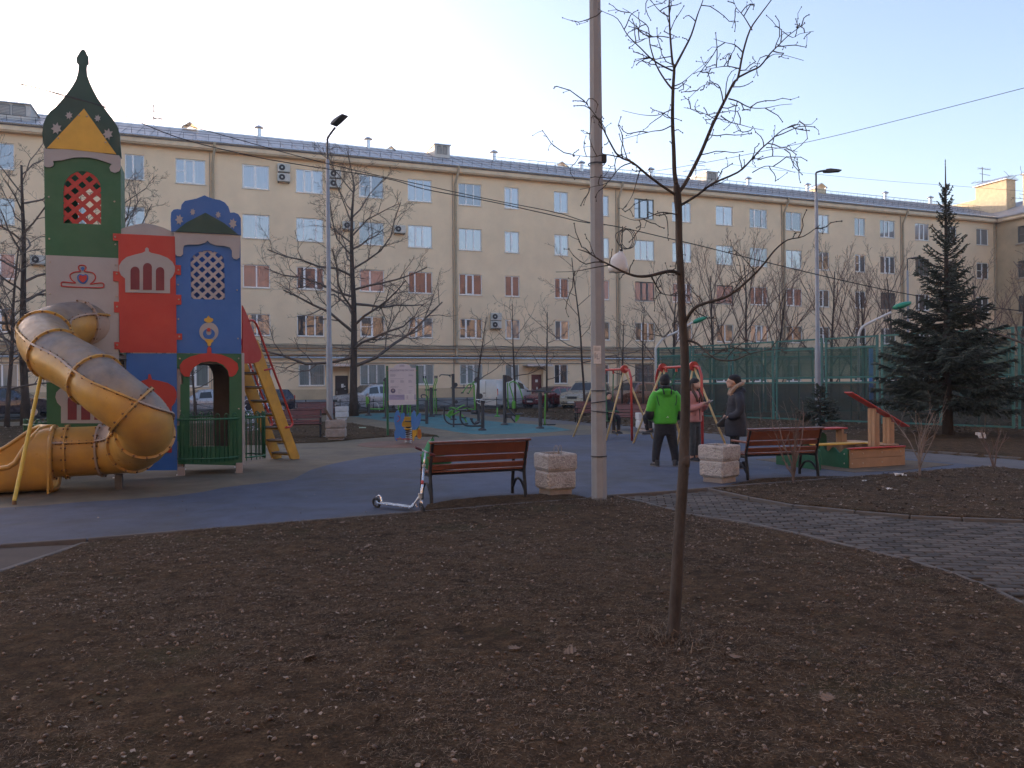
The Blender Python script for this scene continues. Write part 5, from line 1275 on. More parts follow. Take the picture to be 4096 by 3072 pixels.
for (x, y, z) in ((.3,-.005,.28),(.3,-.005,.1),(.05,-.005,.28),(1.2,-.005,.28),(.75,-.005,.28),(.75,-.005,.1),(.05,-.005,.1)): MB().ell((x, y, z), (.016,.008,.016), 8, 4).build('bolt_cap', m_bolt, sbx)
for (x, z) in ((-.036,.27),(-.036,.1)): MB().ell((x,.1,z), (.008,.016,.016), 8, 4).build('bolt_cap', m_bolt, sbx)
# ------------------------------------------------------------------ sports fence
def netmat(name, c, a):
    m, nt, b, out = newmat(name); b.inputs['Base Color'].default_value = (*c, 1); b.inputs['Roughness'].default_value = .8
    tr = nt.nodes.new('ShaderNodeBsdfTransparent'); mx = nt.nodes.new('ShaderNodeMixShader')
    f = ramp(nt, noise(nt, 1.2, 4, .6), [(.3, max(0, a-.10)), (.7, min(1, a+.08))])
    nt.links.new(f, mx.inputs[0]); nt.links.new(tr.outputs[0], mx.inputs[1]); nt.links.new(b.outputs[0], mx.inputs[2]); nt.links.new(mx.outputs[0], out.inputs[0]); return m
m_net = netmat('netting_upper', (.045,.11,.08), .38); m_net2 = netmat('netting_lower', (.038,.048,.038), .46); m_net3 = netmat('netting_top', (.03,.09,.07), .14)
m_fp = M('fence_post_green', (.035,.14,.12), .5, var=.2, scale=6)
def sfence(label, A, B, n, H, names, lower=True, zt=2.85, gr=None):
    A = V((*A, 0)); B = V((*B, 0)); L = (B-A).length; o = thing('sports_fence', label, 'fence', A, math.atan2((B-A).y, (B-A).x), gr); w = L/n
    for k in range(n+1):
        for e in ((-.09, .09) if 0 < k < n else (0,)): MB().box(k*w+e-.035, k*w+e+.035, -.04, .04, 0, H).build('post', m_fp, o)
    for k in range(n):
        x0, x1 = k*w+.13, (k+1)*w-.13
        for z in (.12, 1.55, 1.75, zt, H-.04): MB().box(x0, x1, -.025, .025, z-.03, z+.03).build('rail', m_fp, o)
        MB().box((x0+x1)/2-.025, (x0+x1)/2+.025, -.02, .02, .15, zt-.03).build('mullion', m_fp, o)
        MB().box(x0, x1, -.029, -.027, .15, 1.52).build('mesh_lower', m_net2, o)
        MB().box(x0, x1, -.029, -.027, 1.78, zt-.03).build('mesh_upper', m_net, o)
        MB().box(x0, x1, -.029, -.027, zt+.03, H-.07).build('mesh_top', m_net3, o)
    return o
sfence('long green steel sports court fence with dark netting behind the sandbox', (6.86,36.5), (18.2,20.3), 9, 3.25, None)
sfence('far green sports court fence in front of the right end of the apartment block', (7.1,37.2), (31,40.5), 9, 3.3, None)
bp0 = P3(3486,1700,31); tag(MB().cbox((0,0,1.45), .14, .1, 2.9, b=.01).build('blue_post', m_kblue, None, loc=(bp0.x, bp0.y, 0)), 'blue steel post standing inside the sports court', 'post')
# ------------------------------------------------------------------ scooter
sc = thing('kick_scooter', 'silver kick scooter with red grip leaning against the near bench', 'scooter', G(1600,2045), 0)
so = G(1600,2045); rw0 = G(1506,2033)+V((0,0,.0)); fw0 = G(1688,2054)
m_alu = M('polished_aluminium', (.62,.62,.64), .25, .85, var=.06, scale=6); m_tyre = M('tyre_black', (.03,.03,.032), .7, var=.2); m_grip = M('grip_maroon', (.12,.02,.02), .6)
def wheel(c, r, ax, name='wheel', par=sc, off=so):
    ax = ax.normalized(); e1 = ax.cross(V((0,0,1))).normalized(); e2 = ax.cross(e1)
    ty = MB().tube([c+e1*(r-.016)*math.cos(a*math.pi/14)+e2*(r-.016)*math.sin(a*math.pi/14) for a in range(28)], .016, 8, closed=True).build(name, m_tyre, par, smooth=True, off=off)
    h_ = MB().cyl(c-ax*.014, c+ax*.014, .022, 12)
    for k in range(3): a = k*2*math.pi/3+.4; h_.tube([c, c+e1*(r-.02)*math.cos(a)+e2*(r-.02)*math.sin(a)], .008, 6)
    h_.build('wheel_hub', m_alu, ty, off=off)
dd = (fw0-rw0).normalized(); ax = V((-dd.y, dd.x, 0))
wheel(rw0+V((0,0,.072)), .072, ax+V((0,0,.25))); wheel(fw0+V((0,0,.072)), .072, ax*.8+dd*.5+V((0,0,.3)))
ra_ = rw0+dd*.03+V((0,0,.075)); rb2 = P3(1653,2029, (rw0+fw0).y/2-.02)
dk = MB(); dk.cbox((ra_+rb2)/2, (rb2-ra_).length, .10, .022, M=(Matrix.Rotation(math.atan2((rb2-ra_).y, (rb2-ra_).x), 3, 'Z')@Matrix.Rotation(-math.asin((rb2-ra_).normalized().z), 3, 'Y')), b=.006); dk.build('deck', m_alu, sc, off=so)
MB().tube(smoothpath([rw0+V((0,0,.14)), rw0+dd*.06+V((0,0,.17)), rw0+dd*.09+V((0,0,.1))], 3), .013, 6).build('rear_brake', m_alu, sc, off=so)
sb_ = P3(1681,2012, fw0.y+.01); stp = P3(1701,1806, fw0.y+.40); smid = sb_.lerp(stp, .72)
MB().tube([fw0+V((0,0,.072)), fw0+V((-.01,.0,.16)), sb_], [.016,.022,.02], 8).build('fork', m_alu, sc, smooth=True, off=so)
MB().tube([sb_-V((0,0,.06)), smid], .017, 10).build('stem', m_alu, sc, smooth=True, off=so)
MB().tube([smid, stp], .012, 8).build('upper_stem', m_alu, sc, smooth=True, off=so)
MB().cyl(smid-V((0,0,.012)), smid+V((0,0,.015)), .026, 12).build('clamp', m_galv, sc, off=so)
MB().cyl(sb_+V((0,0,.06)), sb_+V((0,0,.12)), .026, 12).build('headset', m_galv, sc, off=so)
MB().tube([sb_+V((0,0,.1)), sb_+V((-.07,0,.0)), rb2], .012, 6).build('folding_strut', m_alu, sc, off=so)
MB().tube([rb2+V((-.02,0,.02)), rb2+V((.0,.0,.05)), rb2+V((.03,0,.05)), rb2+V((.04,0,.0))], .009, 6).build('latch', m_alu, sc, off=so)
MB().cyl(sb_.lerp(stp, .36), sb_.lerp(stp, .42), .0178, 10).build('red_sticker', m_cred, sc, off=so)
hb = P3(1661,1789, stp.y-.10); hd_ = (hb-stp)
MB().tube([stp-hd_*.5, stp, stp+hd_*.4], .011, 8).build('handlebar', m_alu, sc, smooth=True, off=so)
MB().tube([stp+hd_*.4, stp+hd_], .017, 8).build('grip', m_grip, sc, off=so); MB().tube([stp-hd_*.5, stp-hd_*.95], .017, 8).build('grip', m_grip, sc, off=so)
# green bag on the bench
m_bag = M('bag_green', (.05,.26,.10), .6, var=.2, scale=8); m_bag2 = M('bag_dark_green', (.02,.07,.03), .7)
Bm = near1.matrix_basis
Bl = lambda x, y, z: bA+Matrix.Rotation(R(21.5), 3, 'Z')@V((x, y, z))
bg0 = Bl(-.58,.14,.44); gbag = thing('backpack', 'green backpack sitting on the left end of the near bench', 'bag', bg0, R(21.5))
q = MB(); q.ell((-.02,.04,.17), (.17,.10,.19), 14, 10); q.ell((.10,.08,.09), (.16,.11,.09), 12, 8); q.tube([(-.07,.03,.2),(-.06,.02,.38),(-.02,-.02,.44)], [.10,.05,.015], 10)
organic(q.build('bag_body', m_bag, gbag), .02, 4)
MB().tube(smoothpath([(-.06,-.02,.42),(-.02,-.04,.47),(.04,-.04,.45)], 3), .006, 5).build('loop', m_bag2, gbag)
# bag and cable coil hung on the overhead cable
hg = P3(2497,900,12.0); hb_ = P3(2485,1004,12.0)
pbm = M('bag_polythene', (.62,.60,.56), .4, var=.1, scale=6, bump=.6, bscale=12)
hc = thing('cable_coil', 'loose coil of thin cable hanging from the overhead cable', 'cable', hg)
for k in range(3):
    c = P3(2501,957,12.0)+V((k*.008,0,k*.006)); MB().tube([c+V((.118*math.cos(a/14*math.pi)+.02*k, .01*k, .155*math.sin(a/14*math.pi))) for a in range(28)], .006, 5, closed=True).build('loop', m_dark, hc, off=hg)
c = P3(2478,945,12.0); MB().tube(smoothpath([P3(2505,905,12), P3(2478,925,12), P3(2462,940,12), P3(2470,970,12), P3(2486,985,12), P3(2488,1002,12)], 4), .006, 5).build('cable_end', m_dark, hc, off=hg)
MB().tube([P3(2490,905,12), P3(2489,960,12), hb_], .007, 5).build('cable_end', m_dark, hc, off=hg)
bgp = thing('plastic_bag', 'white plastic bag of cable tied up and hanging from the overhead cable', 'bag', hb_)
bm_ = MB(); o12 = lambda a, b: P3(a, b, 12.0)
rr2 = []
for (x, y, hw2) in ((2485,1002,6),(2484,1010,9),(2478,1022,22),(2474,1042,33),(2472,1065,40),(2472,1082,42),(2473,1090,34)):
    c = o12(x, y); r = hw2*12/3076; rr2.append([c+V((r*math.cos(a*math.pi/7)*(1+.08*math.sin(a*5+y)), .55*r*math.sin(a*math.pi/7), .01*math.sin(a*3))) for a in range(14)])
bm_.loft(rr2); bm_.build('bag_body', pbm, bgp, smooth=True, off=hb_)
MB().ell(o12(2485,1001), (.028,.028,.022), 8, 5).build('tape_knot', m_dark, bgp, off=hb_)
# overhead cables
m_cab = M('cable_black', (.03,.028,.03), .7)
def cable(pts, depths, r, label, grp='overhead cables crossing the courtyard', bits=0):
    P = [P3(a, b, depths[0]+(depths[1]-depths[0])*i/(len(pts)-1)) for i, (a, b) in enumerate(pts)]
    sp_ = smoothpath(P, 5); m0 = P[0]
    o = MB().tube(sp_, r, 5).build('overhead_cable', m_cab, None, off=m0, loc=m0); tag(o, label, 'cable', grp); return o
cable([(-500,330),(-150,340),(0,343),(112,343),(269,388),(415,428),(700,546),(975,617),(1175,655),(1536,712),(1700,757),(1960,806),(2215,862),(2330,888),(2460,905),(2693,958),(2800,983),(3081,1053),(3415,1132),(3697,1188),(4096,1245),(4600,1290)], (12.0,12.0), .0075, 'lower of the two long sagging cables crossing in front of the whole facade')
cable([(-500,200),(-150,270),(0,312),(112,343),(269,383),(415,424),(774,509),(1175,620),(1440,686),(1700,742),(1960,798),(2215,848),(2335,884),(2420,900)], (12.1,12.1), .0065, 'upper of the two long sagging cables, starting above the dome')
cable([(2600,688),(2818,651),(3100,595),(3400,529),(4096,352),(4500,240)], (40,22), .011, 'thin cable rising to the right edge of the sky')
cable([(2900,655),(3200,690),(3560,725),(3800,742),(4096,765)], (60,60), .011, 'faint thin wire over the right roof end')
# litter pieces that can be told apart
tag(MB().tube([(-.12,0,0),(.12,.02,0)], [.035,.03], 10).build('plastic_bottle', M('bottle_pale_green', (.42,.52,.38), .3), None, loc=G(1450,1717)+V((0,0,.05))), 'pale green plastic bottle lying on the leaf litter by the board', 'bottle')
def paper(px, py, s, label, m=None):
    g = G(px, py); q = MB(); n = 5; r_ = random.Random(px)
    q.add([(s*(i/n-.5)+r_.uniform(-.1,.1)*s, s*.7*(j/n-.5)+r_.uniform(-.1,.1)*s, r_.uniform(0,.35)*s) for j in range(n+1) for i in range(n+1)], [(j*(n+1)+i, j*(n+1)+i+1, (j+1)*(n+1)+i+1, (j+1)*(n+1)+i) for j in range(n) for i in range(n)])
    o = q.build('litter_scrap', m or m_paper, None, loc=(g.x, g.y, .045)); tag(o, label, 'litter'); return o
paper(3600,1916,.16,'white crumpled paper in the right soil bed near the shrub'); paper(3457,1937,.07,'small pale scrap on the soil behind the paved path'); paper(3557,1971,.09,'white scrap in the middle of the right soil bed')
paper(1940,2800,.05,'small pale blue scrap on the soil in the foreground') if False else None
cbw = paper(3921,1765,.3,'black and white crumpled rag standing up right of the spruce trunk'); cbw.location.z = .12; cbw.rotation_euler = (1.3,0,.3)
# ------------------------------------------------------------------ people
m_skin = M('skin', (.50,.30,.22), .55, var=.08); m_hairb = M('hair_brown', (.07,.035,.022), .6, var=.3, scale=30); m_hat = M('knit_black', (.022,.022,.026), .9, var=.3, scale=40, bump=.5, bscale=160)
m_jg = M('jacket_green', (.07,.40,.03), .7, var=.10, scale=9, bump=.7, bscale=14); m_jd = M('jacket_trim_dark', (.02,.022,.026), .8); m_tr = M('trousers_black', (.020,.021,.026), .85, var=.25, scale=12, bump=.6, bscale=16)
m_shoe = M('shoe_dark', (.03,.03,.034), .6, var=.3); m_sole = M('shoe_sole', (.14,.13,.12), .7); m_glove = M('glove_grey', (.16,.18,.16), .8)
m_pink = M('jacket_pink', (.52,.24,.22), .75, var=.10, scale=8, bump=.7, bscale=14); m_jean = M('trousers_grey', (.055,.062,.066), .85, var=.2, scale=14, bump=.4, bscale=20)
m_coat = M('coat_navy', (.020,.022,.032), .75, var=.25, scale=9, bump=.7, bscale=12); m_fur = M('fur_beige', (.36,.25,.18), .95, var=.35, scale=40, bump=.9, bscale=90)
m_phone = M('phone_light', (.55,.55,.56), .3); m_hbag = M('bag_black', (.015,.015,.017), .5)
def limb(mb, pts, rad, n=12, sq=1.0): mb.tube(smoothpath(pts, 4), list(np.interp(np.linspace(0, len(rad)-1, 4*(len(pts)-1)+1), range(len(rad)), rad)), n, sq=sq); return mb
def stack(mb, secs, n=18, p=2.3):
    """torso-like loft: (z, cx, cy, rx, ry)"""
    rr = []
    for (z, cx, cy, rx, ry) in secs:
        r = []
        for i in range(n):
            a = 2*math.pi*i/n; c, s = math.cos(a), math.sin(a)
            r.append((cx+rx*math.copysign(abs(c)**(2/p), c), cy+ry*math.copysign(abs(s)**(2/p), s), z))
        rr.append(r)
    mb.loft(rr); return mb
def hand(mb, wrist, d, up, side, r=.009, curl=.5, scale=1.0):
    """palm and five separate fingers; d = direction of the hand, up = back of the hand, side = towards the thumb"""
    d = V(d).normalized(); up = V(up); up = (up-d*up.dot(d)).normalized(); s = d.cross(up)*side; w = V(wrist)
    mb.tube([w, w+d*.035*scale, w+d*.075*scale], [.024*scale,.036*scale,.038*scale], 10, sq=.55)
    for k, (o, L) in enumerate(((.030,.070),(.010,.078),(-.010,.072),(-.030,.056))):
        b = w+d*.07*scale+s*o*scale; L *= scale; e1 = (d*math.cos(curl*.5)-up*math.sin(curl*.5)); e2 = (d*math.cos(curl*1.4)-up*math.sin(curl*1.4))
        mb.tube([b-d*.02, b, b+e1*L*.5, b+e1*L*.5+e2*L*.5], [r*scale, r*scale, r*.92*scale, r*.7*scale], 7)
    b = w+d*.025*scale+s*.028*scale; e = (d*.7+s*.6-up*.3).normalized()
    mb.tube([b, b+e*.035*scale, b+(e+d*.4).normalized()*.06*scale], [r*1.2*scale, r*1.1*scale, r*.8*scale], 7)
def headmesh(mb, c, sc=1.0, yaw=0, pitch=0):
    Mh = Matrix.Rotation(yaw, 3, 'Z')@Matrix.Rotation(-pitch, 3, 'X'); c = V(c)
    def E(p, r, n=14, m=10): mb.ell(c+Mh@(V(p)*sc), tuple(x*sc for x in r), n, m, M=Mh)
    E((0,-.01,.02), (.078,.095,.10)); E((0,.03,-.045), (.058,.065,.068)); E((0,.095,-.012), (.014,.022,.026), 8, 6); E((0,.085,-.062), (.026,.014,.010), 8, 5)
    E((0,.078,.028), (.060,.020,.014), 10, 5); E((.079,-.005,-.005), (.010,.020,.030), 8, 5); E((-.079,-.005,-.005), (.010,.020,.030), 8, 5); E((0,.07,-.095), (.026,.022,.02), 8, 5)
    return Mh
m_eye = M('eye_dark', (.03,.02,.02), .3)
def eyes(o, c, Mh, sc=1.0):
    e = MB()
    for s in (-1, 1): e.ell(V(c)+Mh@(V((s*.03,.088,.012))*sc), (.012*sc,.006*sc,.006*sc), 8, 5)
    e.build('eyes', m_eye, o)
def shoe(p, name, at, yaw, L=.29, tall=.10, mat=None):
    Mz = Matrix.Rotation(yaw, 3, 'Z'); a = V(at); q = MB()
    for (y, z, r) in ((-.06,.05,(.042,.055,.055)),(.04,.045,(.046,.08,.045)),(.13,.038,(.048,.075,.036))): q.ell(a+Mz@V((0,y,z)), r, 12, 8, M=Mz)
    q.tube([a+V((0,0,.05))+Mz@V((0,-.05,0)), a+V((0,0,tall+.03))+Mz@V((0,-.05,0))], [.05,.047], 12)
    o = organic(q.build(name, mat or m_shoe, p), .012, 2)
    so_ = MB(); so_.prism([tuple((a+Mz@V((x, y, 0))).xy) for x, y in ((-.035,-.11),(.035,-.11),(.045,0),(.05,.12),(.03,.2),(-.03,.2),(-.05,.12),(-.045,0))], a.z+.0, a.z+.026, axis='z')
    so_.build('sole', m_sole, o)
def person(label, loc, yaw): return thing('person', label, 'person', loc, yaw, None)
# man in the green jacket, back to the viewer (local +y = facing, away from the camera)
mp = person('man in bright green jacket, black hat and black trousers standing with his back to us', (2.92,14.68,0), R(4))
b = MB(); H0 = (0,.02,1.60); Mh = headmesh(b, H0, 1.0, R(-8), -.12)
b.tube([(0,0,1.38),(0,.0,1.54)], [.065,.058], 10); stack(b, [(.82,0,0,.15,.10),(1.0,0,0,.14,.10),(1.25,0,0,.17,.11),(1.40,0,0,.17,.09),(1.45,0,0,.08,.07)])
for s, fx in ((-1,-.19), (1,.185)):
    limb(b, [(s*.17,0,1.40),(s*.27,-.0,1.15),(s*.26,.12,.97),(s*.17,.25,.93)], [.05,.045,.038,.028])
    limb(b, [(s*.09,0,.88),((s*.09+fx)/2,.02,.48),(fx,0,.06)], [.09,.06,.04])
    hand(b, (s*.17,.25,.93), (-s*.5,.5,-.1), (0,0,1), -s, curl=.6)
body = organic(b.build('body', m_skin, mp), .012, 2); eyes(mp, H0, Mh)
j = MB()
stack(j, [(.815,0,.0,.205,.15),(.84,0,0,.222,.165),(1.0,0,.0,.222,.165),(1.2,0,0,.228,.155),(1.34,0,-.005,.232,.135),(1.42,0,-.005,.19,.115),(1.475,0,0,.11,.09),(1.50,0,.0,.085,.08)])
for s in (-1, 1): limb(j, [(s*.16,0,1.40),(s*.235,-.01,1.29),(s*.30,-.03,1.08),(s*.285,.06,.955),(s*.22,.19,.93)], [.085,.088,.083,.075,.055])
for k in range(7): j.ell((0+.13*math.cos(R(200+k*23.3)), -.06+.09*math.sin(R(200+k*23.3)), 1.455-.012*abs(k-3)), (.052,.045,.040), 8, 6)
j.ell((0,-.135,1.40), (.115,.045,.065), 12, 8)
jk = organic(j.build('jacket', m_jg, mp), .017, 4)
for s in (-1, 1):
    MB().tube(smoothpath([(s*.085,-.10,1.52),(s*.078,-.165,1.46),(s*.068,-.19,1.38)], 3), .013, 6).build('hood_strap', m_jd, jk, smooth=True)
    MB().tube(smoothpath([(s*.19,-.118,1.36),(s*.178,-.150,1.25),(s*.155,-.165,1.17)], 3), .007, 6).build('zip', m_jd, jk, smooth=True)
    q = MB(); limb(q, [(s*.305,-.035,1.08),(s*.302,-.005,1.0),(s*.285,.06,.95)], [.086,.090,.082]); organic(q.build('elbow_patch', m_jd, jk), .016, 3)
    q = MB(); hand(q, (s*.22,.19,.93), (-s*.3,.6,-.35), (0,0,1), -s, r=.013, curl=.7); organic(q.build('glove', m_glove, jk), .009, 1)
MB().tube([(.0,-.168,.945),(.0,-.170,.968)], .005, 4).tube([(-.022,-.168,.94),(0,-.170,.955),(.022,-.168,.94)], .005, 4).build('chest_logo', m_paper, jk)
t_ = MB(); stack(t_, [(.60,0,0,.15,.11),(.78,0,0,.185,.13),(.92,0,0,.175,.12)])
for s, fx in ((-1,-.19), (1,.185)): limb(t_, [(s*.09,0,.82),(s*.115,.01,.62),((s*.10+fx)/2+.01*s,.02,.42),(fx,0,.20),(fx,.0,.09)], [.105,.105,.088,.076,.07], n=14)
organic(t_.build('trousers', m_tr, mp), .017, 4)
shoe(mp, 'shoe', (-.19,0,0), R(12)); shoe(mp, 'shoe', (.185,-.02,0), R(-28))
h_ = MB(); h_.ell((0,.0,1.655), (.098,.112,.095), 16, 12); h_.ell((0,.0,1.60), (.095,.110,.06), 16, 8); h_.ell((0,-.02,1.715), (.07,.075,.055), 12, 8); organic(h_.build('knit_hat', m_hat, mp), .014, 3)
q = MB(); q.tube([(.085*math.cos(a*math.pi/8), .085*math.sin(a*math.pi/8)+.0, 1.52) for a in range(16)], .035, 8, closed=True); organic(q.build('neck_scarf', m_jd, mp), .014, 3)
# woman in the pink jacket looking at her phone
wp = person('young woman in pink jacket and grey trousers looking down at a phone', (3.68,15.6,0), R(-136))
b = MB(); H0 = (0,.05,1.56); Mh = headmesh(b, H0, .95, R(-10), -.45)
b.tube([(0,0,1.34),(0,.02,1.50)], [.055,.05], 10); stack(b, [(.85,0,0,.14,.10),(1.0,0,0,.12,.09),(1.22,0,0,.145,.10),(1.36,0,0,.15,.08),(1.41,0,0,.07,.06)])
for s in (-1, 1):
    limb(b, [(s*.15,0,1.36),(s*.20,.03,1.12),(s*.12,.22,1.14),(s*.05,.30,1.20)], [.045,.04,.034,.025]); limb(b, [(s*.08,0,.9),(s*.09,.03,.48),(s*.09,0,.06)], [.085,.055,.035])
    hand(b, (s*.05,.29,1.18), (-s*.25,.8,.35), (0,.5,-1), s, r=.008, curl=.8, scale=.9)
organic(b.build('body', m_skin, wp), .011, 2); eyes(wp, H0, Mh, .95)
j = MB(); stack(j, [(.80,0,0,.185,.135),(.83,0,0,.195,.145),(.98,0,0,.185,.14),(1.1,0,0,.175,.13),(1.28,0,0,.185,.125),(1.37,0,0,.15,.10),(1.43,0,0,.09,.08)])
for s in (-1, 1): limb(j, [(s*.13,0,1.36),(s*.215,.0,1.24),(s*.225,.03,1.08),(s*.15,.17,1.10),(s*.07,.26,1.17)], [.07,.072,.068,.06,.045])
for k in range(9): j.ell((.12*math.cos(R(180+k*22.5)), -.01+.10*math.sin(R(180+k*22.5)), 1.42-.01*abs(k-4)), (.045,.04,.038), 8, 6)
jp = organic(j.build('jacket', m_pink, wp), .016, 4)
MB().box(-.13,-.05,.128,.142,.93,1.0).box(.05,.13,.128,.142,.93,1.0).build('pocket_flap', m_pink, jp); MB().box(-.006,.006,.13,.148,.84,1.3).build('zip', m_hbag, jp)
t_ = MB(); stack(t_, [(.70,0,0,.14,.10),(.85,0,0,.155,.115)])
for s in (-1, 1): limb(t_, [(s*.08,0,.84),(s*.085,.01,.62),(s*.088,.03,.42),(s*.09,0,.12)], [.092,.085,.068,.052])
organic(t_.build('trousers', m_jean, wp), .015, 4); shoe(wp, 'shoe', (-.09,0,0), R(20), mat=m_hat); shoe(wp, 'shoe', (.09,0,0), R(-10), mat=m_hat)
h_ = MB(); h_.ell((0,.03,1.62), (.088,.102,.075), 16, 12); h_.ell((0,.0,1.59), (.085,.085,.06), 12, 8); organic(h_.build('knit_hat', m_hat, wp), .013, 3)
q = MB()
for s in (-1, 1): q.tube(smoothpath([(s*.07,.03,1.58),(s*.09,.04,1.45),(s*.09,.12,1.32),(s*.08,.15,1.2)], 4), [.03]*5+[.035]*4+[.03]*3+[.015], 8)
q.ell((0,-.05,1.5), (.08,.05,.10), 10, 8); organic(q.build('long_hair', m_hairb, wp), .014, 3)
MB().cbox((-.02,.375,1.215), .065, .012, .11, b=.004, M=Matrix.Rotation(R(-60), 3, 'X')).build('phone', m_phone, wp)
# woman in the dark coat, side view facing left
cp_ = person('woman in long dark coat with beige fur hood and shoulder bag, facing left', (4.12,14.2,0), R(84))
b = MB(); H0 = (0,.055,1.60); Mh = headmesh(b, H0, .98, 0, .02)
b.tube([(0,0,1.36),(0,.02,1.54)], [.058,.052], 10); stack(b, [(.85,0,0,.14,.12),(1.05,0,0,.13,.11),(1.28,0,0,.16,.12),(1.38,0,0,.16,.10),(1.43,0,0,.07,.06)])
for s in (-1, 1):
    limb(b, [(s*.16,-.02,1.36),(s*.22,-.05,1.12),(s*.20,.12,.98)], [.045,.04,.03]); limb(b, [(s*.08,0,.9),(s*.08,.02,.48),(s*.09,0,.06)], [.085,.055,.035]); hand(b, (s*.20,.12,.98), (-s*.4,.6,-.2), (0,0,1), -s, r=.008, curl=.7, scale=.9)
organic(b.build('body', m_skin, cp_), .011, 2); eyes(cp_, H0, Mh)
j = MB(); stack(j, [(.60,0,0,.19,.185),(.63,0,0,.20,.195),(.85,0,0,.20,.19),(1.02,0,0,.19,.165),(1.15,0,-.01,.185,.155),(1.30,0,-.02,.19,.15),(1.39,0,-.03,.16,.13),(1.47,0,-.04,.10,.10)])
for s in (-1, 1): limb(j, [(s*.13,-.03,1.38),(s*.215,-.04,1.26),(s*.235,-.04,1.08),(s*.21,.06,.98),(s*.16,.15,.97)], [.075,.078,.074,.068,.055])
j.ell((0,-.11,1.44), (.11,.09,.07), 12, 8)
ct = organic(j.build('coat', m_coat, cp_), .016, 4)
for z in (.72,.84,.96,1.08,1.2): 
    MB().tube([(.203*math.cos(a*math.pi/10), (.194 if z < 1 else .165)*math.sin(a*math.pi/10)-.0, z) for a in range(20)], .004, 4, closed=True).build('quilt_seam', m_coat, ct)
q = MB(); q.tube(smoothpath([(.07,.10,1.36),(.11,.06,1.45),(.12,-.02,1.53),(.08,-.11,1.57),(0,-.135,1.58),(-.08,-.11,1.57),(-.12,-.02,1.53),(-.11,.06,1.45),(-.07,.10,1.36)], 4), .038, 9); organic(q.build('fur_collar', m_fur, ct), .013, 2)
t_ = MB()
for s in (-1, 1): limb(t_, [(s*.08,0,.84),(s*.08,.02,.45),(s*.09,0,.12)], [.09,.068,.055])
organic(t_.build('trousers', m_tr, cp_), .015, 4); shoe(cp_, 'shoe', (-.09,0,0), 0, mat=m_hat); shoe(cp_, 'shoe', (.09,-.12,0), 0, mat=m_hat)
h_ = MB(); h_.ell((0,.01,1.665), (.096,.118,.082), 16, 12); h_.ell((0,-.02,1.62), (.09,.10,.06), 12, 8); organic(h_.build('knit_hat', m_hat, cp_), .013, 3)
hbg = MB(); hbg.prism([(.10,1.02),(.32,.82),(.30,.76),(.08,.77),(.06,.92)], .12, .22, axis='x'); organic(hbg.build('shoulder_bag', m_hbag, cp_), .015, 3)
MB().tube(smoothpath([(.17,.22,.92),(.13,.12,1.2),(.09,.03,1.47),(.0,-.12,1.46),(-.05,-.16,1.2),(-.02,-.2,.95)], 4), .009, 5).build('bag_strap', m_hbag, cp_)
# boy sitting on the left swing
def sitter(label, loc, yaw, seat, hatm, jm, sc=.85, lean=0, legs=((.0,0),(.0,0)), face=True):
    p = person(label, loc, yaw); p.scale = (sc, sc, sc); z = seat/sc
    b = MB(); H0 = (0,.04,z+.80); Mh = headmesh(b, H0, 1.0, R(-25) if face else 0, -.15)
    b.tube([(0,0,z+.56),(0,.02,z+.74)], [.055,.05], 10); stack(b, [(z+.03,0,0,.14,.12),(z+.25,0,0,.13,.11),(z+.45,0,0,.16,.11),(z+.56,0,0,.15,.09),(z+.62,0,0,.07,.06)])
    for s, (dy, dz) in zip((-1, 1), legs):
        limb(b, [(s*.09,.03,z+.09),(s*.10,.42,z+.10+dz*.4),(s*.10,.46+dy,z-.36+dz)], [.08,.06,.038])
        limb(b, [(s*.16,0,z+.54),(s*.24,.02,z+.30),(s*.08,.22,z+.26)], [.045,.04,.028]); hand(b, (s*.08,.22,z+.26), (-s*.6,.8,-.1), (0,0,1), -s, r=.008, curl=.8, scale=.85)
    organic(b.build('body', m_skin, p), .012, 2); eyes(p, H0, Mh)
    j = MB(); stack(j, [(z-.01,0,0,.19,.16),(z+.2,0,0,.19,.16),(z+.42,0,0,.20,.15),(z+.55,0,0,.17,.12),(z+.64,0,0,.10,.09),(z+.69,0,.01,.08,.08)])
    for s in (-1, 1): limb(j, [(s*.14,0,z+.54),(s*.24,.0,z+.42),(s*.255,.03,z+.28),(s*.13,.19,z+.26)], [.075,.075,.068,.05])
    organic(j.build('jacket', jm, p), .017, 4); t_ = MB()
    for s, (dy, dz) in zip((-1, 1), legs): limb(t_, [(s*.09,.0,z+.08),(s*.10,.25,z+.11),(s*.10,.43,z+.09+dz*.4),(s*.10,.46+dy*.6,z-.12+dz*.7),(s*.10,.46+dy,z-.33+dz)], [.095,.088,.08,.066,.055])
    organic(t_.build('trousers', m_tr, p), .016, 4)
    for s, (dy, dz) in zip((-1, 1), legs): shoe(p, 'shoe', (s*.10,.47+dy,z-.46+dz), 0, mat=m_shoe)
    h_ = MB(); h_.ell((0,.0,z+.865), (.092,.108,.08), 16, 12); h_.ell((0,-.01,z+.83), (.09,.10,.05), 12, 8); organic(h_.build('knit_hat', hatm, p), .014, 3)
    return p
sitter('boy in black hat and dark jacket sitting on the left swing', (s1c.x-.02, s1c.y+.02, 0), R(205), .53, m_hat, m_coat, .86)
sitter('child in dark clothes on the right swing, mostly hidden by the man in green', (s2c.x-.36, s2c.y-.05, 0), R(125), .65, m_hat, m_coat, .86, legs=((-.05,.10),(-.12,.04)), face=False)
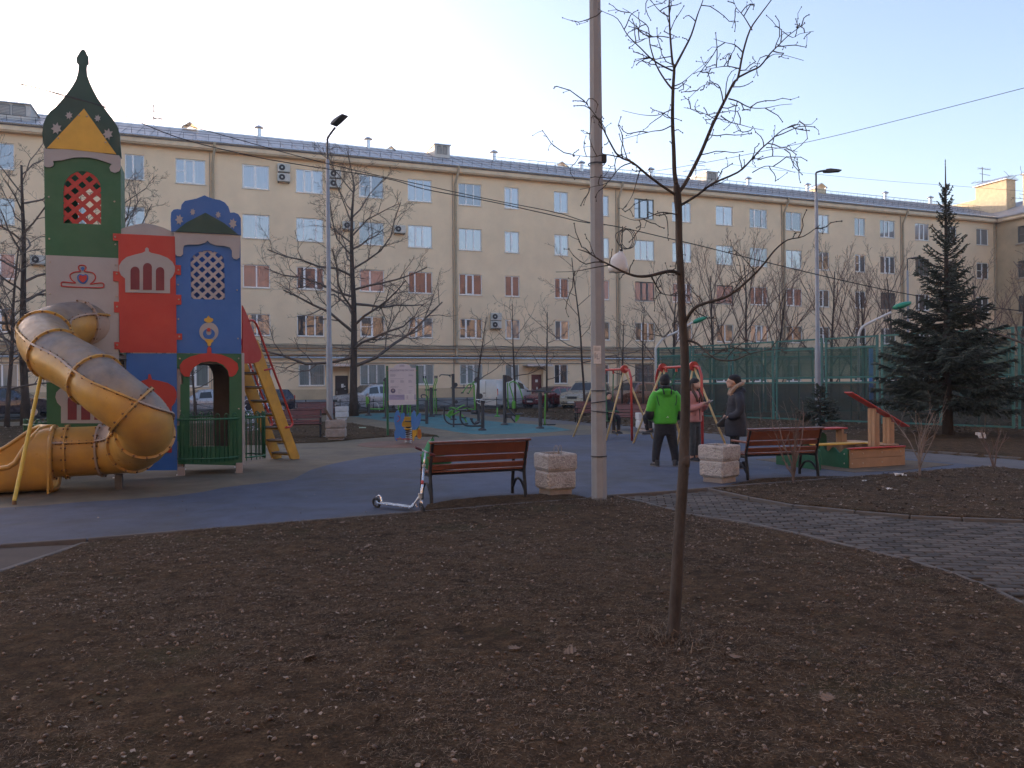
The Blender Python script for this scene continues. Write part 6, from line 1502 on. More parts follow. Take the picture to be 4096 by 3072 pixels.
# ------------------------------------------------------------------ trees
def barkmat(name, c, sc=14):
    m, nt, b, out = newmat(name)
    tc = nt.nodes.new('ShaderNodeTexCoord'); mp = nt.nodes.new('ShaderNodeMapping'); mp.inputs['Scale'].default_value = (1,1,.35); nt.links.new(tc.outputs['Object'], mp.inputs['Vector'])
    f = noise(nt, sc, 6, .7, vec=mp.outputs[0]); g = noise(nt, sc*5, 3, .6, vec=mp.outputs[0])
    k = ramp(nt, f, [(.3, tuple(x*.55 for x in c)), (.55, c), (.75, tuple(x*1.5 for x in c))]); nt.links.new(k, b.inputs['Base Color'])
    b.inputs['Roughness'].default_value = .9; b.inputs['Specular IOR Level'].default_value = .25
    bp = nt.nodes.new('ShaderNodeBump'); bp.inputs['Strength'].default_value = .6; bp.inputs['Distance'].default_value = .01
    nt.links.new(g, bp.inputs['Height']); nt.links.new(bp.outputs[0], b.inputs['Normal']); return m
m_bark = barkmat('bark_grey_brown', (.070,.058,.052)); m_barkd = barkmat('bark_dark', (.065,.050,.042), 6); m_twig = M('twig_brown', (.115,.088,.072), .9, var=.3); m_tw2 = M('twig_reddish', (.15,.10,.078), .9, var=.3)
m_paletwig = M('twig_pale', (.20,.15,.12), .9, var=.3)
def rvec(r, s=1): return V((r.gauss(0,s), r.gauss(0,s), r.gauss(0,s)))
def grow(mb, r, p, d, L, rad, lvl, maxl, P):
    n = max(3, int(4-lvl*.4)+ (2 if lvl < 2 else 0)); pts = [p]; dirs = [d]; cur = p.copy(); dd = d.copy()
    for i in range(n):
        dd = (dd+rvec(r, P['wob']*(1+.3*lvl))+V((0,0,P['up'] if lvl else .1))).normalized(); cur = cur+dd*(L/n); pts.append(cur.copy()); dirs.append(dd.copy())
    rr = [max(P['rmin'], rad*(1-.62*i/n)) for i in range(n+1)]
    mb.tube(pts, rr, 6 if lvl == 0 else (4 if lvl < 2 else 3), cap=False)
    if lvl >= maxl: return
    k = P['kids'][min(lvl, len(P['kids'])-1)]
    for c in range(k):
        t = (P['t0'] if lvl == 0 else .22)+(1-(P['t0'] if lvl == 0 else .22))*(c+r.random()*.9)/k; t = min(t, .98)
        i = min(n-1, int(t*n)); f = t*n-i; q = pts[i].lerp(pts[i+1], f); base = dirs[i+1]
        az = c*2.4+r.random()*.9; o = base.orthogonal().normalized(); o.rotate(Matrix.Rotation(az, 3, base)); sp = P['spread'][min(lvl, len(P['spread'])-1)]*r.uniform(.75,1.25)
        nd = (base*math.cos(sp)+o*math.sin(sp)).normalized(); ln = L*P['len'][min(lvl, len(P['len'])-1)]*r.uniform(.6,1.1)*(1-.45*t if lvl == 0 else 1-.3*t)
        grow(mb, r, q, nd, ln, max(P['rmin'], rr[i]*P.get('rr', .55)), lvl+1, maxl, P)
def tree(label, base, h, rad, seed, P, group='bare trees along the apartment block', mat=None, maxl=4, nm='bare_tree'):
    r = random.Random(seed); t = thing(nm, label, 'tree', base, 0, group)
    tm = MB(); n = 8; pts = []; cur = V((0,0,-.1)); d = V((r.uniform(-.04,.04), r.uniform(-.04,.04), 1)).normalized(); th = h*P.get('trunk', .8)
    for i in range(n+1): pts.append(cur.copy()); d = (d+V((r.gauss(0,.03), r.gauss(0,.03), .05))).normalized(); cur = cur+d*th/n
    rr = [rad*(1.25 if i == 0 else 1)*(1-.8*(i/n)**1.1)+.008 for i in range(n+1)]
    tm.tube(pts, rr, 10); tm.build('trunk', mat or m_barkd, t, smooth=True)
    cm = MB(); k = P['limbs']
    for c in range(k):
        f = P['t0']+(1-P['t0'])*(c/k)**.9; i = min(n-1, int(f*n)); q = pts[i].lerp(pts[i+1], f*n-i); az = c*2.399+r.random()*.7
        sp = P['s0']*(1.15-.55*f)*r.uniform(.85,1.2); dd = V((math.cos(az)*math.sin(sp), math.sin(az)*math.sin(sp), math.cos(sp)))
        L = h*P['l0']*(1-.55*((f-P['t0'])/(1-P['t0'])))*r.uniform(.75,1.1)
        grow(cm, r, q, dd, L, max(.012, rr[i]*P.get('lr', .45)), 1, maxl, P)
    cm.build('crown', P.get('mat', m_twig), t); return t
OAK = dict(wob=.14, up=.05, rmin=.0055, kids=[0,6,5,4], t0=.22, spread=[.9,.75,.7,.7], len=[.6,.52,.5,.5], limbs=20, s0=1.35, l0=.42, trunk=.92, lr=.5)
LIME = dict(wob=.07, up=.10, rmin=.005, kids=[0,6,5,3], t0=.15, spread=[.5,.5,.5,.5], len=[.6,.5,.5,.5], limbs=12, s0=.75, l0=.55, trunk=.8, lr=.6, mat=m_tw2)
big = V((P3(1415,1536,40).x, 40, 0)); tree('large spreading bare tree behind the info board, tallest on the left half', big, 13.2, .20, 12, dict(OAK, limbs=26, kids=[0,7,6,4], l0=.46))
tree('dark bare tree at the left edge beside the castle', V((P3(100,1536,33).x, 33, 0)), 12.0, .17, 5, OAK)
tree('thin bare tree at the extreme left edge', V((P3(25,1536,31).x, 31, 0)), 8.2, .09, 8, dict(OAK, limbs=14))
tree('bare tree rising behind the castle right of its green tower', V((P3(520,1536,38).x, 38, 0)), 12.6, .17, 21, OAK)
sm_ = dict(OAK, limbs=10, t0=.35, l0=.4, kids=[0,4,3,2])
for i, (px, d, h, lb) in enumerate(((1905,41,5.8,'slender bare tree in front of the pair of air conditioners'),(2060,42,6.6,'slender bare tree left of the oxblood door'),(2186,41,6.0,'slender bare tree right of the oxblood door'),
      (2338,36,8.3,'slender bare tree just left of the concrete pole'),(2487,40,5.4,'small bare tree between pole and left swing'),(2572,38,6.0,'small bare tree behind the right swing'),(780,36,5.0,'thin bare tree seen through the castle doorway'))):
    tree(lb, V((P3(px,1536,d).x, d, 0)), h, .055, 40+i, sm_, maxl=3)
for i, (px, d, h, lb) in enumerate(((2700,44,8.6,'many stemmed bare tree behind the young foreground tree'),(2860,43,9.6,'many stemmed bare tree behind the dark coated woman'),(2985,45,10.8,'tall many stemmed bare tree behind the sports fence'),(3100,43,8.6,'bare tree behind the fence left of the right lamp post'),
      (3330,44,10.0,'fan shaped bare tree right of the right lamp post'),(3460,43,8.4,'bare tree behind the green floodlight'),(3590,47,10.0,'bare tree left of the spruce top'),(3900,46,9.4,'bare tree behind the right side of the spruce'),(4080,40,8.0,'bare tree at the right edge in front of the side wing'))):
    tree(lb, V((P3(px,1536,d).x, d, 0)), h, .09, 60+i, LIME, maxl=4)
# branches of a tree that stands outside on the right
tree('bare tree just outside the right edge reaching into the picture', V((14.6,19.5,0)), 7.2, .10, 99, dict(OAK, limbs=12, kids=[0,4,3,2]), None, maxl=3)
# young tree in the foreground, limbs traced
yt_b = G(2700,2560); D0 = yt_b.y
yt = thing('young_tree', 'slender young bare tree with grey brown trunk standing in the near soil', 'tree', yt_b)
def y4(x, y): return (2200+x/1.8433, y/1.8433)
def y2(x, y): return (1700+x*.5425, 500+y*.5425)
def yp(px, py, dz=0): return P3(px, py, D0+dz)
trk = [(2690,2590),(2697,2480),(2705,2350),(2713,2200),(2722,2050),(2733,1900),(2738,1750),(2742,1600),(2738,1400),(2728,1250),(2722,1100),(2716,960),(2715,860),(2710,790),(2706,740)]
trr = [34,29,27.5,26.5,25.5,24.5,23,21.5,20,18.5,17,16,16,18,14]
MB().tube(smoothpath([yp(a, b) for a, b in trk], 3), list(np.interp(np.linspace(0, len(trr)-1, (len(trr)-1)*3+1), range(len(trr)), trr)*D0/3076*.86), 14).build('trunk', m_bark, yt, smooth=True, off=yt_b)
LM = [  # (points in px, start radius px, depth drift, twig density)
 ([(2706,745),(2698,690),(2695,600),(2690,480),(2692,360),(2697,270),(2690,250),(2682,160),(2677,60),(2678,-60),(2680,-200)], 11, .1),
 ([(2712,770),(2740,735),(2800,620),(2850,500),(2900,400),(2935,330),(2952,310),(2972,210),(3000,120),(3040,60),(3085,0),(3140,-80)], 9.5, .35),
 ([(2712,785),(2650,745),(2590,700),(2530,650),(2475,625),(2440,570),(2415,520),(2395,480),(2350,420),(2335,400)], 6.5, -.3),
 ([(2722,822),(2790,780),(2850,735),(2950,690),(2995,650),(3040,600),(3085,560),(3130,520),(3185,500),(3200,480)], 6, -.4),
 ([(2698,270),(2730,210),(2765,140),(2790,60),(2812,0),(2830,-80)], 6, .3),
 ([(2690,283),(2640,258),(2600,230),(2560,190),(2510,140),(2470,75),(2420,50),(2392,35)], 4, -.3),
 ([(2688,355),(2660,320),(2625,260),(2600,180),(2593,110),(2560,80),(2520,50),(2490,33)], 4.5, .2),
 ([(2952,310),(3000,285),(3040,265),(3080,215),(3110,185),(3150,145),(3190,115),(3222,92)], 5, -.2),
 ([(3008,120),(2975,65),(2945,30),(2930,-10)], 3, .2),
 ([(2715,860),(2680,853),(2640,850),(2590,870),(2540,882),(2480,860)], 3.5, -.3),
 ([(2728,1100),(2690,1085),(2650,1090),(2600,1103),(2550,1105),(2500,1090),(2440,1060),(2400,1040),(2350,1010),(2312,997)], 9, -.5),
 ([(2440,1060),(2380,1070),(2300,1085),(2224,1088)], 3, -.1),
 ([(2605,1105),(2630,1150),(2650,1175),(2700,1182),(2760,1180)], 4, .2),
 ([(2740,1290),(2775,1235),(2830,1210),(2900,1190),(2960,1150),(3020,1095),(3060,1050),(3100,1000),(3150,960),(3215,945),(3280,900)], 8, -.6),
 ([(2745,1360),(2790,1375),(2840,1420),(2880,1440),(2940,1440),(3000,1415),(3080,1400),(3140,1400)], 6, -.5),
 ([(2655,1350),(2680,1320),(2715,1290)], 2.5, .2),
 ([(2690,435),(2660,450),(2620,462),(2560,458),(2490,442)], 3, .3), ([(2690,500),(2650,520),(2610,525),(2550,540),(2490,556)], 3, -.3),
 ([(2695,345),(2730,330),(2770,295),(2825,250)], 3, .2), ([(2775,295),(2800,285),(2840,284)], 2, .2),
 ([(2915,395),(2950,405),(3000,430),(3060,432),(3120,420),(3168,416)], 3.5, .3), ([(2885,465),(2920,488),(2960,498),(3010,512),(3055,520)], 3, .1),
 ([(2955,274),(2910,265),(2865,270),(2805,282)], 3, -.2), ([(2972,210),(2940,180),(2900,170),(2855,155)], 3, -.2),
 ([(2895,420),(2880,350),(2850,333),(2800,350),(2750,400)], 3, -.3), ([(2865,480),(2830,460),(2780,440),(2735,430)], 2.5, .2),
 ([(2675,150),(2640,145),(2600,150),(2540,165),(2520,172)], 2.5, .3), ([(2673,65),(2640,45),(2610,10),(2590,-20)], 3, .2), ([(3040,265),(3080,225),(3120,217),(3215,242)], 2.5, .1),
 ([(3130,125),(3170,150),(3200,135),(3255,125)], 2, 0), ([(3010,690),(3060,665),(3110,670),(3180,690)], 2.5, .1), ([(3030,640),(3090,625),(3150,630),(3195,650)], 2.5, .1), ([(3065,590),(3110,592),(3190,607)], 2.2, .1),
 ([(2530,650),(2480,670),(2430,730),(2380,745),(2320,758)], 3, -.2), ([(2475,628),(2420,618),(2370,628),(2300,620),(2284,616)], 3, .1), ([(2560,680),(2545,730),(2530,780),(2500,830)], 3, -.2),
 ([(2745,1900),(2760,1895)], 4, 0)]
yr = random.Random(17); tw = MB()
for li, (pp_, r0, dz) in enumerate(LM):
    n = len(pp_); pts = [yp(a, b, dz*i/(n-1)) for i, (a, b) in enumerate(pp_)]; q = smoothpath(pts, 3); k = len(q); s_ = D0/3076
    rr = [max(1.1, r0*(1-.82*(i/(k-1))))*s_*.88 for i in range(k)]
    MB().tube(q, rr, 8).build('branch', m_bark, yt, smooth=True, off=yt_b)
    for i in range(3, k-1):
        if yr.random() < .36:
            a = q[i]; along = (q[i+1]-q[i-1]).normalized(); o = rvec(yr); o = (o-along*o.dot(along)).normalized()
            d = (along*.5+o*.8+V((0,0,.15))).normalized(); L = yr.uniform(.05,.26)*(1 if r0 < 5 else 1.15); P_ = [a]; c = a.copy(); m_ = 5
            for j_ in range(m_):
                d = (d+rvec(yr,.32)).normalized(); c = c+d*L/m_; P_.append(c.copy())
                tw.ell(c, (.0034,.0034,.0045), 4, 3)
                if yr.random() < .35 and L > .1:
                    e = (d+rvec(yr,.8)).normalized(); l2 = yr.uniform(.02,.09); c2 = c+e*l2*.5; c3 = c2+(e+rvec(yr,.4)).normalized()*l2*.5; tw.tube([c, c2, c3], [.0022,.0018,.0014], 3, cap=False); tw.ell(c3, (.004,.004,.005), 4, 3)
            tw.tube(P_, [.0030*(1-.1*j_)+.0006 for j_ in range(m_+1)], 4, cap=False); tw.ell(P_[-1], (.0045,.0045,.0055), 4, 3)
tw.build('twigs', m_bark, yt, off=yt_b)['kind'] = 'stuff'
MB().tube([yp(2738,1868), yp(2738,1846), yp(2738,1820)], [.031,.037,.031], 12).build('trunk_knot', m_bark, yt, smooth=True, off=yt_b)
# spruce
m_needle = M('spruce_needles', (.050,.060,.044), .95, var=.35, scale=5, island=.35); 
def spruce(label, base, h, w, seed, nl=26, tr=.13, low=.12, lead=.2):
    r = random.Random(seed); t = thing('spruce_tree', label, 'tree', base)
    MB().tube([(0,0,-.1),(0,0,h*.1),(0,0,h*.6),(0,0,h*.97)], [tr*1.2,tr,tr*.45,.012], 9).build('trunk', m_barkd, t, smooth=True)
    Vs = []; Fs = []; br = MB()
    def spike(a, b, r0):
        d = (b-a); L = d.length; d = d/L; e = d.orthogonal().normalized(); g = d.cross(e); o = len(Vs)
        Vs.append(tuple(a)); 
        for s, m in ((.35, 1.0), (.8, .75)):
            for k in range(3): w_ = 2.094*k; c = a+d*L*s; Vs.append(tuple(c+(e*math.cos(w_)+g*math.sin(w_))*r0*m))
        Vs.append(tuple(b))
        for k in range(3):
            k2 = (k+1) % 3; Fs.extend([(o, o+1+k, o+1+k2), (o+1+k, o+4+k, o+4+k2), (o+1+k, o+4+k2, o+1+k2), (o+4+k, o+7, o+4+k2)])
    for i in range(nl):
        f = (i+.3)/nl; z = h*(low+(1-low-lead*.35)*f); R_ = w*(1-f)**1.5*(1.08 if f > .12 else .9+f*1.6)+.15
        nb_ = int(4+9*(1-f)**1.3)
        for k in range(nb_):
            az = k*2*math.pi/nb_+r.random()*1.1; L = R_*r.uniform(.55,1.22); el = -.22+1.15*f**1.6+r.uniform(-.12,.16)
            d = V((math.cos(az), math.sin(az), el)).normalized(); a = V((0,0,z+r.uniform(-.08,.08))); m = max(4, int(L/.085)); prev = a; P_ = [a]
            for q in range(1, m+1):
                s = q/m; p = a+V((d.x, d.y, 0))*L*s+V((0,0,L*(el*s+(.32*(s**2.2)) - .18*s*(1-f)))); P_.append(p)
                if s > .18:
                    side = V((-d.y, d.x, 0)); dirn = (p-prev).normalized()
                    for sg in (-1, 1):
                        tl = (.20*(1-.45*s)+.05)*r.uniform(.7,1.25)*min(1, .4+L*.6)
                        e = (dirn*.75+side*sg*r.uniform(.6,1.0)+V((0,0,r.uniform(-.35,.12)))).normalized(); spike(p, p+e*tl, .016)
                        if L > .7 and s > .3 and q % 2 == 0:
                            bl2 = .34*(1-.5*s)*r.uniform(.6,1.2); e3 = (dirn*.9+side*sg*.7+V((0,0,r.uniform(-.45,.1)))).normalized(); pv = p
                            for u_ in range(1, 6):
                                pc = p+e3*bl2*u_/5-V((0,0,.02*u_*u_/8)); spike(pv, pc+(pc-pv)*.3, .017)
                                for s2 in (-1, 1): spike(pc, pc+(e3*.7+V((-e3.y,e3.x,0))*s2*.8+V((0,0,r.uniform(-.3,.1)))).normalized()*.11*r.uniform(.7,1.2), .014)
                                pv = pc
                        if r.random() < .8: e2 = (dirn*.6+side*sg*.3+V((0,0,r.uniform(-.7,-.1)))).normalized(); spike(p, p+e2*tl*.8, .015)
                spike(prev, p+(p-prev)*.25, .019); prev = p
            br.tube([P_[0], P_[len(P_)//2], P_[-1]], [.016,.010,.004], 4, cap=False)
    for k in range(int(lead*h/.09)):
        z = h*(1-lead*.9)+k*.085
        if z < h*.98: spike(V((0,0,z)), V((0,0,z+.12)), .016)
    br.build('branches', m_barkd, t)['kind'] = 'stuff'
    np_mesh('needles', np.array(Vs), np.array(Fs), m_needle, parent=t)['kind'] = 'stuff'; return t
gs = G(3791,1749); spruce('dark green spruce with long bare leader in front of the sports fence', gs, 7.85, 1.82, 3, nl=34, lead=.30)
spruce('small dwarf spruce in front of the right lamp post', P3(3280,1536,25.2)*1-V((0,0,1.6)), 1.55, .62, 9, nl=9, tr=.03, low=.35, lead=.05)
# shrubs and saplings on the right
def shrub(label, px, py, h, seed, stems, mat=m_tw2, spread=.5, gr='bare shrubs in the soil beds', wob=.10):
    r = random.Random(seed); g = G(px, py); s = thing('bare_shrub', label, 'shrub', g, 0, gr); m = MB()
    for k in range(stems):
        az = r.random()*6.28; sp = r.uniform(.1,1)*spread; d = V((math.cos(az)*math.sin(sp), math.sin(az)*math.sin(sp), math.cos(sp))); p = V((r.uniform(-.02,.02), r.uniform(-.02,.02), r.uniform(0,.25)*h if k else -.02))
        grow(m, r, p, d, h*r.uniform(.55,1.0), .011 if k else .02, 1, 3, dict(wob=wob, up=.06, rmin=.0022, kids=[0,4,2], t0=.3, spread=[.5,.5,.5], len=[.5,.45,.4], rr=.6))
    m.build('stems', mat, s); return s
shrub('bare reddish shrub in front of the second near bench', 3176,1942, 1.15, 3, 9, spread=.55)
shrub('upright bare shrub right of the sandbox', 3679,1915, 1.3, 14, 8, m_paletwig, .45)
shrub('sparse bare shrub near the right edge of the soil bed', 3976,1883, .85, 25, 5, m_tw2, .35)
for i, (px, d, h, lb) in enumerate(((3010,24,1.5,'pale sapling stems left of the dwarf spruce'),(3110,23,1.6,'pale sapling left of the right lamp post'),(3190,22,1.1,'pale short sapling below the dwarf spruce'),(3950,21,1.5,'single pale sapling right of the spruce trunk'))):
    p = P3(px,1536,d); s = thing('sapling', lb, 'sapling', (p.x, d, 0), 0, 'pale saplings before the sports fence'); r = random.Random(80+i); m = MB()
    for k in range(1 if i == 3 else 2): grow(m, r, V((k*.3-.1,0,0)), V((r.uniform(-.25,.25),0,1)).normalized(), h, .012, 2, 3, dict(wob=.07, up=.05, rmin=.004, kids=[0,3,2], t0=.3, spread=[.5,.5,.4], len=[.4,.3,.3]))
    m.build('stems', m_paletwig, s)
# ------------------------------------------------------------------ litter on the soil: dry blades, acorns, leaves
def in_poly_pts(poly, n, rs, ymax=None, power=1.0):
    P = [W2(p) if hasattr(p, 'x') else p for p in poly]; xs = [p[0] for p in P]; ys = [p[1] for p in P]; out = []
    tot = 0
    while tot < n:
        y = min(ys)+(max(ys)-min(ys))*rs.rand(n)**power; x = min(xs)+(max(xs)-min(xs))*rs.rand(n)
        k = inpoly(x, y, P)&(np.abs(x) < .74*y+.4); out.append(np.stack([x[k], y[k]], 1)); tot += k.sum()
        if not k.any(): break
    return np.concatenate(out)[:n]
def blades(name, pts, rs, L, w, mat, h0=0.0, amp=1.0, flat=.6):
    n = len(pts); z = h0+amp*soil_h(pts[:,0], pts[:,1]); az = rs.rand(n)*2*np.pi; ln = L*(.4+rs.rand(n)); el = rs.rand(n)*flat; bend = (rs.rand(n)-.5)*2.4
    V0 = np.zeros((n, 6, 3)); ww = w*(.5+rs.rand(n))
    x, y, zz = pts[:,0].copy(), pts[:,1].copy(), z-.002; a = az.copy()
    for k in range(3):
        sx, sy = -np.sin(a), np.cos(a); wk = ww*(1, .8, .25)[k]
        V0[:,k*2,0] = x-sx*wk; V0[:,k*2,1] = y-sy*wk; V0[:,k*2,2] = zz; V0[:,k*2+1,0] = x+sx*wk; V0[:,k*2+1,1] = y+sy*wk; V0[:,k*2+1,2] = zz+.0006
        x = x+np.cos(a)*np.cos(el)*ln/2; y = y+np.sin(a)*np.cos(el)*ln/2; zz = zz+np.sin(el)*ln/2; a = a+bend*.5; el = el*(-.2 if k == 0 else 1)
    F = (np.arange(n)[:,None,None]*6+np.array([[0,1,3,2],[2,3,5,4]])[None]).reshape(-1, 4)
    o = np_mesh(name, V0.reshape(-1, 3), F, mat); tag(o, kind='stuff'); return o
def ri_mat(name, stops, rough=.8):
    m, nt, b, out = newmat(name); g = nt.nodes.new('ShaderNodeNewGeometry'); c = ramp(nt, g.outputs['Random Per Island'], stops); nt.links.new(c, b.inputs['Base Color']); b.inputs['Roughness'].default_value = rough; b.inputs['Specular IOR Level'].default_value = .3; return m
m_dry = ri_mat('dry_grass', [(0, (.03,.02,.013)), (.45, (.10,.064,.038)), (.8, (.19,.13,.082)), (1, (.33,.25,.17))])
m_drym = ri_mat('mossy_grass', [(0, (.035,.035,.015)), (.6, (.07,.062,.028)), (1, (.13,.11,.05))])
m_acorn = ri_mat('acorn', [(0, (.06,.036,.024)), (.6, (.14,.092,.062)), (1, (.23,.165,.12))], .45)
m_leaf = ri_mat('fallen_leaf', [(0, (.09,.055,.035)), (.6, (.16,.11,.078)), (1, (.34,.27,.205))])
rs = np.random.RandomState(11)
pf_ = in_poly_pts(P_front, 470000, rs, power=1.25)
g1_ = vnoise(pf_[:,0], pf_[:,1], 1.1)+.5*vnoise(pf_[:,0], pf_[:,1], 3.1); pf_ = pf_[(g1_+rs.rand(len(pf_))*.45) > .92]
blades('dry_grass', pf_, rs, .030, .0011, m_dry)
mo_ = in_poly_pts(P_front, 60000, rs, power=1.2); k = (vnoise(mo_[:,0], mo_[:,1], .8)+.35*vnoise(mo_[:,0], mo_[:,1], 3)) > .98; blades('mossy_grass', mo_[k], rs, .03, .0009, m_drym, flat=.9)
pr_ = in_poly_pts(P_right, 26000, rs); blades('dry_grass', pr_, rs, .045, .0018, m_dry, .01)
for pl, n, w in ((P_isl, 7000, .006), (P_b1, 2500, .0012), (P_b2, 2500, .0014)): blades('dry_grass', in_poly_pts(pl, n, rs), rs, .04, w*.6, m_dry, .014, .5 if n < 5000 else 1)
bkp = in_poly_pts([(-22,22),(22,22),(30,46),(-28,46)], 60000, rs, power=.8); k = inpoly(bkp[:,0], bkp[:,1], P_back); blades('dry_grass', bkp[k], rs, .10, .010, m_dry, .022, 2.0)
def acorns(name, pts, rs, r=.0082, mat=m_acorn, h0=0.0):
    n = len(pts); m_ = MB(); m_.ell((0,0,0), (r, r, r*1.45), 7, 5); bv = np.array(m_.v); bf = [f for f in m_.f]
    q = np.array([f for f in bf]); z = h0+soil_h(pts[:,0], pts[:,1]); a = rs.rand(n)*6.283; t = 1.2+rs.rand(n)*.5; sc = .7+rs.rand(n)*.55
    ca_, sa_, ct_, st_ = np.cos(a), np.sin(a), np.cos(t), np.sin(t)
    X = bv[None,:,0]*ct_[:,None]+bv[None,:,2]*st_[:,None]; Z = -bv[None,:,0]*st_[:,None]+bv[None,:,2]*ct_[:,None]; Y = np.repeat(bv[None,:,1], n, 0)
    Xr = (X*ca_[:,None]-Y*sa_[:,None])*sc[:,None]+pts[:,0:1]; Yr = (X*sa_[:,None]+Y*ca_[:,None])*sc[:,None]+pts[:,1:2]; Zr = Z*sc[:,None]+z[:,None]+r*.55
    F = (np.arange(n)[:,None,None]*len(bv)+q[None]).reshape(-1, 4); o = np_mesh(name, np.stack([Xr, Yr, Zr], -1).reshape(-1, 3), F, mat, True); tag(o, kind='stuff')
cl = in_poly_pts(P_front, 46, rs, power=1.3); pts = []
for c in cl:
    k = rs.randint(4, 26); pts.append(c+rs.randn(k, 2)*rs.uniform(.06,.32))
pts = np.concatenate(pts+[in_poly_pts(P_front, 1900, rs, power=1.15)]); pts = pts[inpoly(pts[:,0], pts[:,1], P_front)]
acorns('acorns', pts, rs)
def leaves(name, pts, rs, s, h0=0.0, amp=1.0):
    n = len(pts); z = h0+amp*soil_h(pts[:,0], pts[:,1])+.004; base = np.array([(-.5,-.1,.0),(-.2,-.45,.18),(.2,-.4,.1),(.55,0,.22),(.25,.42,.12),(-.2,.4,.2),(0,0,-.02)]); a = rs.rand(n)*6.283; sc = s*(.45+rs.rand(n)); asp = .35+.65*rs.rand(n)
    B = np.repeat(base[None], n, 0)+rs.randn(n, 7, 3)*.09; B[:,:,1] *= asp[:,None]; B[:,:,2] = np.abs(B[:,:,2])*1.3
    X = (B[:,:,0]*np.cos(a)[:,None]-B[:,:,1]*np.sin(a)[:,None])*sc[:,None]+pts[:,0:1]; Y = (B[:,:,0]*np.sin(a)[:,None]+B[:,:,1]*np.cos(a)[:,None])*sc[:,None]+pts[:,1:2]; Z = B[:,:,2]*sc[:,None]+z[:,None]
    F = (np.arange(n)[:,None,None]*7+np.array([[6,0,1],[6,1,2],[6,2,3],[6,3,4],[6,4,5],[6,5,0]])[None]).reshape(-1, 3); o = np_mesh(name, np.stack([X, Y, Z], -1).reshape(-1, 3), F, m_leaf); tag(o, kind='stuff')
leaves('fallen_leaves', np.concatenate([in_poly_pts(P_front, 3200, rs)]), rs, .021); leaves('fallen_leaves', in_poly_pts(P_right, 900, rs), rs, .04, .01)
leaves('fallen_leaves', in_poly_pts(P_isl, 900, rs), rs, .07, .015); bk = in_poly_pts([(-22,22),(22,22),(30,44),(-28,44)], 7000, rs); leaves('fallen_leaves', bk[inpoly(bk[:,0], bk[:,1], P_back)], rs, .09, .02, 2.0)
lb_ = in_poly_pts([W2(G(*p)) for p in blue_top]+[W2(G(*p)) for p in [(3600,1905),(2900,1958),(2354,2003),(1627,2060),(768,2130),(0,2190)]], 260, rs)
leaves('fallen_leaves', lb_, rs, .022, .006, .0)
# tufts at the foot of the pole, the trunk and the kerb
def tuft(c, n, rad, name='dry_tuft'): blades(name, np.array([[c.x, c.y]])+rs.randn(n, 2)*rad, rs, .10, .0016, m_dry, flat=1.3)
tuft(G(2397,2022), 700, .13); tuft(yt_b, 500, .12); tuft(G(3176,1942), 300, .1); tuft(G(3679,1915), 400, .12)
kp = [(768,2131),(1200,2095),(1627,2060),(2000,2030),(2354,2001)]
for a, b in zip(kp[:-1], kp[1:]):
    A, B = G(*a), G(*b); n = 500; t = rs.rand(n, 1); pts = np.array([[A.x, A.y]])*(1-t)+np.array([[B.x, B.y]])*t+rs.randn(n, 2)*.05-np.array([[0,.06]]); blades('dry_tuft', pts, rs, .05, .0012, m_dry, flat=1.0)
# a few big single leaves
BL = [(1110*1.852,1412*1.852),(1233*1.852,1420*1.852),(740*1.852,1137*1.852),(795*1.852,1189*1.852),(2940,2655),(3640,2290),(1240,2655),(3310,2820)]
big_leaf = MB(); 
ol = [(0,-.5),(.12,-.38),(.3,-.4),(.22,-.22),(.42,-.12),(.24,-.02),(.45,.14),(.22,.2),(.26,.4),(.08,.34),(0,.52),(-.08,.34),(-.26,.4),(-.22,.2),(-.45,.14),(-.24,-.02),(-.42,-.12),(-.22,-.22),(-.3,-.4),(-.12,-.38)]
tri = tessellate_polygon([[V((x, y, 0)) for x, y in ol]]); big_leaf.add([(x, y, .25*abs(x)+.15*y*y) for x, y in ol], [tuple(t) for t in tri]); blm = big_leaf.mesh('oak_leaf', m_leaf)
lbs = ['pale oak leaf left of centre in the near foreground','light brown oak leaf right of centre in the near foreground','tan leaf on the soil below the kerb on the left','second pale leaf below the kerb on the left','brown curled leaf right of the young tree base','upright pale leaf below the paved path','grey leaf in the lower left foreground','grey curled leaf in the lower right foreground']
for (px, py), lb in zip(BL, lbs):
    g = G(px, py); o = obj('oak_leaf', blm, None, (g.x, g.y, float(soil_h(np.array([g.x]), np.array([g.y]))[0])+.012), (rnd.uniform(-.4,.4), rnd.uniform(-.4,.4), rnd.uniform(0,6))); o.scale = (.09,.09,.09); tag(o, lb, 'leaf')
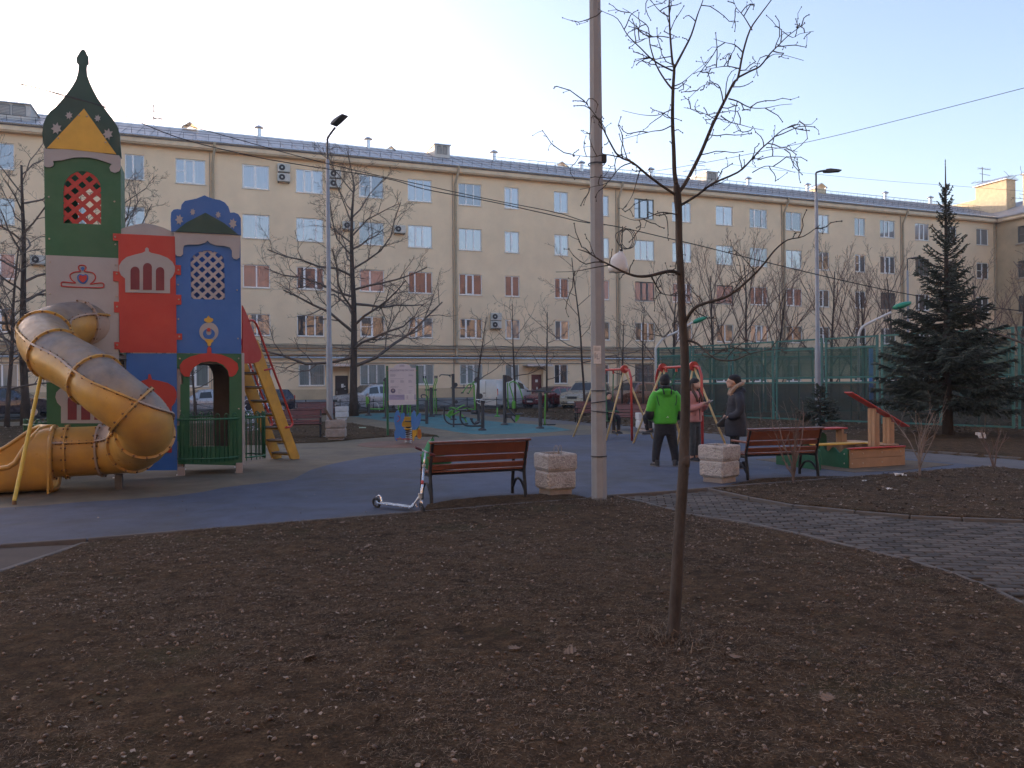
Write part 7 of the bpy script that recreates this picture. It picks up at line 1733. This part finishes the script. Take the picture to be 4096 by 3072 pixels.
# ------------------------------------------------------------------ parked cars
def carpaint(name, c, rough=.3): return M(name, c, rough, .25, var=.04, scale=2, coat=.6, dirt=((.16,.13,.11), .6, .2))
m_cglass = M('car_glass', (.03,.035,.04), .08, var=.2, scale=2); m_lampc = M('headlight_clear', (.55,.56,.58), .15, .4); m_tail = M('tail_light', (.45,.03,.02), .25); m_plate = M('number_plate', (.5,.5,.48), .5); m_rim = M('wheel_rim', (.35,.35,.36), .35, .7)
m_blk = M('black_plastic', (.03,.03,.032), .6)
def car(label, loc, yaw, paint, kind):
    """nose towards local +x"""
    S = dict(hatch=(3.9,1.68,1.44), suv=(4.3,1.8,1.70), bigsuv=(4.6,1.85,1.68), van=(4.7,1.85,1.93), sedan=(4.4,1.75,1.46))[kind]; L, W, Hh = S
    c = thing('parked_car', label, 'van' if kind == 'van' else 'car', loc, yaw, 'cars parked along the apartment block')
    top = dict(hatch=[(-.50,.55),(-.48,.70),(-.40,.97),(-.05,1.0),(.08,.95),(.24,.66),(.42,.60),(.49,.45),(.50,.30)],
               suv=[(-.50,.5),(-.49,.66),(-.46,.97),(-.05,1.0),(.07,.97),(.20,.66),(.42,.62),(.485,.5),(.50,.30)],
               bigsuv=[(-.50,.5),(-.49,.64),(-.42,.97),(-.05,1.0),(.07,.96),(.22,.66),(.42,.60),(.485,.48),(.50,.30)],
               van=[(-.50,.5),(-.50,.70),(-.49,.98),(-.1,1.0),(.20,.97),(.36,.66),(.46,.55),(.49,.42),(.50,.28)],
               sedan=[(-.50,.5),(-.48,.66),(-.36,.70),(-.22,.97),(-.03,1.0),(.08,.96),(.24,.67),(.42,.62),(.50,.35)])[kind]
    xs = [-.5,-.495,-.48,-.44,-.40,-.34,-.28,-.22,-.15,-.05,.05,.10,.15,.20,.26,.32,.38,.43,.465,.485,.5]
    zt = lambda x: float(np.interp(x, [p[0] for p in top], [p[1] for p in top]))*Hh
    belt = .60*Hh if kind != 'van' else .62*Hh
    rings = []
    for x in xs:
        e = 1-.10*max(0, (abs(x)-.38)/.12)**2; z = zt(x); hw = W/2*e; zb = .24 if abs(x) < .46 else .30
        up = max(0, (z-belt)/(Hh-belt)); rw_ = hw*(1-.20*up); z1_ = min(z, belt)
        half = [(hw*.86, zb), (hw*.97, zb+.08), (hw, .5*(zb+z1_)), (hw*.985, z1_*.97), (hw*(1-.03*up)-.01, z1_+ (z-z1_)*.05), (rw_*1.0, z-.07*up-(.02)), (rw_*.85, z-.008), (rw_*.4, z)]
        rings.append([(x*L, -a, b_) for a, b_ in half]+[(x*L, a, b_) for a, b_ in reversed(half)])
    mb = MB(); mb.loft(rings); body = mb.build('body', paint, c, smooth=35)
    # glass: quads a few mm outside the body
    def P(x, f, side=1, out=.006):         # f 0..1 from belt to roof edge
        e = 1-.10*max(0, (abs(x)-.38)/.12)**2; z = zt(x); hw = W/2*e; up = max(0, (z-belt)/(Hh-belt)); a0_ = hw*(1-.03*up)-.01; a1 = hw*(1-.20*up); z0 = belt+(z-belt)*.05; z1_ = z-.07*up-.02
        return (x*L, side*(a0_+(a1-a0_)*f+out), z0+(z1_-z0)*f)
    wins = dict(hatch=[(-.37,-.17),(-.15,.03),], suv=[(-.40,-.25),(-.23,-.07),(-.05,.09)], bigsuv=[(-.36,-.24),(-.22,-.06),(-.04,.10)], van=[(.10,.26)], sedan=[(-.22,-.08),(-.06,.10)])[kind]
    if kind == 'hatch': wins = [(-.37,-.20),(-.18,-.03),(-.01,.12)][1:] + [(-.36,-.22)]
    for s in (-1, 1):
        for a, b_ in wins:
            g = MB(); pts = [P(a+.0, .12, s), P(b_, .12, s), P(b_-(.0 if b_ < .05 else .02), .88, s), P(a+(.01), .88, s)]
            g.add(pts+[(x, y-s*.01, z) for x, y, z in pts], [(0,1,2,3),(4,7,6,5),(0,4,5,1),(1,5,6,2),(2,6,7,3),(3,7,4,0)]); g.build('side_window', m_cglass, c)
        MB().cbox((.13*L if kind != 'van' else .27*L, s*(W/2+.09), belt+.06), .12, .2, .14, b=.04).build('wing_mirror', paint, c)
        for x in (-.30*L, .31*L):
            r = .32 if 'suv' in kind or kind == 'van' else .29
            w_ = MB().tube([(x, s*(W/2-.12), r), (x, s*(W/2+.005), r)], [r, r], 22).build('wheel', m_tyre, c); MB().cyl((x, s*(W/2+.004), r), (x, s*(W/2+.012), r), r*.62, 16).build('rim', m_rim, w_)
            MB().tube([(x+(r+.05)*math.cos(a*math.pi/10), s*(W/2-.002), r+(r+.05)*math.sin(a*math.pi/10)) for a in range(11)], .02, 6).build('wheel_arch', m_blk, c)
    def cross(x0, x1, name, mat, wf=.86, lo=.1, hi=.95):
        z0, z1_ = zt(x0), zt(x1); y0 = W/2*.93*wf; y1 = W/2*.80*wf; n = Vector((z1_-z0, 0, -(x1-x0)*L)).normalized()*(-1 if x1 < x0 else 1)
        nrm = V((abs(n.x)*(1 if x0 > 0 else -1), 0, abs(n.z)))*.012
        A = V((x0*L, 0, z0)); B = V((x1*L, 0, z1_)); a = A.lerp(B, lo)+nrm; b_ = A.lerp(B, hi)+nrm
        q = [(a.x, -y0, a.z), (a.x, y0, a.z), (b_.x, y1, b_.z), (b_.x, -y1, b_.z)]; g = MB(); g.add(q+[(x-nrm.x*.8, y, z-nrm.z*.8) for x, y, z in q], [(0,1,2,3),(4,7,6,5),(0,4,5,1),(1,5,6,2),(2,6,7,3),(3,7,4,0)]); g.build(name, mat, c)
    fw = dict(hatch=(.24,.08), suv=(.20,.07), bigsuv=(.22,.07), van=(.36,.20), sedan=(.24,.08))[kind]; cross(fw[0], fw[1], 'windscreen', m_cglass)
    rw2 = dict(hatch=(-.48,-.40), suv=(-.49,-.46), bigsuv=(-.49,-.42), sedan=(-.36,-.22), van=None)[kind]
    if rw2: cross(rw2[0], rw2[1], 'rear_window', m_cglass)
    for s in (-1, 1):
        MB().cbox((.478*L, s*W*.34, zt(.47)-.14), .10, .34, .15, b=.05).build('headlight', m_lampc, c)
        MB().cbox((-.492*L, s*W*.42, (.95 if kind != 'van' else 1.1)), .06, .16, .22 if kind != 'van' else .42, b=.02).build('tail_light', m_tail, c)
    MB().cbox((.493*L, 0, zt(.47)-.16), .05, W*.36, .14, b=.02).build('grille', m_blk, c)
    MB().cbox((.487*L, 0, .40), .12, W*.86, .18, b=.05).build('front_bumper', m_blk if 'suv' in kind else paint, c); MB().cbox((-.487*L, 0, .42), .12, W*.86, .2, b=.05).build('rear_bumper', m_blk, c)
    MB().cbox((.503*L+.02, 0, .46), .015, .52, .11).build('number_plate', m_plate, c); MB().cbox((-.503*L-.02, 0, .62 if kind != 'van' else .75), .015, .52, .11).build('number_plate', m_plate, c)
    if kind == 'van':
        MB().box(-.5*L-.006, -.5*L-.001, -.008, .008, .5, 1.8).build('door_seam', m_blk, c); MB().cbox((-.5*L-.02, .1, 1.05), .04, .16, .05, b=.01).build('door_handle', m_blk, c)
    if 'suv' in kind:
        for s in (-1, 1): MB().tube([(-.38*L, s*W*.38, Hh+.02), (-.1*L, s*W*.38, Hh+.05), (.05*L, s*W*.38, Hh)], .015, 6).build('roof_rail', m_blk, c)
    return c
def at(px, d): p = P3(px, 1536, d); return (p.x, d, 0)
m_navy = carpaint('paint_navy', (.018,.022,.045)); m_silver = carpaint('paint_silver', (.36,.38,.42)); m_whitep = carpaint('paint_white', (.55,.55,.55), .4); m_redc = carpaint('paint_dark_red', (.16,.018,.022)); m_beigec = carpaint('paint_beige', (.27,.24,.19)); m_orange = carpaint('paint_rust_brown', (.14,.045,.028)); 
car('dark navy car at the left edge behind the bare tree', at(40, 42), R(15), m_navy, 'bigsuv')
car('silver car seen through the arched doorway of the castle', at(815, 44.5), R(215), m_silver, 'sedan')
car('dark blue car behind the yellow ladder', at(1040, 45.5), R(200), m_navy, 'hatch')
car('silver off-roader behind the big bare tree beside the brown door', at(1480, 47), R(215), m_silver, 'bigsuv')
car('white delivery van seen from its rear right corner behind the fitness machines', at(2015, 50), R(62), m_whitep, 'van')
car('dark red hatchback facing left in front of the oxblood door', at(2205, 51), R(222), m_redc, 'hatch')
car('beige off-roader facing the camera, half hidden by the concrete pole', at(2345, 48.5), R(240), m_beigec, 'suv')
car('rust brown off-roader behind the left swing', at(2530, 47), R(225), m_orange, 'bigsuv')
# decorative wire figure seen through the ladder
wf = P3(1035,1536,27); o = thing('wire_sculpture', 'silvery tangle of bent wire glimpsed between the castle rail and the ladder', 'wire sculpture', (wf.x, 27, 0)); r = random.Random(31); m = MB()
for k in range(26):
    a = V((r.uniform(-.55,.55), r.uniform(-.2,.2), r.uniform(.15,1.1))); pts = [a]
    for j_ in range(4): a = a+V((r.uniform(-.35,.35), r.uniform(-.1,.1), r.uniform(-.28,.30))); a.z = min(max(a.z, .05), 1.55-abs(a.x)*.9); pts.append(a)
    m.tube(smoothpath(pts, 3), .009, 4)
m.tube([(0,0,0),(0,0,1.9)], .015, 6); m.build('wire_tangle', m_alu, o)
# ------------------------------------------------------------------ air between the viewer and the far side of the courtyard
hm = bpy.data.materials.new('haze_air'); hm.use_nodes = True; hn = hm.node_tree; hn.nodes.clear()
ho = hn.nodes.new('ShaderNodeOutputMaterial'); hv = hn.nodes.new('ShaderNodeVolumePrincipled'); hv.inputs['Density'].default_value = .00055; hv.inputs['Color'].default_value = (.92,.93,.96,1); hv.inputs['Anisotropy'].default_value = .35
hn.links.new(hv.outputs[0], ho.inputs['Volume'])
MB().box(-95, 175, -75, 165, -1.2, 26.5).build('haze', hm)['kind'] = 'stuff'
